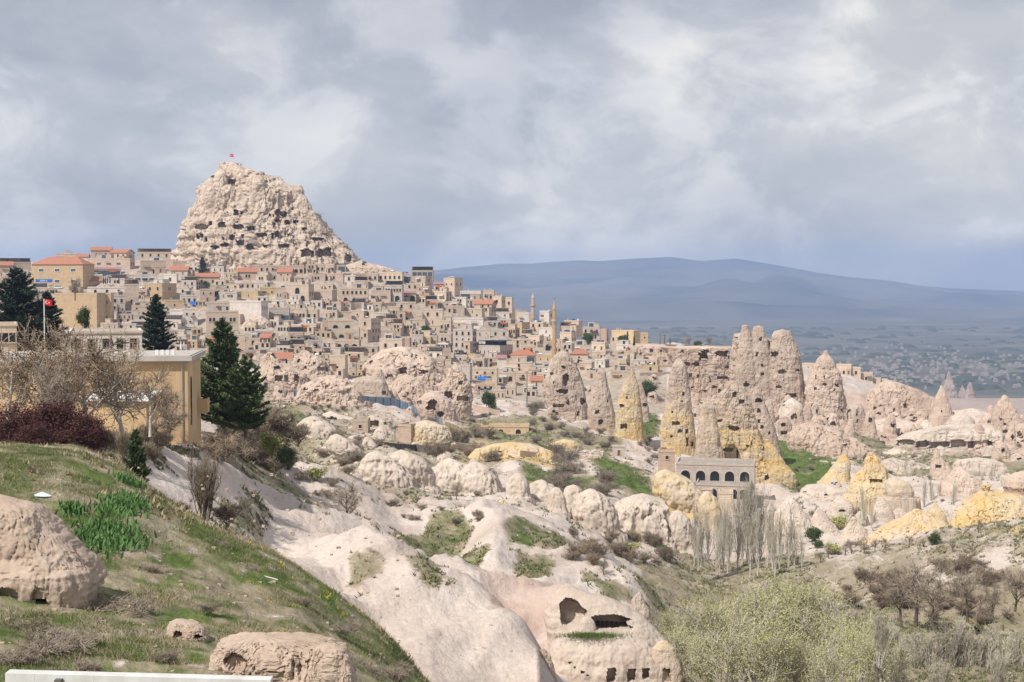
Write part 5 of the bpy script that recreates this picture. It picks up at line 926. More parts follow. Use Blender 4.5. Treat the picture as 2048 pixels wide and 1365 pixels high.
        if hrng.random() < .3:
            bx_ = hrng.uniform(-.3, .3) * Wd; bz_ = H * hrng.uniform(.42, .55); bw_ = min(3.2, Wd * .35)
            bb = MB().box(bx_ - bw_ / 2, -1.1, bz_, bx_ + bw_ / 2, -.004, bz_ + .16).build('balcony', M['trim'], root)
            rb_ = MB().box(bx_ - bw_ / 2, -1.1, bz_ + .95, bx_ + bw_ / 2, -1.04, bz_ + 1.02)
            for k_ in range(8): xk = bx_ - bw_ / 2 + bw_ * k_ / 7.2; rb_.box(xk, -1.09, bz_ + .163, xk + .05, -1.05, bz_ + .95)
            rb_.build('railing', M['dark_metal'], bb)
        if hrng.random() < .22:
            bx_ = hrng.uniform(-.3, .3) * Wd; bz_ = H * hrng.uniform(.45, .7); bw_ = min(4, Wd * .4)
            MB().add([(bx_ - bw_ / 2, -1.6, bz_), (bx_ + bw_ / 2, -1.6, bz_), (bx_ + bw_ / 2, -.01, bz_ + .5), (bx_ - bw_ / 2, -.01, bz_ + .5), (bx_ - bw_ / 2, -1.6, bz_ - .25), (bx_ + bw_ / 2, -1.6, bz_ - .25)], [(0, 1, 2, 3), (4, 5, 1, 0), (3, 2, 1, 0)]).build('awning', M[hrng.choice(['orange_cloth', 'white_paint', 'wood', 'roofgrey'])], root)
        if hrng.random() < .35 and roof == 'f':      # a set-back upper room
            uw, ud = Wd * hrng.uniform(.35, .6), Dp * .5; ux = hrng.uniform(-.2, .2) * Wd; uh = hrng.uniform(2, 2.8)
            up_ = MB().box(ux - uw / 2, Dp * .42, z1 - par - .05, ux + uw / 2, Dp * .42 + ud, z1 - par + uh).box(ux - uw / 2 - .15, Dp * .42 - .15, z1 - par + uh + .003, ux + uw / 2 + .15, Dp * .42 + ud + .15, z1 - par + uh + .2).build('upper_room', WM[hrng.choice([col, 'cream', 'white'])], root)
            wm_, wh_, ww_ = winmesh(hrng.choice('rwtb')); q = obj('window', wm_, up_, (ux, Dp * .42 - .005, z1 - par + .3)); sc_ = min(1, uh * .75 / wh_, uw * .8 / ww_); q.scale = (sc_, 1, sc_)
    for i, rw in enumerate(rows):
        if rw == '-': continue
        kind, n = rw[0], int(rw[1:] or 1)
        meW, hW, wW = winmesh(kind); top = H - (0.95 if roof in 'ft' else 0.3); cell = top / nrow; zc = top - cell * (i + .5)
        sc = min(1.0, wsc, cell * 0.86 / hW, (Wd / max(1, n * (2 if kind == 'p' else 1))) * 0.92 / wW)
        if kind in 'ab' and cell * 0.85 / hW > 1: sc = min(wsc, cell * .85 / hW, Wd / n * .92 / wW)
        for x in slots(n, kind, Wd * 0.94):
            o_ = obj({'d': 'door', 'b': 'glazed_bay'}.get(kind, 'window'), meW, root, (x + hrng.uniform(-.08, .08), -0.005, zc - hW * sc / 2 if kind not in 'adb' else zc - cell / 2 + .05)); o_.scale = (sc, 1, sc)
    if side >= 8 and sidewins != '':
        sw = sidewins or hrng.choice(['r1', 'r2', 'p1', 's2', '-'])
        rows2 = sw.split() * (1 if sidewins else max(1, nrow))
        for i, rw in enumerate(rows2):
            if rw == '-': continue
            kind, n = rw[0], int(rw[1:] or 1); meW, hW, wW = winmesh(kind); top = H - .95; cell = top / len(rows2); zc = top - cell * (i + .5)
            sc = min(1.0, cell * .8 / hW, Dp / max(1, n * (2 if kind == 'p' else 1)) * .9 / wW)
            for x in slots(n, kind, Dp * .9):
                o_ = obj({'d': 'door', 'b': 'glazed_bay'}.get(kind, 'window'), meW, root, (hw + .005, Dp / 2 + x, zc - hW * sc / 2)); o_.rotation_euler = (0, 0, math.pi / 2); o_.scale = (sc, 1, sc)
    if roof == 'f' and rooftop != '':
        bits = rooftop.split() if rooftop else [ROOFBITS[hrng.choice([0, 0, 1, 2, 3, 3, 4])][0] for _ in range(hrng.choice([1, 1, 2, 3]))]
        for k, bn in enumerate(bits):
            fn = dict(ROOFBITS)[bn]
            obj(bn, shared(bn, fn), root, ((hrng.uniform(-.4, .4)) * Wd, hrng.uniform(.35, .75) * Dp, z1 - par - .01))
    HOUSES.append(dict(o=root, x0=x0, x1=x1 + side, yt=yt, yb=yb, d=d, cx=(x0 + x1) / 2, cy=(yt + yb) / 2, H=H, W=Wd))
    return root
# x0, x1, top, base, side, colour, windows by storey, roof, label, extras
HL = [
 (67,163,529,574,10,'tan','w3 w3','h','tan apartment house with red hipped roof and white glazed balconies',dict(rise=4.2,depth=13,name='apartment_house')),
 (-20,60,524,542,0,'stone','-','f','long low stone building on the far left skyline with rail',dict(canopy='dark_metal')),
 (-30,24,531,548,0,'pink','-','g','low house with red roof at the far left edge of the skyline',{}),
 (113,155,507,522,0,'cream','s4','f','long cream house with small windows behind the red hipped roof',{}),
 (154,175,514,528,4,'white','r1','g','little white house with orange roof right of the long cream house',{}),
 (183,221,501,517,0,'stone','r2','g','pinkish stone gable house highest on the left skyline',{}),
 (177,258,517,536,10,'stone','w2','f','broad stone house with two wide windows under the gable house',{}),
 (220,252,506,518,16,'cream','r3','g','cream house with bright orange roof on the left skyline',{}),
 (181,241,538,552,0,'white','b5','m','glass-fronted restaurant with mauve sheet roof',dict(name='restaurant')),
 (160,206,562,574,0,'tan','-','h','low tan building with orange hipped roof left of the black parasols',dict(rise=2.6)),
 (178,250,574,602,0,'white','r3 r4','f','white hotel front under a terrace of black folded parasols',dict(rooftop='')),
 (112,192,586,655,18,'tan','- -','f','plain tan blockhouse with crenellated top behind bare trees',dict(sidewins='',rooftop='')),
 (207,222,586,650,6,'tan','t1 t1','f','narrow tan corner tower right of the plain tan blockhouse',dict(rooftop='')),
 (224,250,590,628,0,'grey','r2 t3','f','grey house with three slim arched windows behind the cedar',{}),
 (250,277,568,614,0,'beige','- r1','f','balconied house with orange floor edges behind the cedar',dict(canopy='orange_cloth')),
 (292,324,567,602,29,'tan','r2 -','f','tan round-cornered hotel with people on its roof terrace',dict(sidewins='p1 -')),
 (240,312,549,566,0,'white','w5','f','long low white terrace house above the tan hotel',{}),
 (328,353,548,568,3,'white','r1','f','small white house right of the long white terrace',{}),
 (342,390,507,521,8,'white','r2','g','white house with long orange roof beside the castle rock',{}),
 (346,392,522,541,0,'stone','-','f','pinkish stone basement below the long orange roof',{}),
 (276,342,504,516,0,'cream','r4','t','skyline pergola restaurant left of the castle rock',{}),
 (282,331,521,549,0,'stone','- a1','f','ruined stone house with one dark arch below the pergola',{}),
 (331,347,519,538,4,'pink','-','f','bare pink stone tower wall below the pergola',dict(rooftop='')),
 (392,438,554,572,0,'beige','r2','g','beige house with red gable roof under the lone pine',{}),
 (362,395,590,609,0,'white','r3','f','white house with balustrade near the blue awning strip',{}),
 (400,429,578,604,0,'stone','s2 d1','f','rough rock-walled house with small arched door',{}),
 (330,368,600,618,0,'tan','s1','f','low tan wall house right of the cedar top',{}),
 (340,368,619,646,0,'white','q1','f','white house with one brown window right of the cedar',{}),
 (366,395,617,652,0,'white','s2 s1','f','stepped white house with tiny windows',{}),
 (413,477,622,682,0,'cream','p3 r3','f','cream three-bay house just above the big pine',dict(rooftop='satellite_dish')),
 (414,466,604,624,0,'grey','-','f','grey roofed house set behind the cream three-bay house',dict(rooftop='')),
 (460,522,602,648,14,'white','- -','f','big blank white building without front windows',dict(sidewins='t3 -',rooftop='')),
 (538,578,615,642,0,'grey','b3','f','glass box restaurant right of the blank white building',dict(name='restaurant',rooftop='')),
 (579,613,617,642,0,'cream','p2','f','cream house with two pairs of windows right of the glass box',{}),
 (613,635,619,642,4,'cream','r2','f','small cream house with two windows at the end of its row',{}),
 (520,552,574,592,0,'yellow','s2','f','yellow plastered house behind the blank white building',{}),
 (552,575,575,602,0,'beige','t4','f','beige house with four tall arched windows',{}),
 (573,617,569,604,11,'beige','a1 a2','f','tall beige mansion with big round arches mid-village',dict(sidewins='r2')),
 (504,602,514,531,0,'grey','b9','f','long blue glass restaurant at the foot of the castle rock',dict(name='restaurant',rooftop='')),
 (505,575,531,545,0,'stone','r6','f','stone terrace wall house under the long blue glass restaurant',dict(rooftop='')),
 (577,608,531,551,0,'beige','q3','f','beige house with brown shuttered windows below the blue restaurant',{}),
 (612,632,528,547,0,'cream','p1 s2','f','cream cube house left of three small stone fronts',{}),
 (632,649,528,546,0,'cream','r2','f','narrow cream front second from left under the castle tail',{}),
 (651,668,528,546,3,'beige','t3','f','narrow front with three arched windows under the castle tail',{}),
 (674,692,530,545,0,'stone','b1','f','dark glass kiosk left of the castle tail',{}),
 (734,756,546,564,0,'cream','r2','f','cream annex left of the long hilltop house',{}),
 (756,804,544,564,4,'cream','r5','f','long cream hilltop house right of the castle tail',{}),
 (805,822,547,566,0,'grey','b1','f','grey glazed bay house right of the long hilltop house',{}),
 (681,736,576,606,0,'beige','r6 a3','f','beige inn with row of dark arches behind the parked vans',{}),
 (709,736,561,577,0,'cream','r2','f','upper storey block with orange awning on the beige inn',dict(canopy='orange_cloth')),
 (628,664,580,600,10,'stone','-','f','windowless rough stone block left of the beige inn',dict(sidewins='',rooftop='')),
 (743,781,581,604,0,'beige','- t1','f','beige house with outside stairs right of the vans',{}),
 (769,804,570,604,4,'grey','p3 a2','f','grey inn with paired windows and dark roof terrace',dict(canopy='dark_metal')),
 (806,832,586,604,0,'beige','a2','m','house with red awning right of the grey inn',{}),
 (658,708,640,682,0,'cream','g2 g1','f','cream house with green arched windows mid-village',{}),
 (645,658,641,664,0,'pink','d1','f','narrow pinkish house left of the green-windowed house',{}),
 (718,742,637,684,20,'beige','r1 s1 s2','f','tall tan house with shaded right wall above the cave mansion',dict(sidewins='s3 r3 r2')),
 (669,718,680,704,4,'stone','a3','f','low arcade of three pointed arches below the green-windowed house',dict(rooftop='')),
 (759,804,677,724,6,'cream','r2 a2','f','cave mansion with two square windows over a great round arch',dict(sidewins='')),
 (804,819,676,700,3,'pink','-','f','reddish rubble wall block joined to the cave mansion',dict(rooftop='')),
 (824,846,669,692,0,'grey','t2','f','small grey house with two arched windows right of the cave mansion',{}),
 (846,861,674,692,0,'yellow','d1','f','pale greenish yellow lean-to with one door',dict(rooftop='')),
 (860,874,671,692,0,'grey','t2','f','narrow grey house between lean-to and cream house',{}),
 (873,902,667,688,4,'cream','p1','f','cream house with one pair of windows left of the grey tower house',{}),
 (906,945,658,708,8,'grey','r3 s3 r3 a2','f','tall lilac-grey house with big dark arch at street level',{}),
 (955,1000,691,714,26,'grey','t5','f','grey stone restaurant with row of slim windows',dict(sidewins='t6',canopy='dark_metal',name='restaurant')),
 (1012,1064,724,742,0,'cream','r1 a1','f','cream house carrying the orange hipped pavilion',dict(rooftop='')),
 (1020,1070,711,725,0,'beige','b4','h','open pavilion with orange hipped roof left of the minaret',dict(rise=2.6)),
 (995,1013,716,738,0,'white','-','m','white gabled house side left of the orange pavilion',{}),
 (995,1030,744,768,0,'cream','q2','f','cream house with brown shutters right of the blue awnings',{}),
 (1030,1063,744,768,0,'beige','a1 -','f','beige house with arched doorway right of the shuttered house',{}),
 (945,994,736,764,0,'cream','s3 -','f','plain cream house behind the two blue awnings',dict(rooftop='')),
 (984,1010,779,797,0,'beige','t3','f','low stone house with three arched windows above the dirt road',{}),
 (1010,1031,773,791,0,'beige','t2','f','low stone house with two larger arches above the dirt road',{}),
 (845,885,618,652,0,'cream','r2 t1','f','cream house with tall arch window in the upper right village',{}),
 (880,902,641,660,3,'cream','r2','f','small cream cube with two windows beside outside stairs',{}),
 (907,966,636,658,0,'white','-','f','long blank whitish wall house with spiked parapet',{}),
 (920,962,582,600,4,'white','b3','f','white house with big dark glazed front near the skyline',{}),
 (965,988,581,600,0,'cream','r2','f','cream house with two windows near the skyline, right',{}),
 (985,1003,592,612,8,'cream','r1','f','cream house with white wing near the skyline end',{}),
 (1011,1024,595,616,3,'beige','r1','f','little stone tower house at the right end of the skyline',dict(rooftop='')),
 (823,866,541,552,0,'stone','b4','f','hilltop restaurant with flat black overhanging roof',dict(canopy='dark_metal',name='restaurant')),
 (831,851,552,570,14,'stone','-','f','stone base of the black-roofed hilltop restaurant',dict(rooftop='')),
 (887,909,556,579,17,'cream','s2','f','blank stone tower house right of the black-roofed restaurant',dict(sidewins='r2')),
 (868,887,568,584,0,'beige','r2','m','beige house with dark red canopy right of the black-roofed restaurant',{}),
 (866,892,583,602,12,'cream','- -','f','wide cream block with flat white roof under the dark red canopy',{}),
 (828,851,592,606,0,'yellow','r1','f','yellowish house with single window below the black-roofed restaurant',{}),
 (793,832,604,644,0,'cream','r2 s2 a1','f','tall cream house with two square windows below the parked cars',{}),
 (776,799,613,634,0,'cream','r3','f','cream house with three small windows left of the tall cream house',{}),
 (749,779,624,644,0,'white','w2','f','white framed house with blue tank roof',{}),
 (1033,1058,626,644,0,'white','-','f','blank white house below the ruined skyline wall',{}),
 (1032,1044,645,670,16,'tan','-','f','tan cube with grille window on shaded side, left of minaret',dict(sidewins='w1')),
 (1079,1098,622,638,8,'white','-','f','white house on the skyline left of the minaret',dict(sidewins='r1')),
 (1059,1079,671,694,9,'cream','r1','f','cream cube with one window left of the minaret shaft',{}),
 (1080,1099,638,657,0,'cream','s2','f','cream house behind the minaret balcony',{}),
 (1128,1157,641,662,9,'cream','-','f','broad blank cream house right of the minaret top',dict(sidewins='')),
 (1120,1146,652,670,0,'beige','w1','f','beige terrace house right of the minaret',dict(canopy='wood')),
 (1120,1143,664,690,10,'cream','r1','f','cream house with slim arcade on its right side',dict(sidewins='t3')),
 (1086,1106,682,702,0,'beige','a1','f','stone house with arched door at the minaret foot',{}),
 (1165,1200,654,680,0,'grey','r3 r2','f','grey keep-like house with chimney tower right of the minaret',dict(rooftop='chimney stair_hut')),
 (1201,1213,658,678,4,'pink','-','f','pinkish tower end of the grey keep-like house',dict(rooftop='')),
 (1223,1267,661,684,12,'yellow','- r1','f','yellowish flat hotel at the right end of the village',dict(rooftop='chimney chimney chimney')),
 (1282,1296,666,682,0,'yellow','s1','f','small yellow cube right of the yellowish flat hotel',dict(rooftop='')),
 (1183,1210,684,702,8,'cream','d2','f','cream house with brown doors below the keep-like house',{}),
 (1142,1173,690,704,0,'beige','a1','f','low house with wide half-round arch right of the minaret foot',{}),
 (1184,1211,702,716,6,'cream','s1','f','cream terrace house with dish below the brown doors',dict(rooftop='satellite_dish satellite_dish')),
 (1140,1176,708,722,0,'beige','s1','h','low house with flat red tile roof behind the broad chimney',{}),
 (1229,1252,717,737,8,'cream','s1','f','cream house with single hole window above the slim chimney',{}),
 (1158,1183,724,744,6,'cream','-','f','cream blank house right of the broad chimney top',{}),
 (1221,1263,741,760,0,'beige','s1','f','long beige house behind the yellow chimney',{}),
 (1174,1192,741,757,0,'beige','d1','f','beige doorway house left of the slim chimney top',{}),
 (1673,1702,729,750,0,'cream','- r1','f','pale stepped house right of the great tan cone',dict(rooftop='chimney',d=770)),
 (1703,1721,735,754,0,'cream','r1','f','second pale stepped house down the right ridge',dict(rooftop='',d=770)),
 (1720,1745,746,766,0,'cream','r1','f','third pale stepped house down the right ridge',dict(rooftop='',d=772)),
 (1746,1761,757,772,0,'cream','-','f','fourth pale stepped house down the right ridge',dict(rooftop='',d=774)),
 (1761,1774,759,774,0,'cream','d1','f','last pale stepped house down the right ridge',dict(rooftop='',d=776)),
 (1604,1628,727,745,0,'cream','r1','f','cream house peeping between rock castle and great tan cone',dict(rooftop='',d=770)),
 (492,520,676,704,0,'beige','r1 s1','f','beige house right of the big pine with square window',{}),
 (455,490,668,700,0,'beige','s1 -','f','wide beige house half behind the big pine top',{}),
 (510,545,660,678,0,'white','b2','f','whitewashed loggia house below the pink rock hump',{}),
 (478,512,700,722,0,'stone','r2','f','stone house at the right flank of the big pine',{}),
 (575,606,664,682,0,'beige','r2','f','house with small garden pergola below the satellite dish',dict(canopy='wood')),
 (616,645,680,698,0,'grey','q1','f','grey house with orange door above the pink rocks',{}),
 (660,690,710,756,6,'cream','- s1 -','f','tall ruined cream house with open front among the rocks',dict(rooftop='',sidewins='')),
 (886,902,700,722,0,'stone','d1','f','stone garage house beside the street cars',{}),
 (918,940,730,764,4,'grey','- -','f','grey house end wall beside the pink cone dwelling',{}),
]
for h in HL:
    x0, x1, yt, yb, sd_, c, w_, rf, lb, ex = h; ex = dict(ex)
    house(x0, x1, yt, yb, sd_, c, w_, rf, lb, **ex)
# --- the rest of the village, filled row by row between the houses above
LM = [(492,625,'the blank white building'),(550,522,'the long blue glass restaurant'),(1108,650,'the minaret'),(930,680,'the tall lilac-grey house'),(782,690,'the cave mansion'),(115,540,'the tan apartment house'),(708,590,'the beige inn'),(683,655,'the green-windowed house'),(445,650,'the cream three-bay house'),(318,585,'the tan round-cornered hotel'),(1245,672,'the yellowish flat hotel'),(845,550,'the black-roofed restaurant'),(1040,718,'the orange hipped pavilion'),(595,588,'the tall beige arched mansion'),(368,515,'the long orange roof'),(780,552,'the long hilltop house'),(977,690,'the grey stone restaurant'),(936,645,'the long blank whitish wall'),(812,622,'the tall cream house'),(1185,665,'the grey keep-like house')]
VP_T = [(0,540),(60,548),(180,548),(330,545),(470,552),(620,556),(800,572),(900,590),(980,618),(1060,650),(1120,680),(1220,700),(1290,712)]
VP_B = [(0,610),(120,660),(260,690),(400,712),(470,735),(560,748),(650,764),(720,752),(760,726),(840,738),(880,762),(960,800),(1060,802),(1100,760),(1200,742),(1290,745)]
rv = random.Random(11); fill = []
y = 552.0
while y < 806:
    x = -10 + rv.uniform(0, 20)
    while x < 1290:
        w_ = rv.uniform(17, 38); hgt = rv.uniform(11, 20)
        yt_, yb_ = y - hgt, y + rv.uniform(-2, 2)
        t_ = np.interp(x + w_ / 2, *zip(*VP_T)); b_ = np.interp(x + w_ / 2, *zip(*VP_B))
        if t_ <= yb_ <= b_:
            area = w_ * hgt; ov = 0
            for hh in HOUSES:
                ix_ = min(x + w_, hh['x1']) - max(x, hh['x0']); iy_ = min(yb_, hh['yb']) - max(yt_, hh['yt'])
                if ix_ > 0 and iy_ > 0: ov += ix_ * iy_
            for a_ in fill:
                ix_ = min(x + w_, a_[1]) - max(x, a_[0]); iy_ = min(yb_, a_[3]) - max(yt_, a_[2])
                if ix_ > 0 and iy_ > 0: ov += ix_ * iy_
            if ov < 0.30 * area: fill.append((x, x + w_, yt_, yb_))
        x += w_ * rv.uniform(0.75, 1.15)
    y += rv.uniform(8.5, 11)
specs = []
for (x0, x1, yt, yb) in fill:
    c = rv.choice(['beige', 'beige', 'cream', 'cream', 'stone', 'grey', 'grey', 'pink', 'white', 'white', 'tan'])
    hgt = yb - yt; n = rv.choice([1, 2, 2, 3]); k = rv.choice('rrrtsp')
    w_ = f"{k}{n if k != 'p' else max(1, n - 1)}" if hgt < 16 else f"{k}{n} {rv.choice(['r2', 'a1', 's2', 'd1', 't2', '-'])}"
    specs.append((x0, x1, yt, yb, rv.choice([0, 0, 3, 6, 9]), c, w_, rv.choice('fffffffffffttfffgf')))
cn = dict(beige='beige', cream='cream', stone='rubble-stone', grey='greyish', pink='pinkish', white='whitish', tan='tan')
labs = place_labels([((s[0] + s[1]) / 2, (s[2] + s[3]) / 2, 'small ' + cn[s[5]]) for s in specs], 'house', LM)
for s, lb in zip(specs, labs): house(s[0], s[1], s[2], s[3], s[4], s[5], s[6], s[7], lb)
print('houses', len(HOUSES))
# ------------------------------------------------------------------ minarets, single buildings, fences, vehicles, small things
M['minaret'] = mat('minaret_stone', (0.52, 0.34, 0.175), (0.42, 0.26, 0.13), 0.5, 0.85)
M['minaret2'] = mat('pale_minaret_stone', (0.52, 0.43, 0.33), (0.44, 0.36, 0.28), 0.5, 0.85)
def lathe(prof, n=14, twist=0.0, star=0.0):
    V, Fc = [], []
    for i, (r, z) in enumerate(prof):
        for k in range(n):
            a = 2 * math.pi * k / n + twist * z; rr = r * (1 + (star if k % 2 else 0)); V.append((rr * math.cos(a), rr * math.sin(a), z))
    for i in range(len(prof) - 1):
        for k in range(n): Fc.append((i * n + k, i * n + (k + 1) % n, (i + 1) * n + (k + 1) % n, (i + 1) * n + k))
    Fc.append(tuple(range(n - 1, -1, -1))); Fc.append(tuple((len(prof) - 1) * n + k for k in range(n)))
    return V, Fc
def minaret(px, ys, d, wpx, mt, label, tip):
    yb, ybal, ycone, ytop = ys; s = d / F; base = W(px, yb, d); r = wpx / 2 * s
    root = thing('minaret', label, 'minaret', base)
    hb, hc, ht_ = (yb - ybal) * s, (yb - ycone) * s, (yb - ytop) * s
    MB().add(*lathe([(r * 1.06, -4)] + [(r * (1.06 - .06 * k / 20), hb * k / 20) for k in range(21)], 16, 0.28, -0.10)).build('shaft', mt, root)
    MB().add(*lathe([(r * .98, hb - 1.0), (r * 1.25, hb - .3), (r * 1.45, hb), (r * 1.45, hb + 1.0), (r * 1.33, hb + 1.0), (r * 1.33, hb + .1), (r * .8, hb + .1)], 16)).build('balcony', M['minaret2'], root)
    MB().add(*lathe([(r * .82, hb)] + [(r * .82, hb + (hc - hb) * k / 10) for k in range(1, 11)], 16, 0.28, -0.08)).build('upper_shaft', mt, root)
    MB().add(*lathe([(r * .95, hc - .1), (r * .97, hc + .2), (r * .80, hc + .4), (r * .12, ht_ - .9), (0.02, ht_ - .85)], 16)).build('spire', mt, root)
    MB().add(*lathe([(0.10, ht_ - 1.2), (0.2, ht_ - .9), (0.08, ht_ - .6), (0.16, ht_ - .4), (0.02, ht_ + .3)], 8)).build('finial', tip, root)
    return root
minaret(1108.5, (712, 643, 619, 596), 676, 8.5, M['minaret'], 'tall orange-brown minaret with spiral shaft and blue tip', M['blue_cloth'])
minaret(1066, (636, 612, 596, 585), 860, 7.5, M['minaret2'], 'short pale minaret on the skyline left of the tall one', M['trim'])

# ochre building in the left foreground
M['ochre_wall'] = mat('ochre_plaster', (0.60, 0.435, 0.255), (0.49, 0.34, 0.19), 0.5, 0.9, bump=0.01, bscale=4, stretch=(1, 1, 0.22), detail=8)
M['barrier'] = mat('scuffed_white_sheet', (0.70, 0.70, 0.69), (0.52, 0.51, 0.48), 1.6, 0.55, stretch=(1, 1, .5), detail=8)
M['roof_slab'] = mat('roof_slab', (0.47, 0.44, 0.40), (0.38, 0.35, 0.31), 0.6, 0.9)
d0 = 131.0; s0 = d0 / F; cor = W(375, 722, d0); gz = W(375, 890, d0).z
ob = thing('ochre_building', 'long ochre plastered building with flat concrete roof behind bare trees', 'building', (cor.x, cor.y, gz), math.radians(6.3))
Hh = cor.z - gz; Ln = 27.0; Dp = 11.0
wb = MB(); wb.box(-Ln, 0, -3, 0, Dp, Hh); wb.build('wall', M['ochre_wall'], ob)
MB().box(-Ln - .5, -.55, Hh + .003, .45, Dp + .5, Hh + .42).build('roof', M['roof_slab'], ob)
MB().box(-Ln - .3, -.4, Hh + .423, .25, -.15, Hh + .50).box(.05, -.147, Hh + .423, .25, Dp, Hh + .50).build('roof_edge', M['roof_slab'], ob)
for i, (yy_, zz_) in enumerate([(2.6, Hh - 4.6), (2.6, 1.6)]):
    o = MB().add(*[[(0.02, x, z) for x, z in arch_pts(1.1, 3.0 if i == 0 else 2.8)], [tuple(range(11))]]).build('window', M['glass'], ob); o.location = (.004, yy_, zz_)
bal = MB(); bal.box(.003, 7.6, Hh - 5.6, 1.0, 9.6, Hh - 5.3); bal.box(.9, 7.6, Hh - 5.3, 1.0, 9.6, Hh - 4.2); bal.box(.003, 7.6, Hh - 5.3, .9, 7.7, Hh - 4.2); bal.build('balcony', M['ochre_wall'], ob)
for k in range(4): MB().box(-3.4 + k * .5, 3.2, Hh + .42, -3.1 + k * .5, 3.5, Hh + .86).build('air_conditioner', M['white_paint'], ob)
for k in range(2): MB().box(-19.2 + k * .6, 2.4, Hh + .42, -18.8 + k * .6, 2.8, Hh + .9).build('air_conditioner', M['white_paint'], ob)
MB().tube([(-.5, -.12, 0), (-.5, -.12, Hh - .05)], .06, 6).build('drainpipe', M['steel'], ob)
sh = thing('shed', 'low shed with white sheet roof half hidden by bare trees', 'shed', W(235, 830, 122), math.radians(-6))
MB().box(-2.6, 0, -2, 2.6, 2.6, 1.2).build('wall', M['ochre_wall'], sh); MB().add([(-2.9, -.4, 1.3), (2.9, -.4, 1.3), (2.9, 3, 1.9), (-2.9, 3, 1.9), (-2.9, -.4, 1.2), (2.9, -.4, 1.2), (2.9, 3, 1.8), (-2.9, 3, 1.8)], [(0, 1, 2, 3), (7, 6, 5, 4), (0, 4, 5, 1), (1, 5, 6, 2), (2, 6, 7, 3), (3, 7, 4, 0)]).build('roof', M['white_paint'], sh)
for (x0, x1, yt, yb, dd, lb) in [(140, 282, 662, 700, 158, 'bright white roof terrace behind the bare trees'), (-40, 32, 648, 690, 168, 'small cream wall house at the left edge below the cedar')]:
    house(x0, x1, yt, yb, 0, 'white' if dd != 168 else 'cream', 'r5', 'f', lb, d=dd, depth=9, group='buildings behind the ochre building', rooftop='')

# arcaded mansion and ruins in the valley
house(1352, 1508, 925, 966, 0, 'grey', 'a5', 'f', 'grey stone mansion with row of tall arches below the yellow cone', d=352, name='arcaded_mansion', cat='mansion', depth=9, rooftop='', wsc=1.05, psi=math.radians(3), group='stone buildings in the valley')
house(1392, 1500, 966, 998, 0, 'grey', 'a5', 'f', 'lower arched storey of the grey mansion with pink stone', d=345, name='arcaded_mansion', cat='mansion', depth=8, rooftop='', wsc=1.05, psi=math.radians(3), group='stone buildings in the valley')
house(1437, 1466, 982, 1010, 0, 'cream', '-', 'f', 'blank pinkish garden wall block below the mansion', d=332, name='wall_block', depth=3, rooftop='', group='stone buildings in the valley')
house(1396, 1424, 978, 1000, 0, 'stone', '-', 'f', 'rough terrace wall left of the blank garden wall block', d=338, name='wall_block', depth=3, rooftop='', group='stone buildings in the valley')
house(1317, 1350, 903, 922, 0, 'pink', 's1', 'f', 'small ruined pinkish hut above the mansion', d=385, name='stone_hut', depth=5, rooftop='', group='stone buildings in the valley')
house(1225, 1250, 892, 912, 0, 'grey', 'd1', 'f', 'little roofless doorway ruin on the green slope', d=405, name='stone_hut', depth=3, rooftop='', group='stone buildings in the valley')
house(944, 1058, 850, 872, 0, 'yellow', 'a3', 'f', 'ruined yellow stone house with three arches, upper storey', d=452, name='ruined_house', cat='ruin', depth=6, rooftop='', psi=math.radians(2), group='stone buildings in the valley')
house(942, 1060, 872, 892, 0, 'pink', 'a2', 'f', 'arched cellar storey under the ruined yellow stone house', d=446, name='ruined_house', cat='ruin', depth=6, rooftop='', psi=math.radians(2), group='stone buildings in the valley')
house(705, 736, 838, 880, 0, 'stone', 's1 a1', 'f', 'half-buried stone house with arched cellar below the blue fence', d=388, name='ruined_house', cat='ruin', depth=6, rooftop='', group='stone buildings in the valley')
house(796, 822, 848, 876, 10, 'pink', '-', 'f', 'square pink stone ruin block left of the olive fence', d=392, name='ruined_house', cat='ruin', depth=6, rooftop='', sidewins='', group='stone buildings in the valley')
rock('arched_cellar', 'broken vault with wide dark arch cut in the bank below the fence', [(828,648,676),(834,644,700),(845,640,720),(862,640,736)], d=410, mat='pale', caves=[(664,840,20,14,'a')], seed=171, amp=0.03, res=1.5)
rock('arched_cellar', 'pale vault with large shallow arch behind the half-buried house', [(834,735,752),(840,722,766),(852,718,780),(868,718,790)], d=408, mat='pale', yel=[(0, .3), (1, .3)], caves=[(744,848,26,16,'a'),(770,848,7,7,'o')], seed=172, amp=0.03, res=1.5)
rock('arched_cellar', 'pale rubbly yellow bank right of the pink stone ruin block', [(846,830,870),(852,820,895),(866,818,902),(885,820,905)], d=396, mat='pale', yel=[(0, .5), (1, .5)], seed=173, amp=0.05, crag=.03, res=1.5)
rock('yellow_bank', 'long yellow cut bank with niches below the ruined yellow house', [(890,985,1060),(896,960,1085),(908,940,1110),(925,930,1118)], d=385, mat='pale', yel=[(0, .6), (1, .7)], thick=.3, caves=[(1018,903,10,5,'a'),(1040,904,8,5,'a'),(1000,904,6,4,'a')], seed=174, amp=0.03, res=1.5, sq=.6)
rock('yellow_bank', 'small yellow bank with broken niches left of the rubble heap', [(884,1105,1150),(890,1094,1156),(902,1092,1158),(912,1094,1158)], d=418, mat='pale', yel=[(0, .5), (1, .5)], thick=.4, caves=[(1125,905,10,6,'o'),(1145,907,6,5,'o')], seed=175, amp=0.05, res=1.5)

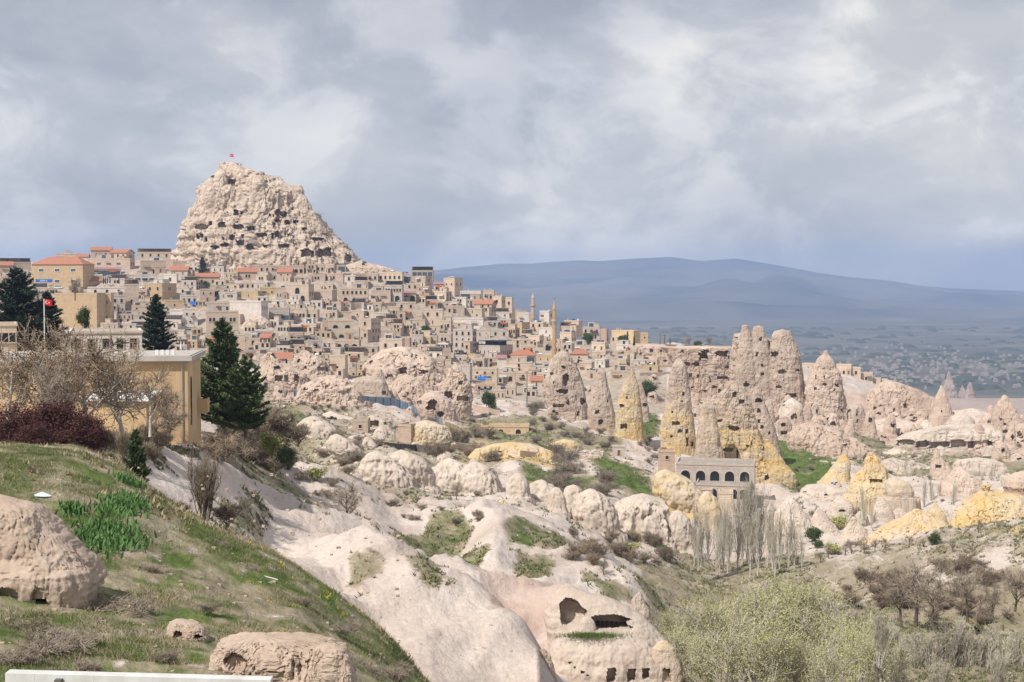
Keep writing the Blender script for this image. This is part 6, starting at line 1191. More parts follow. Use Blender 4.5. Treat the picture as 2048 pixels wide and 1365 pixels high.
def run_fence(name, label, pts, hpx, mt, npan, cat='fence', dr=(330, 620), post=M['dark_metal']):
    P = []
    for (x, y) in pts:
        d = hit(x, y, *dr); P.append(W(x, y, d))
    seg = [0.0]
    for a, b in zip(P, P[1:]): seg.append(seg[-1] + (b - a).length)
    def at(t):
        t *= seg[-1]
        for i in range(len(P) - 1):
            if t <= seg[i + 1] + 1e-6: return P[i].lerp(P[i + 1], (t - seg[i]) / max(1e-6, seg[i + 1] - seg[i]))
        return P[-1]
    root = thing(name, label, cat, P[0]); h = hpx * P[0].y / F
    for i in range(npan):
        a, b = at(i / npan) - P[0], at((i + 1) / npan) - P[0]; n = 6; m_ = MB(); tdir = (b - a).normalized(); nv = Vector((-tdir.y, tdir.x, 0)) * 0.05
        vs, fs = [], []
        for k in range(n + 1):
            p = a.lerp(b, k / n * 0.985) + nv * (1 if k % 2 else -1)
            vs += [(p.x, p.y, p.z - .8), (p.x, p.y, p.z + h + 0.05 * math.sin(i * 2.3))]
        for k in range(n): fs.append((2 * k, 2 * k + 2, 2 * k + 3, 2 * k + 1))
        m_.add(vs, fs); m_.add([(x + nv.x * 3, y + abs(nv.y) + .08, z) for x, y, z in vs], [f[::-1] for f in fs])
        m_.build('panel', mt, root)
        MB().box(a.x - .07, a.y - .22, a.z - 1, a.x + .07, a.y - .10, a.z + h + .1).build('post', post, root)
    return root
M['fence_blue'] = mat('blue_sheet', (0.26, 0.34, 0.42), (0.19, 0.26, 0.34), 0.7, 0.5, metal=0.2)
M['fence_olive'] = mat('olive_sheet', (0.25, 0.22, 0.12), (0.20, 0.175, 0.10), 0.7, 0.7)
M['fence_plank'] = mat('grey_planks', (0.16, 0.145, 0.13), (0.10, 0.09, 0.085), 0.9, 0.9)
run_fence('sheet_fence', 'long blue-grey corrugated sheet fence bending down below the rock dwellings', [(588,797),(620,801),(680,806),(740,809),(790,812),(815,822),(850,840),(884,856)], 16, M['fence_blue'], 26)
run_fence('sheet_fence', 'short olive sheet fence curving round the yellow rubble', [(876,908),(900,902),(922,890),(930,878),(915,866),(890,858)], 17, M['fence_olive'], 10)
run_fence('plank_fence', 'dark grey plank fence left of the big brown thicket', [(728,892),(760,897),(795,900),(830,902),(868,906)], 14, M['fence_plank'], 14)
def stone_wall(label, pts, hpx, col, dr=(300, 900), thick=.6, name='stone_wall'):
    P = [W(x, y, hit(x, y, *dr)) for x, y in pts]; root = thing(name, label, 'wall', P[0]); root['kind'] = 'thing'; h = hpx * P[0].y / F
    for a, b in zip(P, P[1:]):
        a, b = a - P[0], b - P[0]
        MB().add([(a.x, a.y, a.z - 3), (b.x, b.y, b.z - 3), (b.x, b.y + thick, b.z - 3), (a.x, a.y + thick, a.z - 3), (a.x, a.y, a.z + h), (b.x, b.y, b.z + h), (b.x, b.y + thick, b.z + h), (a.x, a.y + thick, a.z + h)], [(0, 1, 5, 4), (1, 2, 6, 5), (2, 3, 7, 6), (3, 0, 4, 7), (4, 5, 6, 7)]).build('wall_length', WM[col], root)
stone_wall('long pale retaining wall below the three narrow fronts', [(625,561),(660,561),(700,561),(734,562)], 14, 'stone', (600, 960))
stone_wall('pale crenellated wall running below the ruined yellow house', [(905,896),(950,903),(1000,910),(1040,914),(1085,918)], 12, 'cream', (330, 480))
stone_wall('retaining wall under the parked vans', [(690,617),(730,618),(770,618),(812,616)], 12, 'stone', (600, 900))
stone_wall('lower garden terrace wall right of the slim chimney', [(1238,752),(1280,752),(1345,750)], 6, 'stone', (500, 800))
stone_wall('upper garden terrace wall right of the slim chimney', [(1242,738),(1290,738),(1348,736)], 6, 'stone', (500, 800))
stone_wall('parapet wall along the plateau edge left of the rock castle', [(1262,692),(1330,694),(1400,696),(1462,698)], 5, 'stone', (640, 860))
stone_wall('dry-stone wall over the dirt road beside the pine', [(945,822),(975,828),(1000,834)], 12, 'stone', (420, 600))
stone_wall('ruined grey skyline wall at the right end of the village', [(1000,622),(1030,628),(1062,636)], 10, 'stone', (700, 900))

# vehicles
M['car_white'] = mat('white_car_paint', (0.72, 0.72, 0.73), (0.68, 0.68, 0.69), 1, 0.3, spec=0.5)
M['car_grey'] = mat('silver_car_paint', (0.40, 0.42, 0.45), (0.36, 0.38, 0.41), 1, 0.3, spec=0.5)
M['car_dark'] = mat('dark_car_paint', (0.05, 0.06, 0.075), (0.04, 0.045, 0.06), 1, 0.3, spec=0.5)
M['tyre'] = mat('tyre_rubber', (0.02, 0.02, 0.02))
M['lamp_w'] = mat('lamp_lens', (0.7, 0.7, 0.68), (0.6, 0.6, 0.58), 1, 0.2)
def car(px, py, wpx, paint, label, van=False, d=None, rz=0.0, name=None):
    d = d or hit(px, py, 440, 960); c = W(px, py, d); L_ = 5.2 if van else 4.3; k = max(.9, min(1.25, wpx * d / F / L_))
    root = thing(name or ('van' if van else 'car'), label, 'van' if van else 'car', c, rz, 'vehicles parked in the village'); root.scale = (k, k, k)
    pr = [(-2.1, .35), (2.1, .35), (2.15, .8), (1.9, .95), (1.0, 1.02), (.5, 1.45), (-1.0, 1.47), (-1.75, 1.0), (-2.15, .9)] if not van else [(-2.6, .4), (2.55, .4), (2.6, 1.0), (2.2, 1.25), (1.7, 2.05), (1.4, 2.2), (-2.5, 2.2), (-2.6, 2.0)]
    MB().prism(pr, -.85, .85).build('body', paint, root)
    gl = [(.92, 1.03), (.48, 1.40), (-.95, 1.41), (-1.5, 1.03)] if not van else [(1.95, 1.3), (1.6, 1.95), (-2.2, 1.95), (-2.2, 1.3)]
    MB().prism(gl, -.87, .87).build('windows', M['glass'], root)
    for sx in (-1, 1):
        for sy in (-1, 1):
            MB().tube([(sx * (1.35 if not van else 1.65), sy * .9 - .1, .33), (sx * (1.35 if not van else 1.65), sy * .9 + .1, .33)], .33, 10).build('wheel', M['tyre'], root)
        MB().box(2.05 if not van else 2.5, sx * .6 - .15, .65, 2.18 if not van else 2.62, sx * .6 + .15, .8).build('headlight', M['lamp_w'], root)
    return root
car(722, 606, 22, M['car_white'], 'white delivery van parked in front of the beige inn', True)
car(709, 608, 15, M['car_white'], 'white hatchback parked left of the white delivery van')
car(733, 608, 15, M['car_white'], 'white car parked right of the white delivery van')
car(697, 606, 12, M['car_grey'], 'silver car leftmost of those before the beige inn')
car(753, 608, 13, M['car_dark'], 'dark car rightmost of those before the beige inn')
car(82, 577, 16, M['car_white'], 'white car parked below the blue sign')
car(100, 578, 14, M['car_white'], 'white car half hidden behind the left cedar')
car(117, 578, 17, M['car_white'], 'white minibus right of the car behind the cedar', True, name='minibus')
car(726, 545, 12, M['car_grey'], 'pale car on the road under the castle tail')
car(1413, 694, 18, M['car_grey'], 'silver car on the plateau left of the rock castle', d=775)
car(899, 687, 14, M['car_grey'], 'grey car on the bend left of the lilac-grey house')
car(886, 714, 13, M['car_grey'], 'grey car left one of two in the small street')
car(944, 722, 15, M['car_white'], 'white car right one of two in the small street')
car(980, 724, 12, M['car_dark'], 'dark car under the grey stone restaurant')

# flags
def flag(px, py0, py1, d, wpx, hpx, label):
    b = W(px, py0, d); s = d / F; h = (py0 - py1) * s
    root = thing('flag', label, 'flag', b)
    MB().tube([(0, 0, -1), (0, 0, h)], .05 + .00004 * d, 6).build('pole', M['white_paint'], root)
    w, hh = wpx * s, hpx * s; n = 10; vs, fs = [], []
    wv = lambda x: .10 * w * math.sin(x / w * 6.5) * (x / w)
    for k in range(n + 1):
        x = w * k / n; dz = -.16 * x
        vs += [(x, wv(x), h - hh + dz), (x, wv(x), h + dz)]
    for k in range(n): fs.append((2 * k, 2 * k + 2, 2 * k + 3, 2 * k + 1))
    m_ = MB(); m_.add(vs, fs); m_.add([(x, y + .02, z) for x, y, z in vs], [f[::-1] for f in fs]); cloth = m_.build('cloth', M['red_cloth'], root)
    # crescent and star
    cx, r = w * .36, hh * .27; out = []
    for k in range(20):
        a = math.radians(28 + 304 * k / 19); out.append((cx + r * math.cos(a), r * math.sin(a)))
    inn = [(cx + r * .25 + r * .8 * math.cos(math.radians(38 + 284 * k / 19)), r * .8 * math.sin(math.radians(38 + 284 * k / 19))) for k in range(20)]
    f3 = lambda x, z: (x, wv(x) - .03, h - hh / 2 + z - .16 * x)
    m_ = MB(); m_.add([f3(*p) for p in out] + [f3(*p) for p in inn], [(k, k + 1, 21 + k, 20 + k) for k in range(19)]); m_.build('crescent', M['white_paint'], cloth)
    sx, sr = cx + r * 1.5, r * .52; st = []
    for k in range(10):
        a = math.pi + math.pi * k / 5; rr = sr if k % 2 == 0 else sr * .4; st.append(f3(sx + rr * math.cos(a), rr * math.sin(a)))
    m_ = MB(); m_.add(st + [f3(sx, 0)], [(k, (k + 1) % 10, 10) for k in range(10)]); m_.build('star', M['white_paint'], cloth)
flag(459.5, 330, 308, 852, 7.5, 6, 'red flag with white crescent and star on top of the castle rock')
flag(89.5, 700, 598, 160, 16, 12, 'red flag with white crescent on a pole before the left cedar')

# people
pm_ = bpy.data.meshes.new('person'); jv = [(0, 0, .95), (0, 0, 1.2), (0, 0, 1.42), (0, 0, 1.52), (0, -.01, 1.62), (0, 0, 1.74), (.19, 0, 1.4), (.24, .02, 1.12), (.22, -.06, .86), (-.19, 0, 1.4), (-.24, .02, 1.12), (-.2, -.08, .88), (.1, 0, .9), (.11, -.02, .48), (.11, .02, .07), (.11, -.13, .03), (-.1, 0, .9), (-.12, .02, .48), (-.13, .06, .07), (-.13, -.09, .03)]
je = [(0, 1), (1, 2), (2, 3), (3, 4), (4, 5), (2, 6), (6, 7), (7, 8), (2, 9), (9, 10), (10, 11), (0, 12), (12, 13), (13, 14), (14, 15), (0, 16), (16, 17), (17, 18), (18, 19)]
jr = [.15, .15, .15, .06, .1, .08, .07, .05, .04, .07, .05, .04, .1, .07, .045, .04, .1, .07, .045, .04]
pm_.from_pydata(jv, je, []); tmp = bpy.data.objects.new('tmp_person', pm_); COL.objects.link(tmp)
sk = tmp.modifiers.new('skin', 'SKIN'); 
for i, r in enumerate(jr): pm_.skin_vertices[0].data[i].radius = (r, r)
pm_.skin_vertices[0].data[0].use_root = True
sb = tmp.modifiers.new('sub', 'SUBSURF'); sb.levels = 1
dg = bpy.context.evaluated_depsgraph_get(); dg.update(); body_me = bpy.data.meshes.new_from_object(tmp.evaluated_get(dg)); bpy.data.objects.remove(tmp)
M['cl_dark'] = mat('dark_clothes', (0.03, 0.035, 0.05)); M['cl_red'] = mat('red_clothes', (0.4, 0.03, 0.03)); M['cl_white'] = mat('white_clothes', (0.6, 0.6, 0.58))
for i, (px, py, d, mm, lb) in enumerate([(476, 332, 846, 'cl_dark', 'person in dark clothes standing left of a pair on the castle top'), (482, 333, 846, 'cl_dark', 'person in dark clothes standing right of a pair on the castle top'), (450, 330, 848, 'cl_dark', 'person in dark clothes at the left end of the castle top')]):
    me = body_me.copy(); me.materials.clear(); me.materials.append(M[mm]); o = obj('person', me, None, W(px, py, d), 0, label=lb, category='person', group='visitors on the castle rock'); o.scale = (1.05,) * 3
# rail posts on the castle top path
for i, (px, py) in enumerate([(508, 350), (522, 349), (540, 357), (556, 358), (630, 432), (641, 433)]):
    r_ = thing('rail_post', ['rail posts left', 'rail posts second', 'rail posts third', 'rail posts fourth', 'rail posts lower left', 'rail posts lower right'][i] + ' on the castle rock footpath', 'railing', W(px, py, 850), 0, 'railings of the castle footpath')
    MB().box(-.05, -.05, -1, .05, .05, 1.8).build('post', M['dark_metal'], r_); MB().box(-2.2, -.03, 1.0, 2.2, .03, 1.06).box(-2.2, -.03, 1.7, 2.2, .03, 1.76).build('rail', M['dark_metal'], r_)

# awnings, parasols, sign and other small things
def awning(x0, x1, y0, y1, label, mt, d=None, sag=1.0, yb=None):
    d = d or hit((x0 + x1) / 2, yb or y1 + 8, 440, 960); s = d / F; c = W((x0 + x1) / 2, y1, d); w = (x1 - x0) * s; h = (y1 - y0) * s
    root = thing('awning', label, 'awning', c)
    n = 8; vs, fs = [], []
    for k in range(n + 1):
        x = -w / 2 + w * k / n; t = math.sin(math.pi * k / n) * .35 * sag
        vs += [(x, 0, h * .35 - t), (x, 2.6, h - t * .6), (x, 0, h * .35 - t - .35)]
    for k in range(n): a = 3 * k; fs += [(a, a + 3, a + 4, a + 1), (a + 2, a + 5, a + 3, a), (a + 1, a + 4, a + 3, a)]
    MB().add(vs, fs).build('cloth', mt, root)
    for x in (-w / 2, w / 2): MB().box(x - .06, 0, -2.6, x + .06, .12, h * .35).build('post', M['steel'], root)
awning(955, 975, 754, 761, 'left of two blue tarpaulin awnings in front of the plain cream house', M['blue_cloth'], yb=770)
awning(977, 996, 754, 762, 'right of two blue tarpaulin awnings in front of the plain cream house', M['blue_cloth'], yb=770)
awning(380, 406, 603, 610, 'thin sagging blue awning strip above the grey roofed house', M['blue_cloth'], sag=2)
awning(290, 304, 529, 534, 'small blue tarpaulin on the ruined stone house', M['blue_cloth'], yb=540)
awning(332, 345, 540, 546, 'bright blue tarpaulin right of the ruined arch', M['blue_cloth'], yb=550)
awning(672, 692, 603, 607, 'red awning left of the parked cars', M['orange_cloth'], yb=612)
awning(470, 480, 541, 547, 'orange and white shop awning under the blue restaurant', M['orange_cloth'], yb=552)
def parasol(px, py, hpx, label, mt, dr=(440, 960), d=None):
    d = d or hit(px, py, *dr); b = W(px, py, d); h = hpx * d / F; root = thing('folded_parasol', label, 'parasol', b, 0, 'folded parasols')
    MB().tube([(0, 0, -1), (0, 0, h)], .05, 5).build('pole', M['steel'], root); MB().add(*lathe([(.12, h * .25), (.42, h * .32), (.3, h * .7), (.05, h)], 8)).build('canopy', mt, root)
for i, px in enumerate([207, 211, 215, 220, 238]): parasol(px, 574, 23, ['leftmost', 'second', 'third', 'fourth', 'rightmost'][i] + ' of five black folded parasols on the white hotel', M['dark_metal'])
parasol(362, 706, 24, 'left of two white folded parasols beside the cedar', M['white_paint'], (200, 900)); parasol(368, 706, 23, 'right of two white folded parasols beside the cedar', M['white_paint'], (200, 900))
st = thing('star_sculpture', 'white star-shaped sculpture on the black terrace edge', 'sculpture', W(219, 573, hit(219, 574, 440, 960)))
for k in range(3):
    a = math.radians(25 + 60 * k); MB().add([(-1.5 * math.cos(a), -.1, 1.5 - 1.5 * math.sin(a)), (.25 * math.sin(a), -.1, 1.5 - .25 * math.cos(a)), (1.5 * math.cos(a), -.1, 1.5 + 1.5 * math.sin(a)), (-.25 * math.sin(a), -.1, 1.5 + .25 * math.cos(a)), (0, -.4, 1.5)], [(0, 1, 4), (1, 2, 4), (2, 3, 4), (3, 0, 4), (3, 2, 1, 0)]).build('arm', M['white_paint'], st)
dS = HOUSES[0]['d'] - 2.5; c = W(88, 565, dS); sg = thing('shop_sign', 'long blue shop sign with white lettering below the tan apartment house', 'sign', c)
MB().box(-4.6, 0, 0, 4.6, .3, 1.7).build('board', M['blue_cloth'], sg)
for k, (x, w_) in enumerate([(-2.2, .5), (-1.5, .45), (-.9, .4), (-.3, .5), (.35, .4), (1.3, .5)]): MB().box(x, -.06, .5, x + w_ * .35, -.003, 1.25).box(x + w_ * .35, -.06, 1.0, x + w_, -.003, 1.25).box(x + w_ * .35, -.06, .5, x + w_, -.003, .7).build('letter', M['white_paint'], sg)
def pole(px, py, top, label, d=None, r=.09, lamp=True, dr=(380, 960)):
    d = d or hit(px, py, *dr); b = W(px, py, d); h = (py - top) * d / F; root = thing('street_lamp' if lamp else 'utility_pole', label, 'street lamp' if lamp else 'pole', b, 0, 'poles of the village')
    MB().tube([(0, 0, -1), (0, 0, h)], [r * 1.3, r * .8], 6).build('pole', M['steel'] if lamp else M['fence_plank'], root)
    if lamp: MB().tube([(0, 0, h), (.5, -.3, h + .25), (1.1, -.6, h + .2)], .05, 5).build('arm', M['steel'], root); MB().box(.9, -.8, h + .1, 1.5, -.45, h + .22).build('lamp_head', M['white_paint'], root)
    else: MB().box(-.9, -.08, h - .6, .9, .08, h - .45).build('crossarm', M['fence_plank'], root)
for a in [(784, 604, 572, 'street lamp before the grey inn arches'), (862, 606, 560, 'street lamp right of the red awning house'), (1054, 812, 742, 'pale concrete pole above the dirt road', None, .2, False), (923, 712, 690, 'street lamp before the lilac-grey house'), (1232, 745, 716, 'utility pole above the slim chimney', None, .1, False), (790, 898, 855, 'utility pole by the plank fence', None, .1, False), (712, 545, 528, 'street lamp on the road under the castle tail'), (540, 700, 672, 'utility pole by the whitewashed loggia', None, .1, False), (713, 755, 712, 'thin utility pole in front of the ruined cream house', None, .1, False), (960, 865, 838, 'utility pole left of the ruined yellow house', None, .1, False), (1398, 692, 676, 'small lamp post on the plateau', 770), (1320, 692, 668, 'white obelisk-like post on the plateau', 770, .22, False), (1329, 692, 670, 'stone gate post on the plateau', 770, .4, False)]: pole(*a)
# white sheet-metal barrier along the bottom left edge
bA, bB = W(10, 1347, 24.5), W(541, 1361, 24.5)
wbarr = thing('metal_barrier', 'white sheet-metal barrier along the bottom left edge', 'barrier', bA)
v = bB - bA; nr_ = 9
for k in range(nr_):
    p, q = v * (k / nr_), v * ((k + .996) / nr_)
    MB().add([(p.x, p.y, p.z - .8), (q.x, q.y, q.z - .8), (q.x, q.y + .25, q.z - .8), (p.x, p.y + .25, p.z - .8), (p.x, p.y, p.z), (q.x, q.y, q.z), (q.x, q.y + .25, q.z), (p.x, p.y + .25, p.z)], [(0, 1, 5, 4), (1, 2, 6, 5), (2, 3, 7, 6), (3, 0, 4, 7), (4, 5, 6, 7)]).build('sheet', M['barrier'], wbarr)
MB().box(.9, -.12, -.4, 1.02, -.003, -.09).build('bracket', M['fence_plank'], wbarr)
# ------------------------------------------------------------------ trees and shrubs
M['bark'] = mat('grey_bark', (0.27, 0.225, 0.185), (0.17, 0.14, 0.115), 1.5, 0.95)
M['bark_dark'] = mat('dark_bark', (0.175, 0.135, 0.10), (0.11, 0.085, 0.065), 1.5, 0.95)
M['bark_pale'] = mat('pale_bark', (0.56, 0.53, 0.47), (0.42, 0.39, 0.34), 1.5, 0.95)
M['twig_brown'] = mat('brown_twigs', (0.32, 0.255, 0.19), (0.21, 0.165, 0.12), 0.4, 0.95, obj_var=0.25)
M['twig_grey'] = mat('grey_twigs', (0.34, 0.285, 0.225), (0.23, 0.19, 0.15), 0.4, 0.95, obj_var=0.2)
M['twig_pale'] = mat('pale_twigs', (0.50, 0.46, 0.385), (0.38, 0.34, 0.28), 0.4, 0.95, obj_var=0.1)
M['leaf_spring'] = mat('spring_leaves', (0.46, 0.45, 0.18), (0.35, 0.36, 0.13), 0.5, 0.8, obj_var=0.15)
M['leaf_olive'] = mat('olive_leaves', (0.20, 0.19, 0.07), (0.13, 0.125, 0.05), 0.5, 0.8, obj_var=0.2)
M['leaf_green'] = mat('green_leaves', (0.085, 0.125, 0.035), (0.05, 0.08, 0.022), 0.5, 0.8, obj_var=0.2)
M['needle'] = mat('dark_needles', (0.105, 0.145, 0.055), (0.055, 0.085, 0.033), 0.6, 0.85, obj_var=0.15)
M['needle_blue'] = mat('cedar_needles', (0.055, 0.078, 0.058), (0.03, 0.048, 0.035), 0.6, 0.85, obj_var=0.1)
M['leaf_red'] = mat('dark_red_leaves', (0.125, 0.055, 0.048), (0.07, 0.032, 0.03), 0.8, 0.85)
M['seed_tan'] = mat('tan_seed_heads', (0.44, 0.28, 0.12), (0.33, 0.20, 0.09), 0.8, 0.9)

def tubes(segs, n=3):
    """segs: list of (p0, p1, r0, r1) -> verts, quads"""
    A = np.array([s[0] for s in segs]); B = np.array([s[1] for s in segs]); r0 = np.array([s[2] for s in segs]); r1 = np.array([s[3] for s in segs])
    t = B - A; t /= np.maximum(1e-9, np.linalg.norm(t, axis=1))[:, None]
    ref = np.where(np.abs(t[:, 2:3]) < 0.9, np.array([[0, 0, 1.0]]), np.array([[1.0, 0, 0]]))
    u = np.cross(t, ref); u /= np.maximum(1e-9, np.linalg.norm(u, axis=1))[:, None]; v = np.cross(t, u)
    V = np.zeros((len(segs), 2 * n, 3))
    for k in range(n):
        a = 2 * math.pi * k / n; o = u * math.cos(a) + v * math.sin(a)
        V[:, k] = A + o * r0[:, None]; V[:, n + k] = B + o * r1[:, None]
    base = (np.arange(len(segs)) * 2 * n)[:, None]
    Q_ = np.concatenate([base + np.array([[k, (k + 1) % n, n + (k + 1) % n, n + k]]) for k in range(n)])
    return V.reshape(-1, 3), Q_
def leaves_np(pts, size, rng, aspect=0.6, up=0.0):
    n = len(pts); P = np.array(pts); a = rng.normal(size=(n, 3)); a[:, 2] += up; a /= np.linalg.norm(a, axis=1)[:, None]
    b = np.cross(a, rng.normal(size=(n, 3))); b /= np.maximum(1e-6, np.linalg.norm(b, axis=1))[:, None]
    s = size * rng.uniform(0.6, 1.4, (n, 1)); a = a * s; b = b * s * aspect
    V = np.stack([P, P + a * .5 + b * .5, P + a, P + a * .5 - b * .5], 1).reshape(-1, 3)
    return V, np.arange(4 * n).reshape(n, 4)
def grow(seed, H, r, nlimb, nbr, ntw, spread=1.0, upright=0.3, first=0.25, tw_len=0.12, trunks=1, wig=0.12, tw_r=0.0032, sub=2):
    R_ = random.Random(seed); wood, twig, tips = [], [], []
    def rv_(): return Vector((R_.gauss(0, 1), R_.gauss(0, 1), R_.gauss(0, 1)))
    def limb(p, dr, L_, r0, r1, nseg, bag, w=wig):
        pts = [p]; q = p; dcur = dr.normalized()
        for i in range(nseg):
            dcur = (dcur + rv_() * w + Vector((0, 0, upright * .12))).normalized(); q2 = q + dcur * (L_ / nseg)
            a, b = r0 + (r1 - r0) * i / nseg, r0 + (r1 - r0) * (i + 1) / nseg
            bag.append((tuple(q), tuple(q2), a, b)); q = q2; pts.append(q)
        return pts, dcur
    for t_ in range(trunks):
        lean = Vector((R_.gauss(0, .10 if trunks == 1 else .55 * spread), R_.gauss(0, .10 if trunks == 1 else .55 * spread), 1))
        Lt = H * (0.62 if trunks == 1 else R_.uniform(.5, .75))
        base = Vector((R_.gauss(0, .03) * H * (trunks > 1), R_.gauss(0, .03) * H * (trunks > 1), -.04 * H))
        tp, td = limb(base, lean, Lt, r / (1 if trunks == 1 else 1.8), r * .35 / (1 if trunks == 1 else 1.5), 7, wood, .05)
        for i in range(nlimb):
            f = first + (1 - first) * (i + R_.random()) / nlimb; k = min(int(f * 7), 6); p = tp[k].lerp(tp[k + 1], f * 7 - k)
            az = i * 2.4 + R_.uniform(-.5, .5); el = R_.uniform(.25, .9) + upright
            dv = Vector((math.cos(az) * spread, math.sin(az) * spread, el)).normalized()
            L1 = H * R_.uniform(.30, .48) * (1.05 - .45 * f) * (1 if trunks == 1 else .6); r1_ = r * (.50 - .28 * f)
            lp, ld = limb(p, dv, L1, r1_, r1_ * .35, 5, wood)
            for j in range(nbr):
                f2 = .2 + .8 * (j + R_.random()) / nbr; k = min(int(f2 * 5), 4); p2 = lp[k].lerp(lp[k + 1], f2 * 5 - k)
                dv2 = (dv * .6 + rv_() * .55 * spread + Vector((0, 0, upright * .6))).normalized(); L2 = L1 * R_.uniform(.35, .6) * (1.1 - .4 * f2)
                bp, bd = limb(p2, dv2, L2, max(tw_r * H * 1.5, r1_ * .4), tw_r * H * 1.1, 3, twig)
                for m_ in range(ntw):
                    f3 = .15 + .85 * (m_ + R_.random()) / ntw; k = min(int(f3 * 3), 2); p3 = bp[k].lerp(bp[k + 1], f3 * 3 - k)
                    dv3 = (bd * .5 + rv_() * .6 * max(.4, spread) + Vector((0, 0, upright * .5))).normalized(); L3 = H * tw_len * R_.uniform(.6, 1.3)
                    wp, wd = limb(p3, dv3, L3, tw_r * H, tw_r * H * .55, sub, twig, .2)
                    tips += [tuple(x) for x in wp[1:]]
    return wood, twig, tips
PROTO = {}
def proto_tree(key, wood_m, twig_m, leaf=None, leaf_n=0, leaf_size=.1, seed=1, leaf_spread=.25, **g):
    wood, twig, tips = grow(seed, **g); H = g['H']; rng = np.random.default_rng(seed)
    Vw, Qw = tubes(wood, 5); mw = mesh_np('trunk', Vw, Qw, True, [wood_m])
    Vt, Qt = tubes(twig, 3); faces = [Qt]; mats_ = [twig_m]; mi = np.zeros(len(Qt), int)
    if leaf is not None and leaf_n:
        tp = np.array(tips); sel = tp[rng.integers(0, len(tp), leaf_n)] + rng.normal(size=(leaf_n, 3)) * leaf_spread
        Vl, Ql = leaves_np(sel, leaf_size, rng); Ql = Ql + len(Vt); Vt = np.vstack([Vt, Vl]); faces.append(Ql); mats_.append(leaf); mi = np.concatenate([mi, np.ones(len(Ql), int)])
    mc = mesh_np('crown', Vt, faces, False, mats_, mi)
    PROTO.setdefault(key, []).append((H, mw, mc))
for i in range(3): proto_tree('bare', M['bark_dark'], M['twig_grey'], seed=10 + i, H=8, r=.22, nlimb=10, nbr=8, ntw=8, spread=1.0, upright=.25)
for i in range(2): proto_tree('seedy', M['bark_pale'], M['twig_grey'], M['seed_tan'], 2600, .11, seed=20 + i, H=10, r=.22, nlimb=11, nbr=8, ntw=7, spread=1.05, upright=.3, first=.15, leaf_spread=.12)
for i in range(2): proto_tree('orchard', M['bark_dark'], M['twig_brown'], seed=30 + i, H=5, r=.16, nlimb=9, nbr=7, ntw=7, spread=1.25, upright=.15, first=.3)
for i in range(3): proto_tree('poplar', M['bark_pale'], M['twig_pale'], M['leaf_spring'], [260, 700, 120][i], .13, seed=40 + i, H=15, r=.17, nlimb=22, nbr=4, ntw=4, spread=.26, upright=1.4, first=.03, tw_len=.07, leaf_spread=.2, tw_r=.0012)
for i in range(3): proto_tree('spring', M['bark_pale'], M['twig_pale'], M['leaf_spring'], [5200, 4200, 3200][i], .15, seed=50 + i, H=13, r=.34, nlimb=13, nbr=7, ntw=5, spread=.75, upright=.5, first=.15, leaf_spread=.3, tw_r=.0022)
for i in range(3): proto_tree('shrub', M['twig_brown'], M['twig_brown'], seed=60 + i, H=3, r=.06, nlimb=4, nbr=5, ntw=6, spread=.9, upright=.2, trunks=9, tw_r=.0045, tw_len=.16)
for i in range(3): proto_tree('shrubgrey', M['twig_grey'], M['twig_grey'], [None, M['leaf_olive'], None][i], 500, .14, seed=70 + i, H=3, r=.06, nlimb=4, nbr=5, ntw=6, spread=1.0, upright=.1, trunks=9, tw_r=.0045, tw_len=.16)
for i in range(2): proto_tree('shrubgreen', M['twig_grey'], M['twig_grey'], [M['leaf_spring'], M['leaf_green']][i], 2600, .2, seed=80 + i, H=3, r=.05, nlimb=4, nbr=4, ntw=5, spread=1.0, upright=.2, trunks=8, leaf_spread=.15, tw_r=.003)
proto_tree('evergreen', M['bark_dark'], M['twig_brown'], M['leaf_green'], 5200, .22, seed=85, H=4, r=.1, nlimb=8, nbr=6, ntw=6, spread=.9, upright=.3, leaf_spread=.2, first=.1)
proto_tree('redbush', M['bark_dark'], M['leaf_red'], M['leaf_red'], 7000, .10, seed=86, H=3, r=.05, nlimb=5, nbr=6, ntw=6, spread=1.2, upright=.1, trunks=12, leaf_spread=.12, tw_r=.003, tw_len=.14)
proto_tree('vase', M['bark_dark'], M['twig_brown'], seed=87, H=4, r=.05, nlimb=7, nbr=3, ntw=4, spread=.45, upright=.7, trunks=16, tw_r=.002, tw_len=.1)
proto_tree('whip', M['bark_pale'], M['twig_pale'], M['leaf_spring'], 500, .1, seed=88, H=7, r=.08, nlimb=9, nbr=4, ntw=4, spread=.25, upright=1.2, trunks=7, tw_r=.0022, leaf_spread=.15)
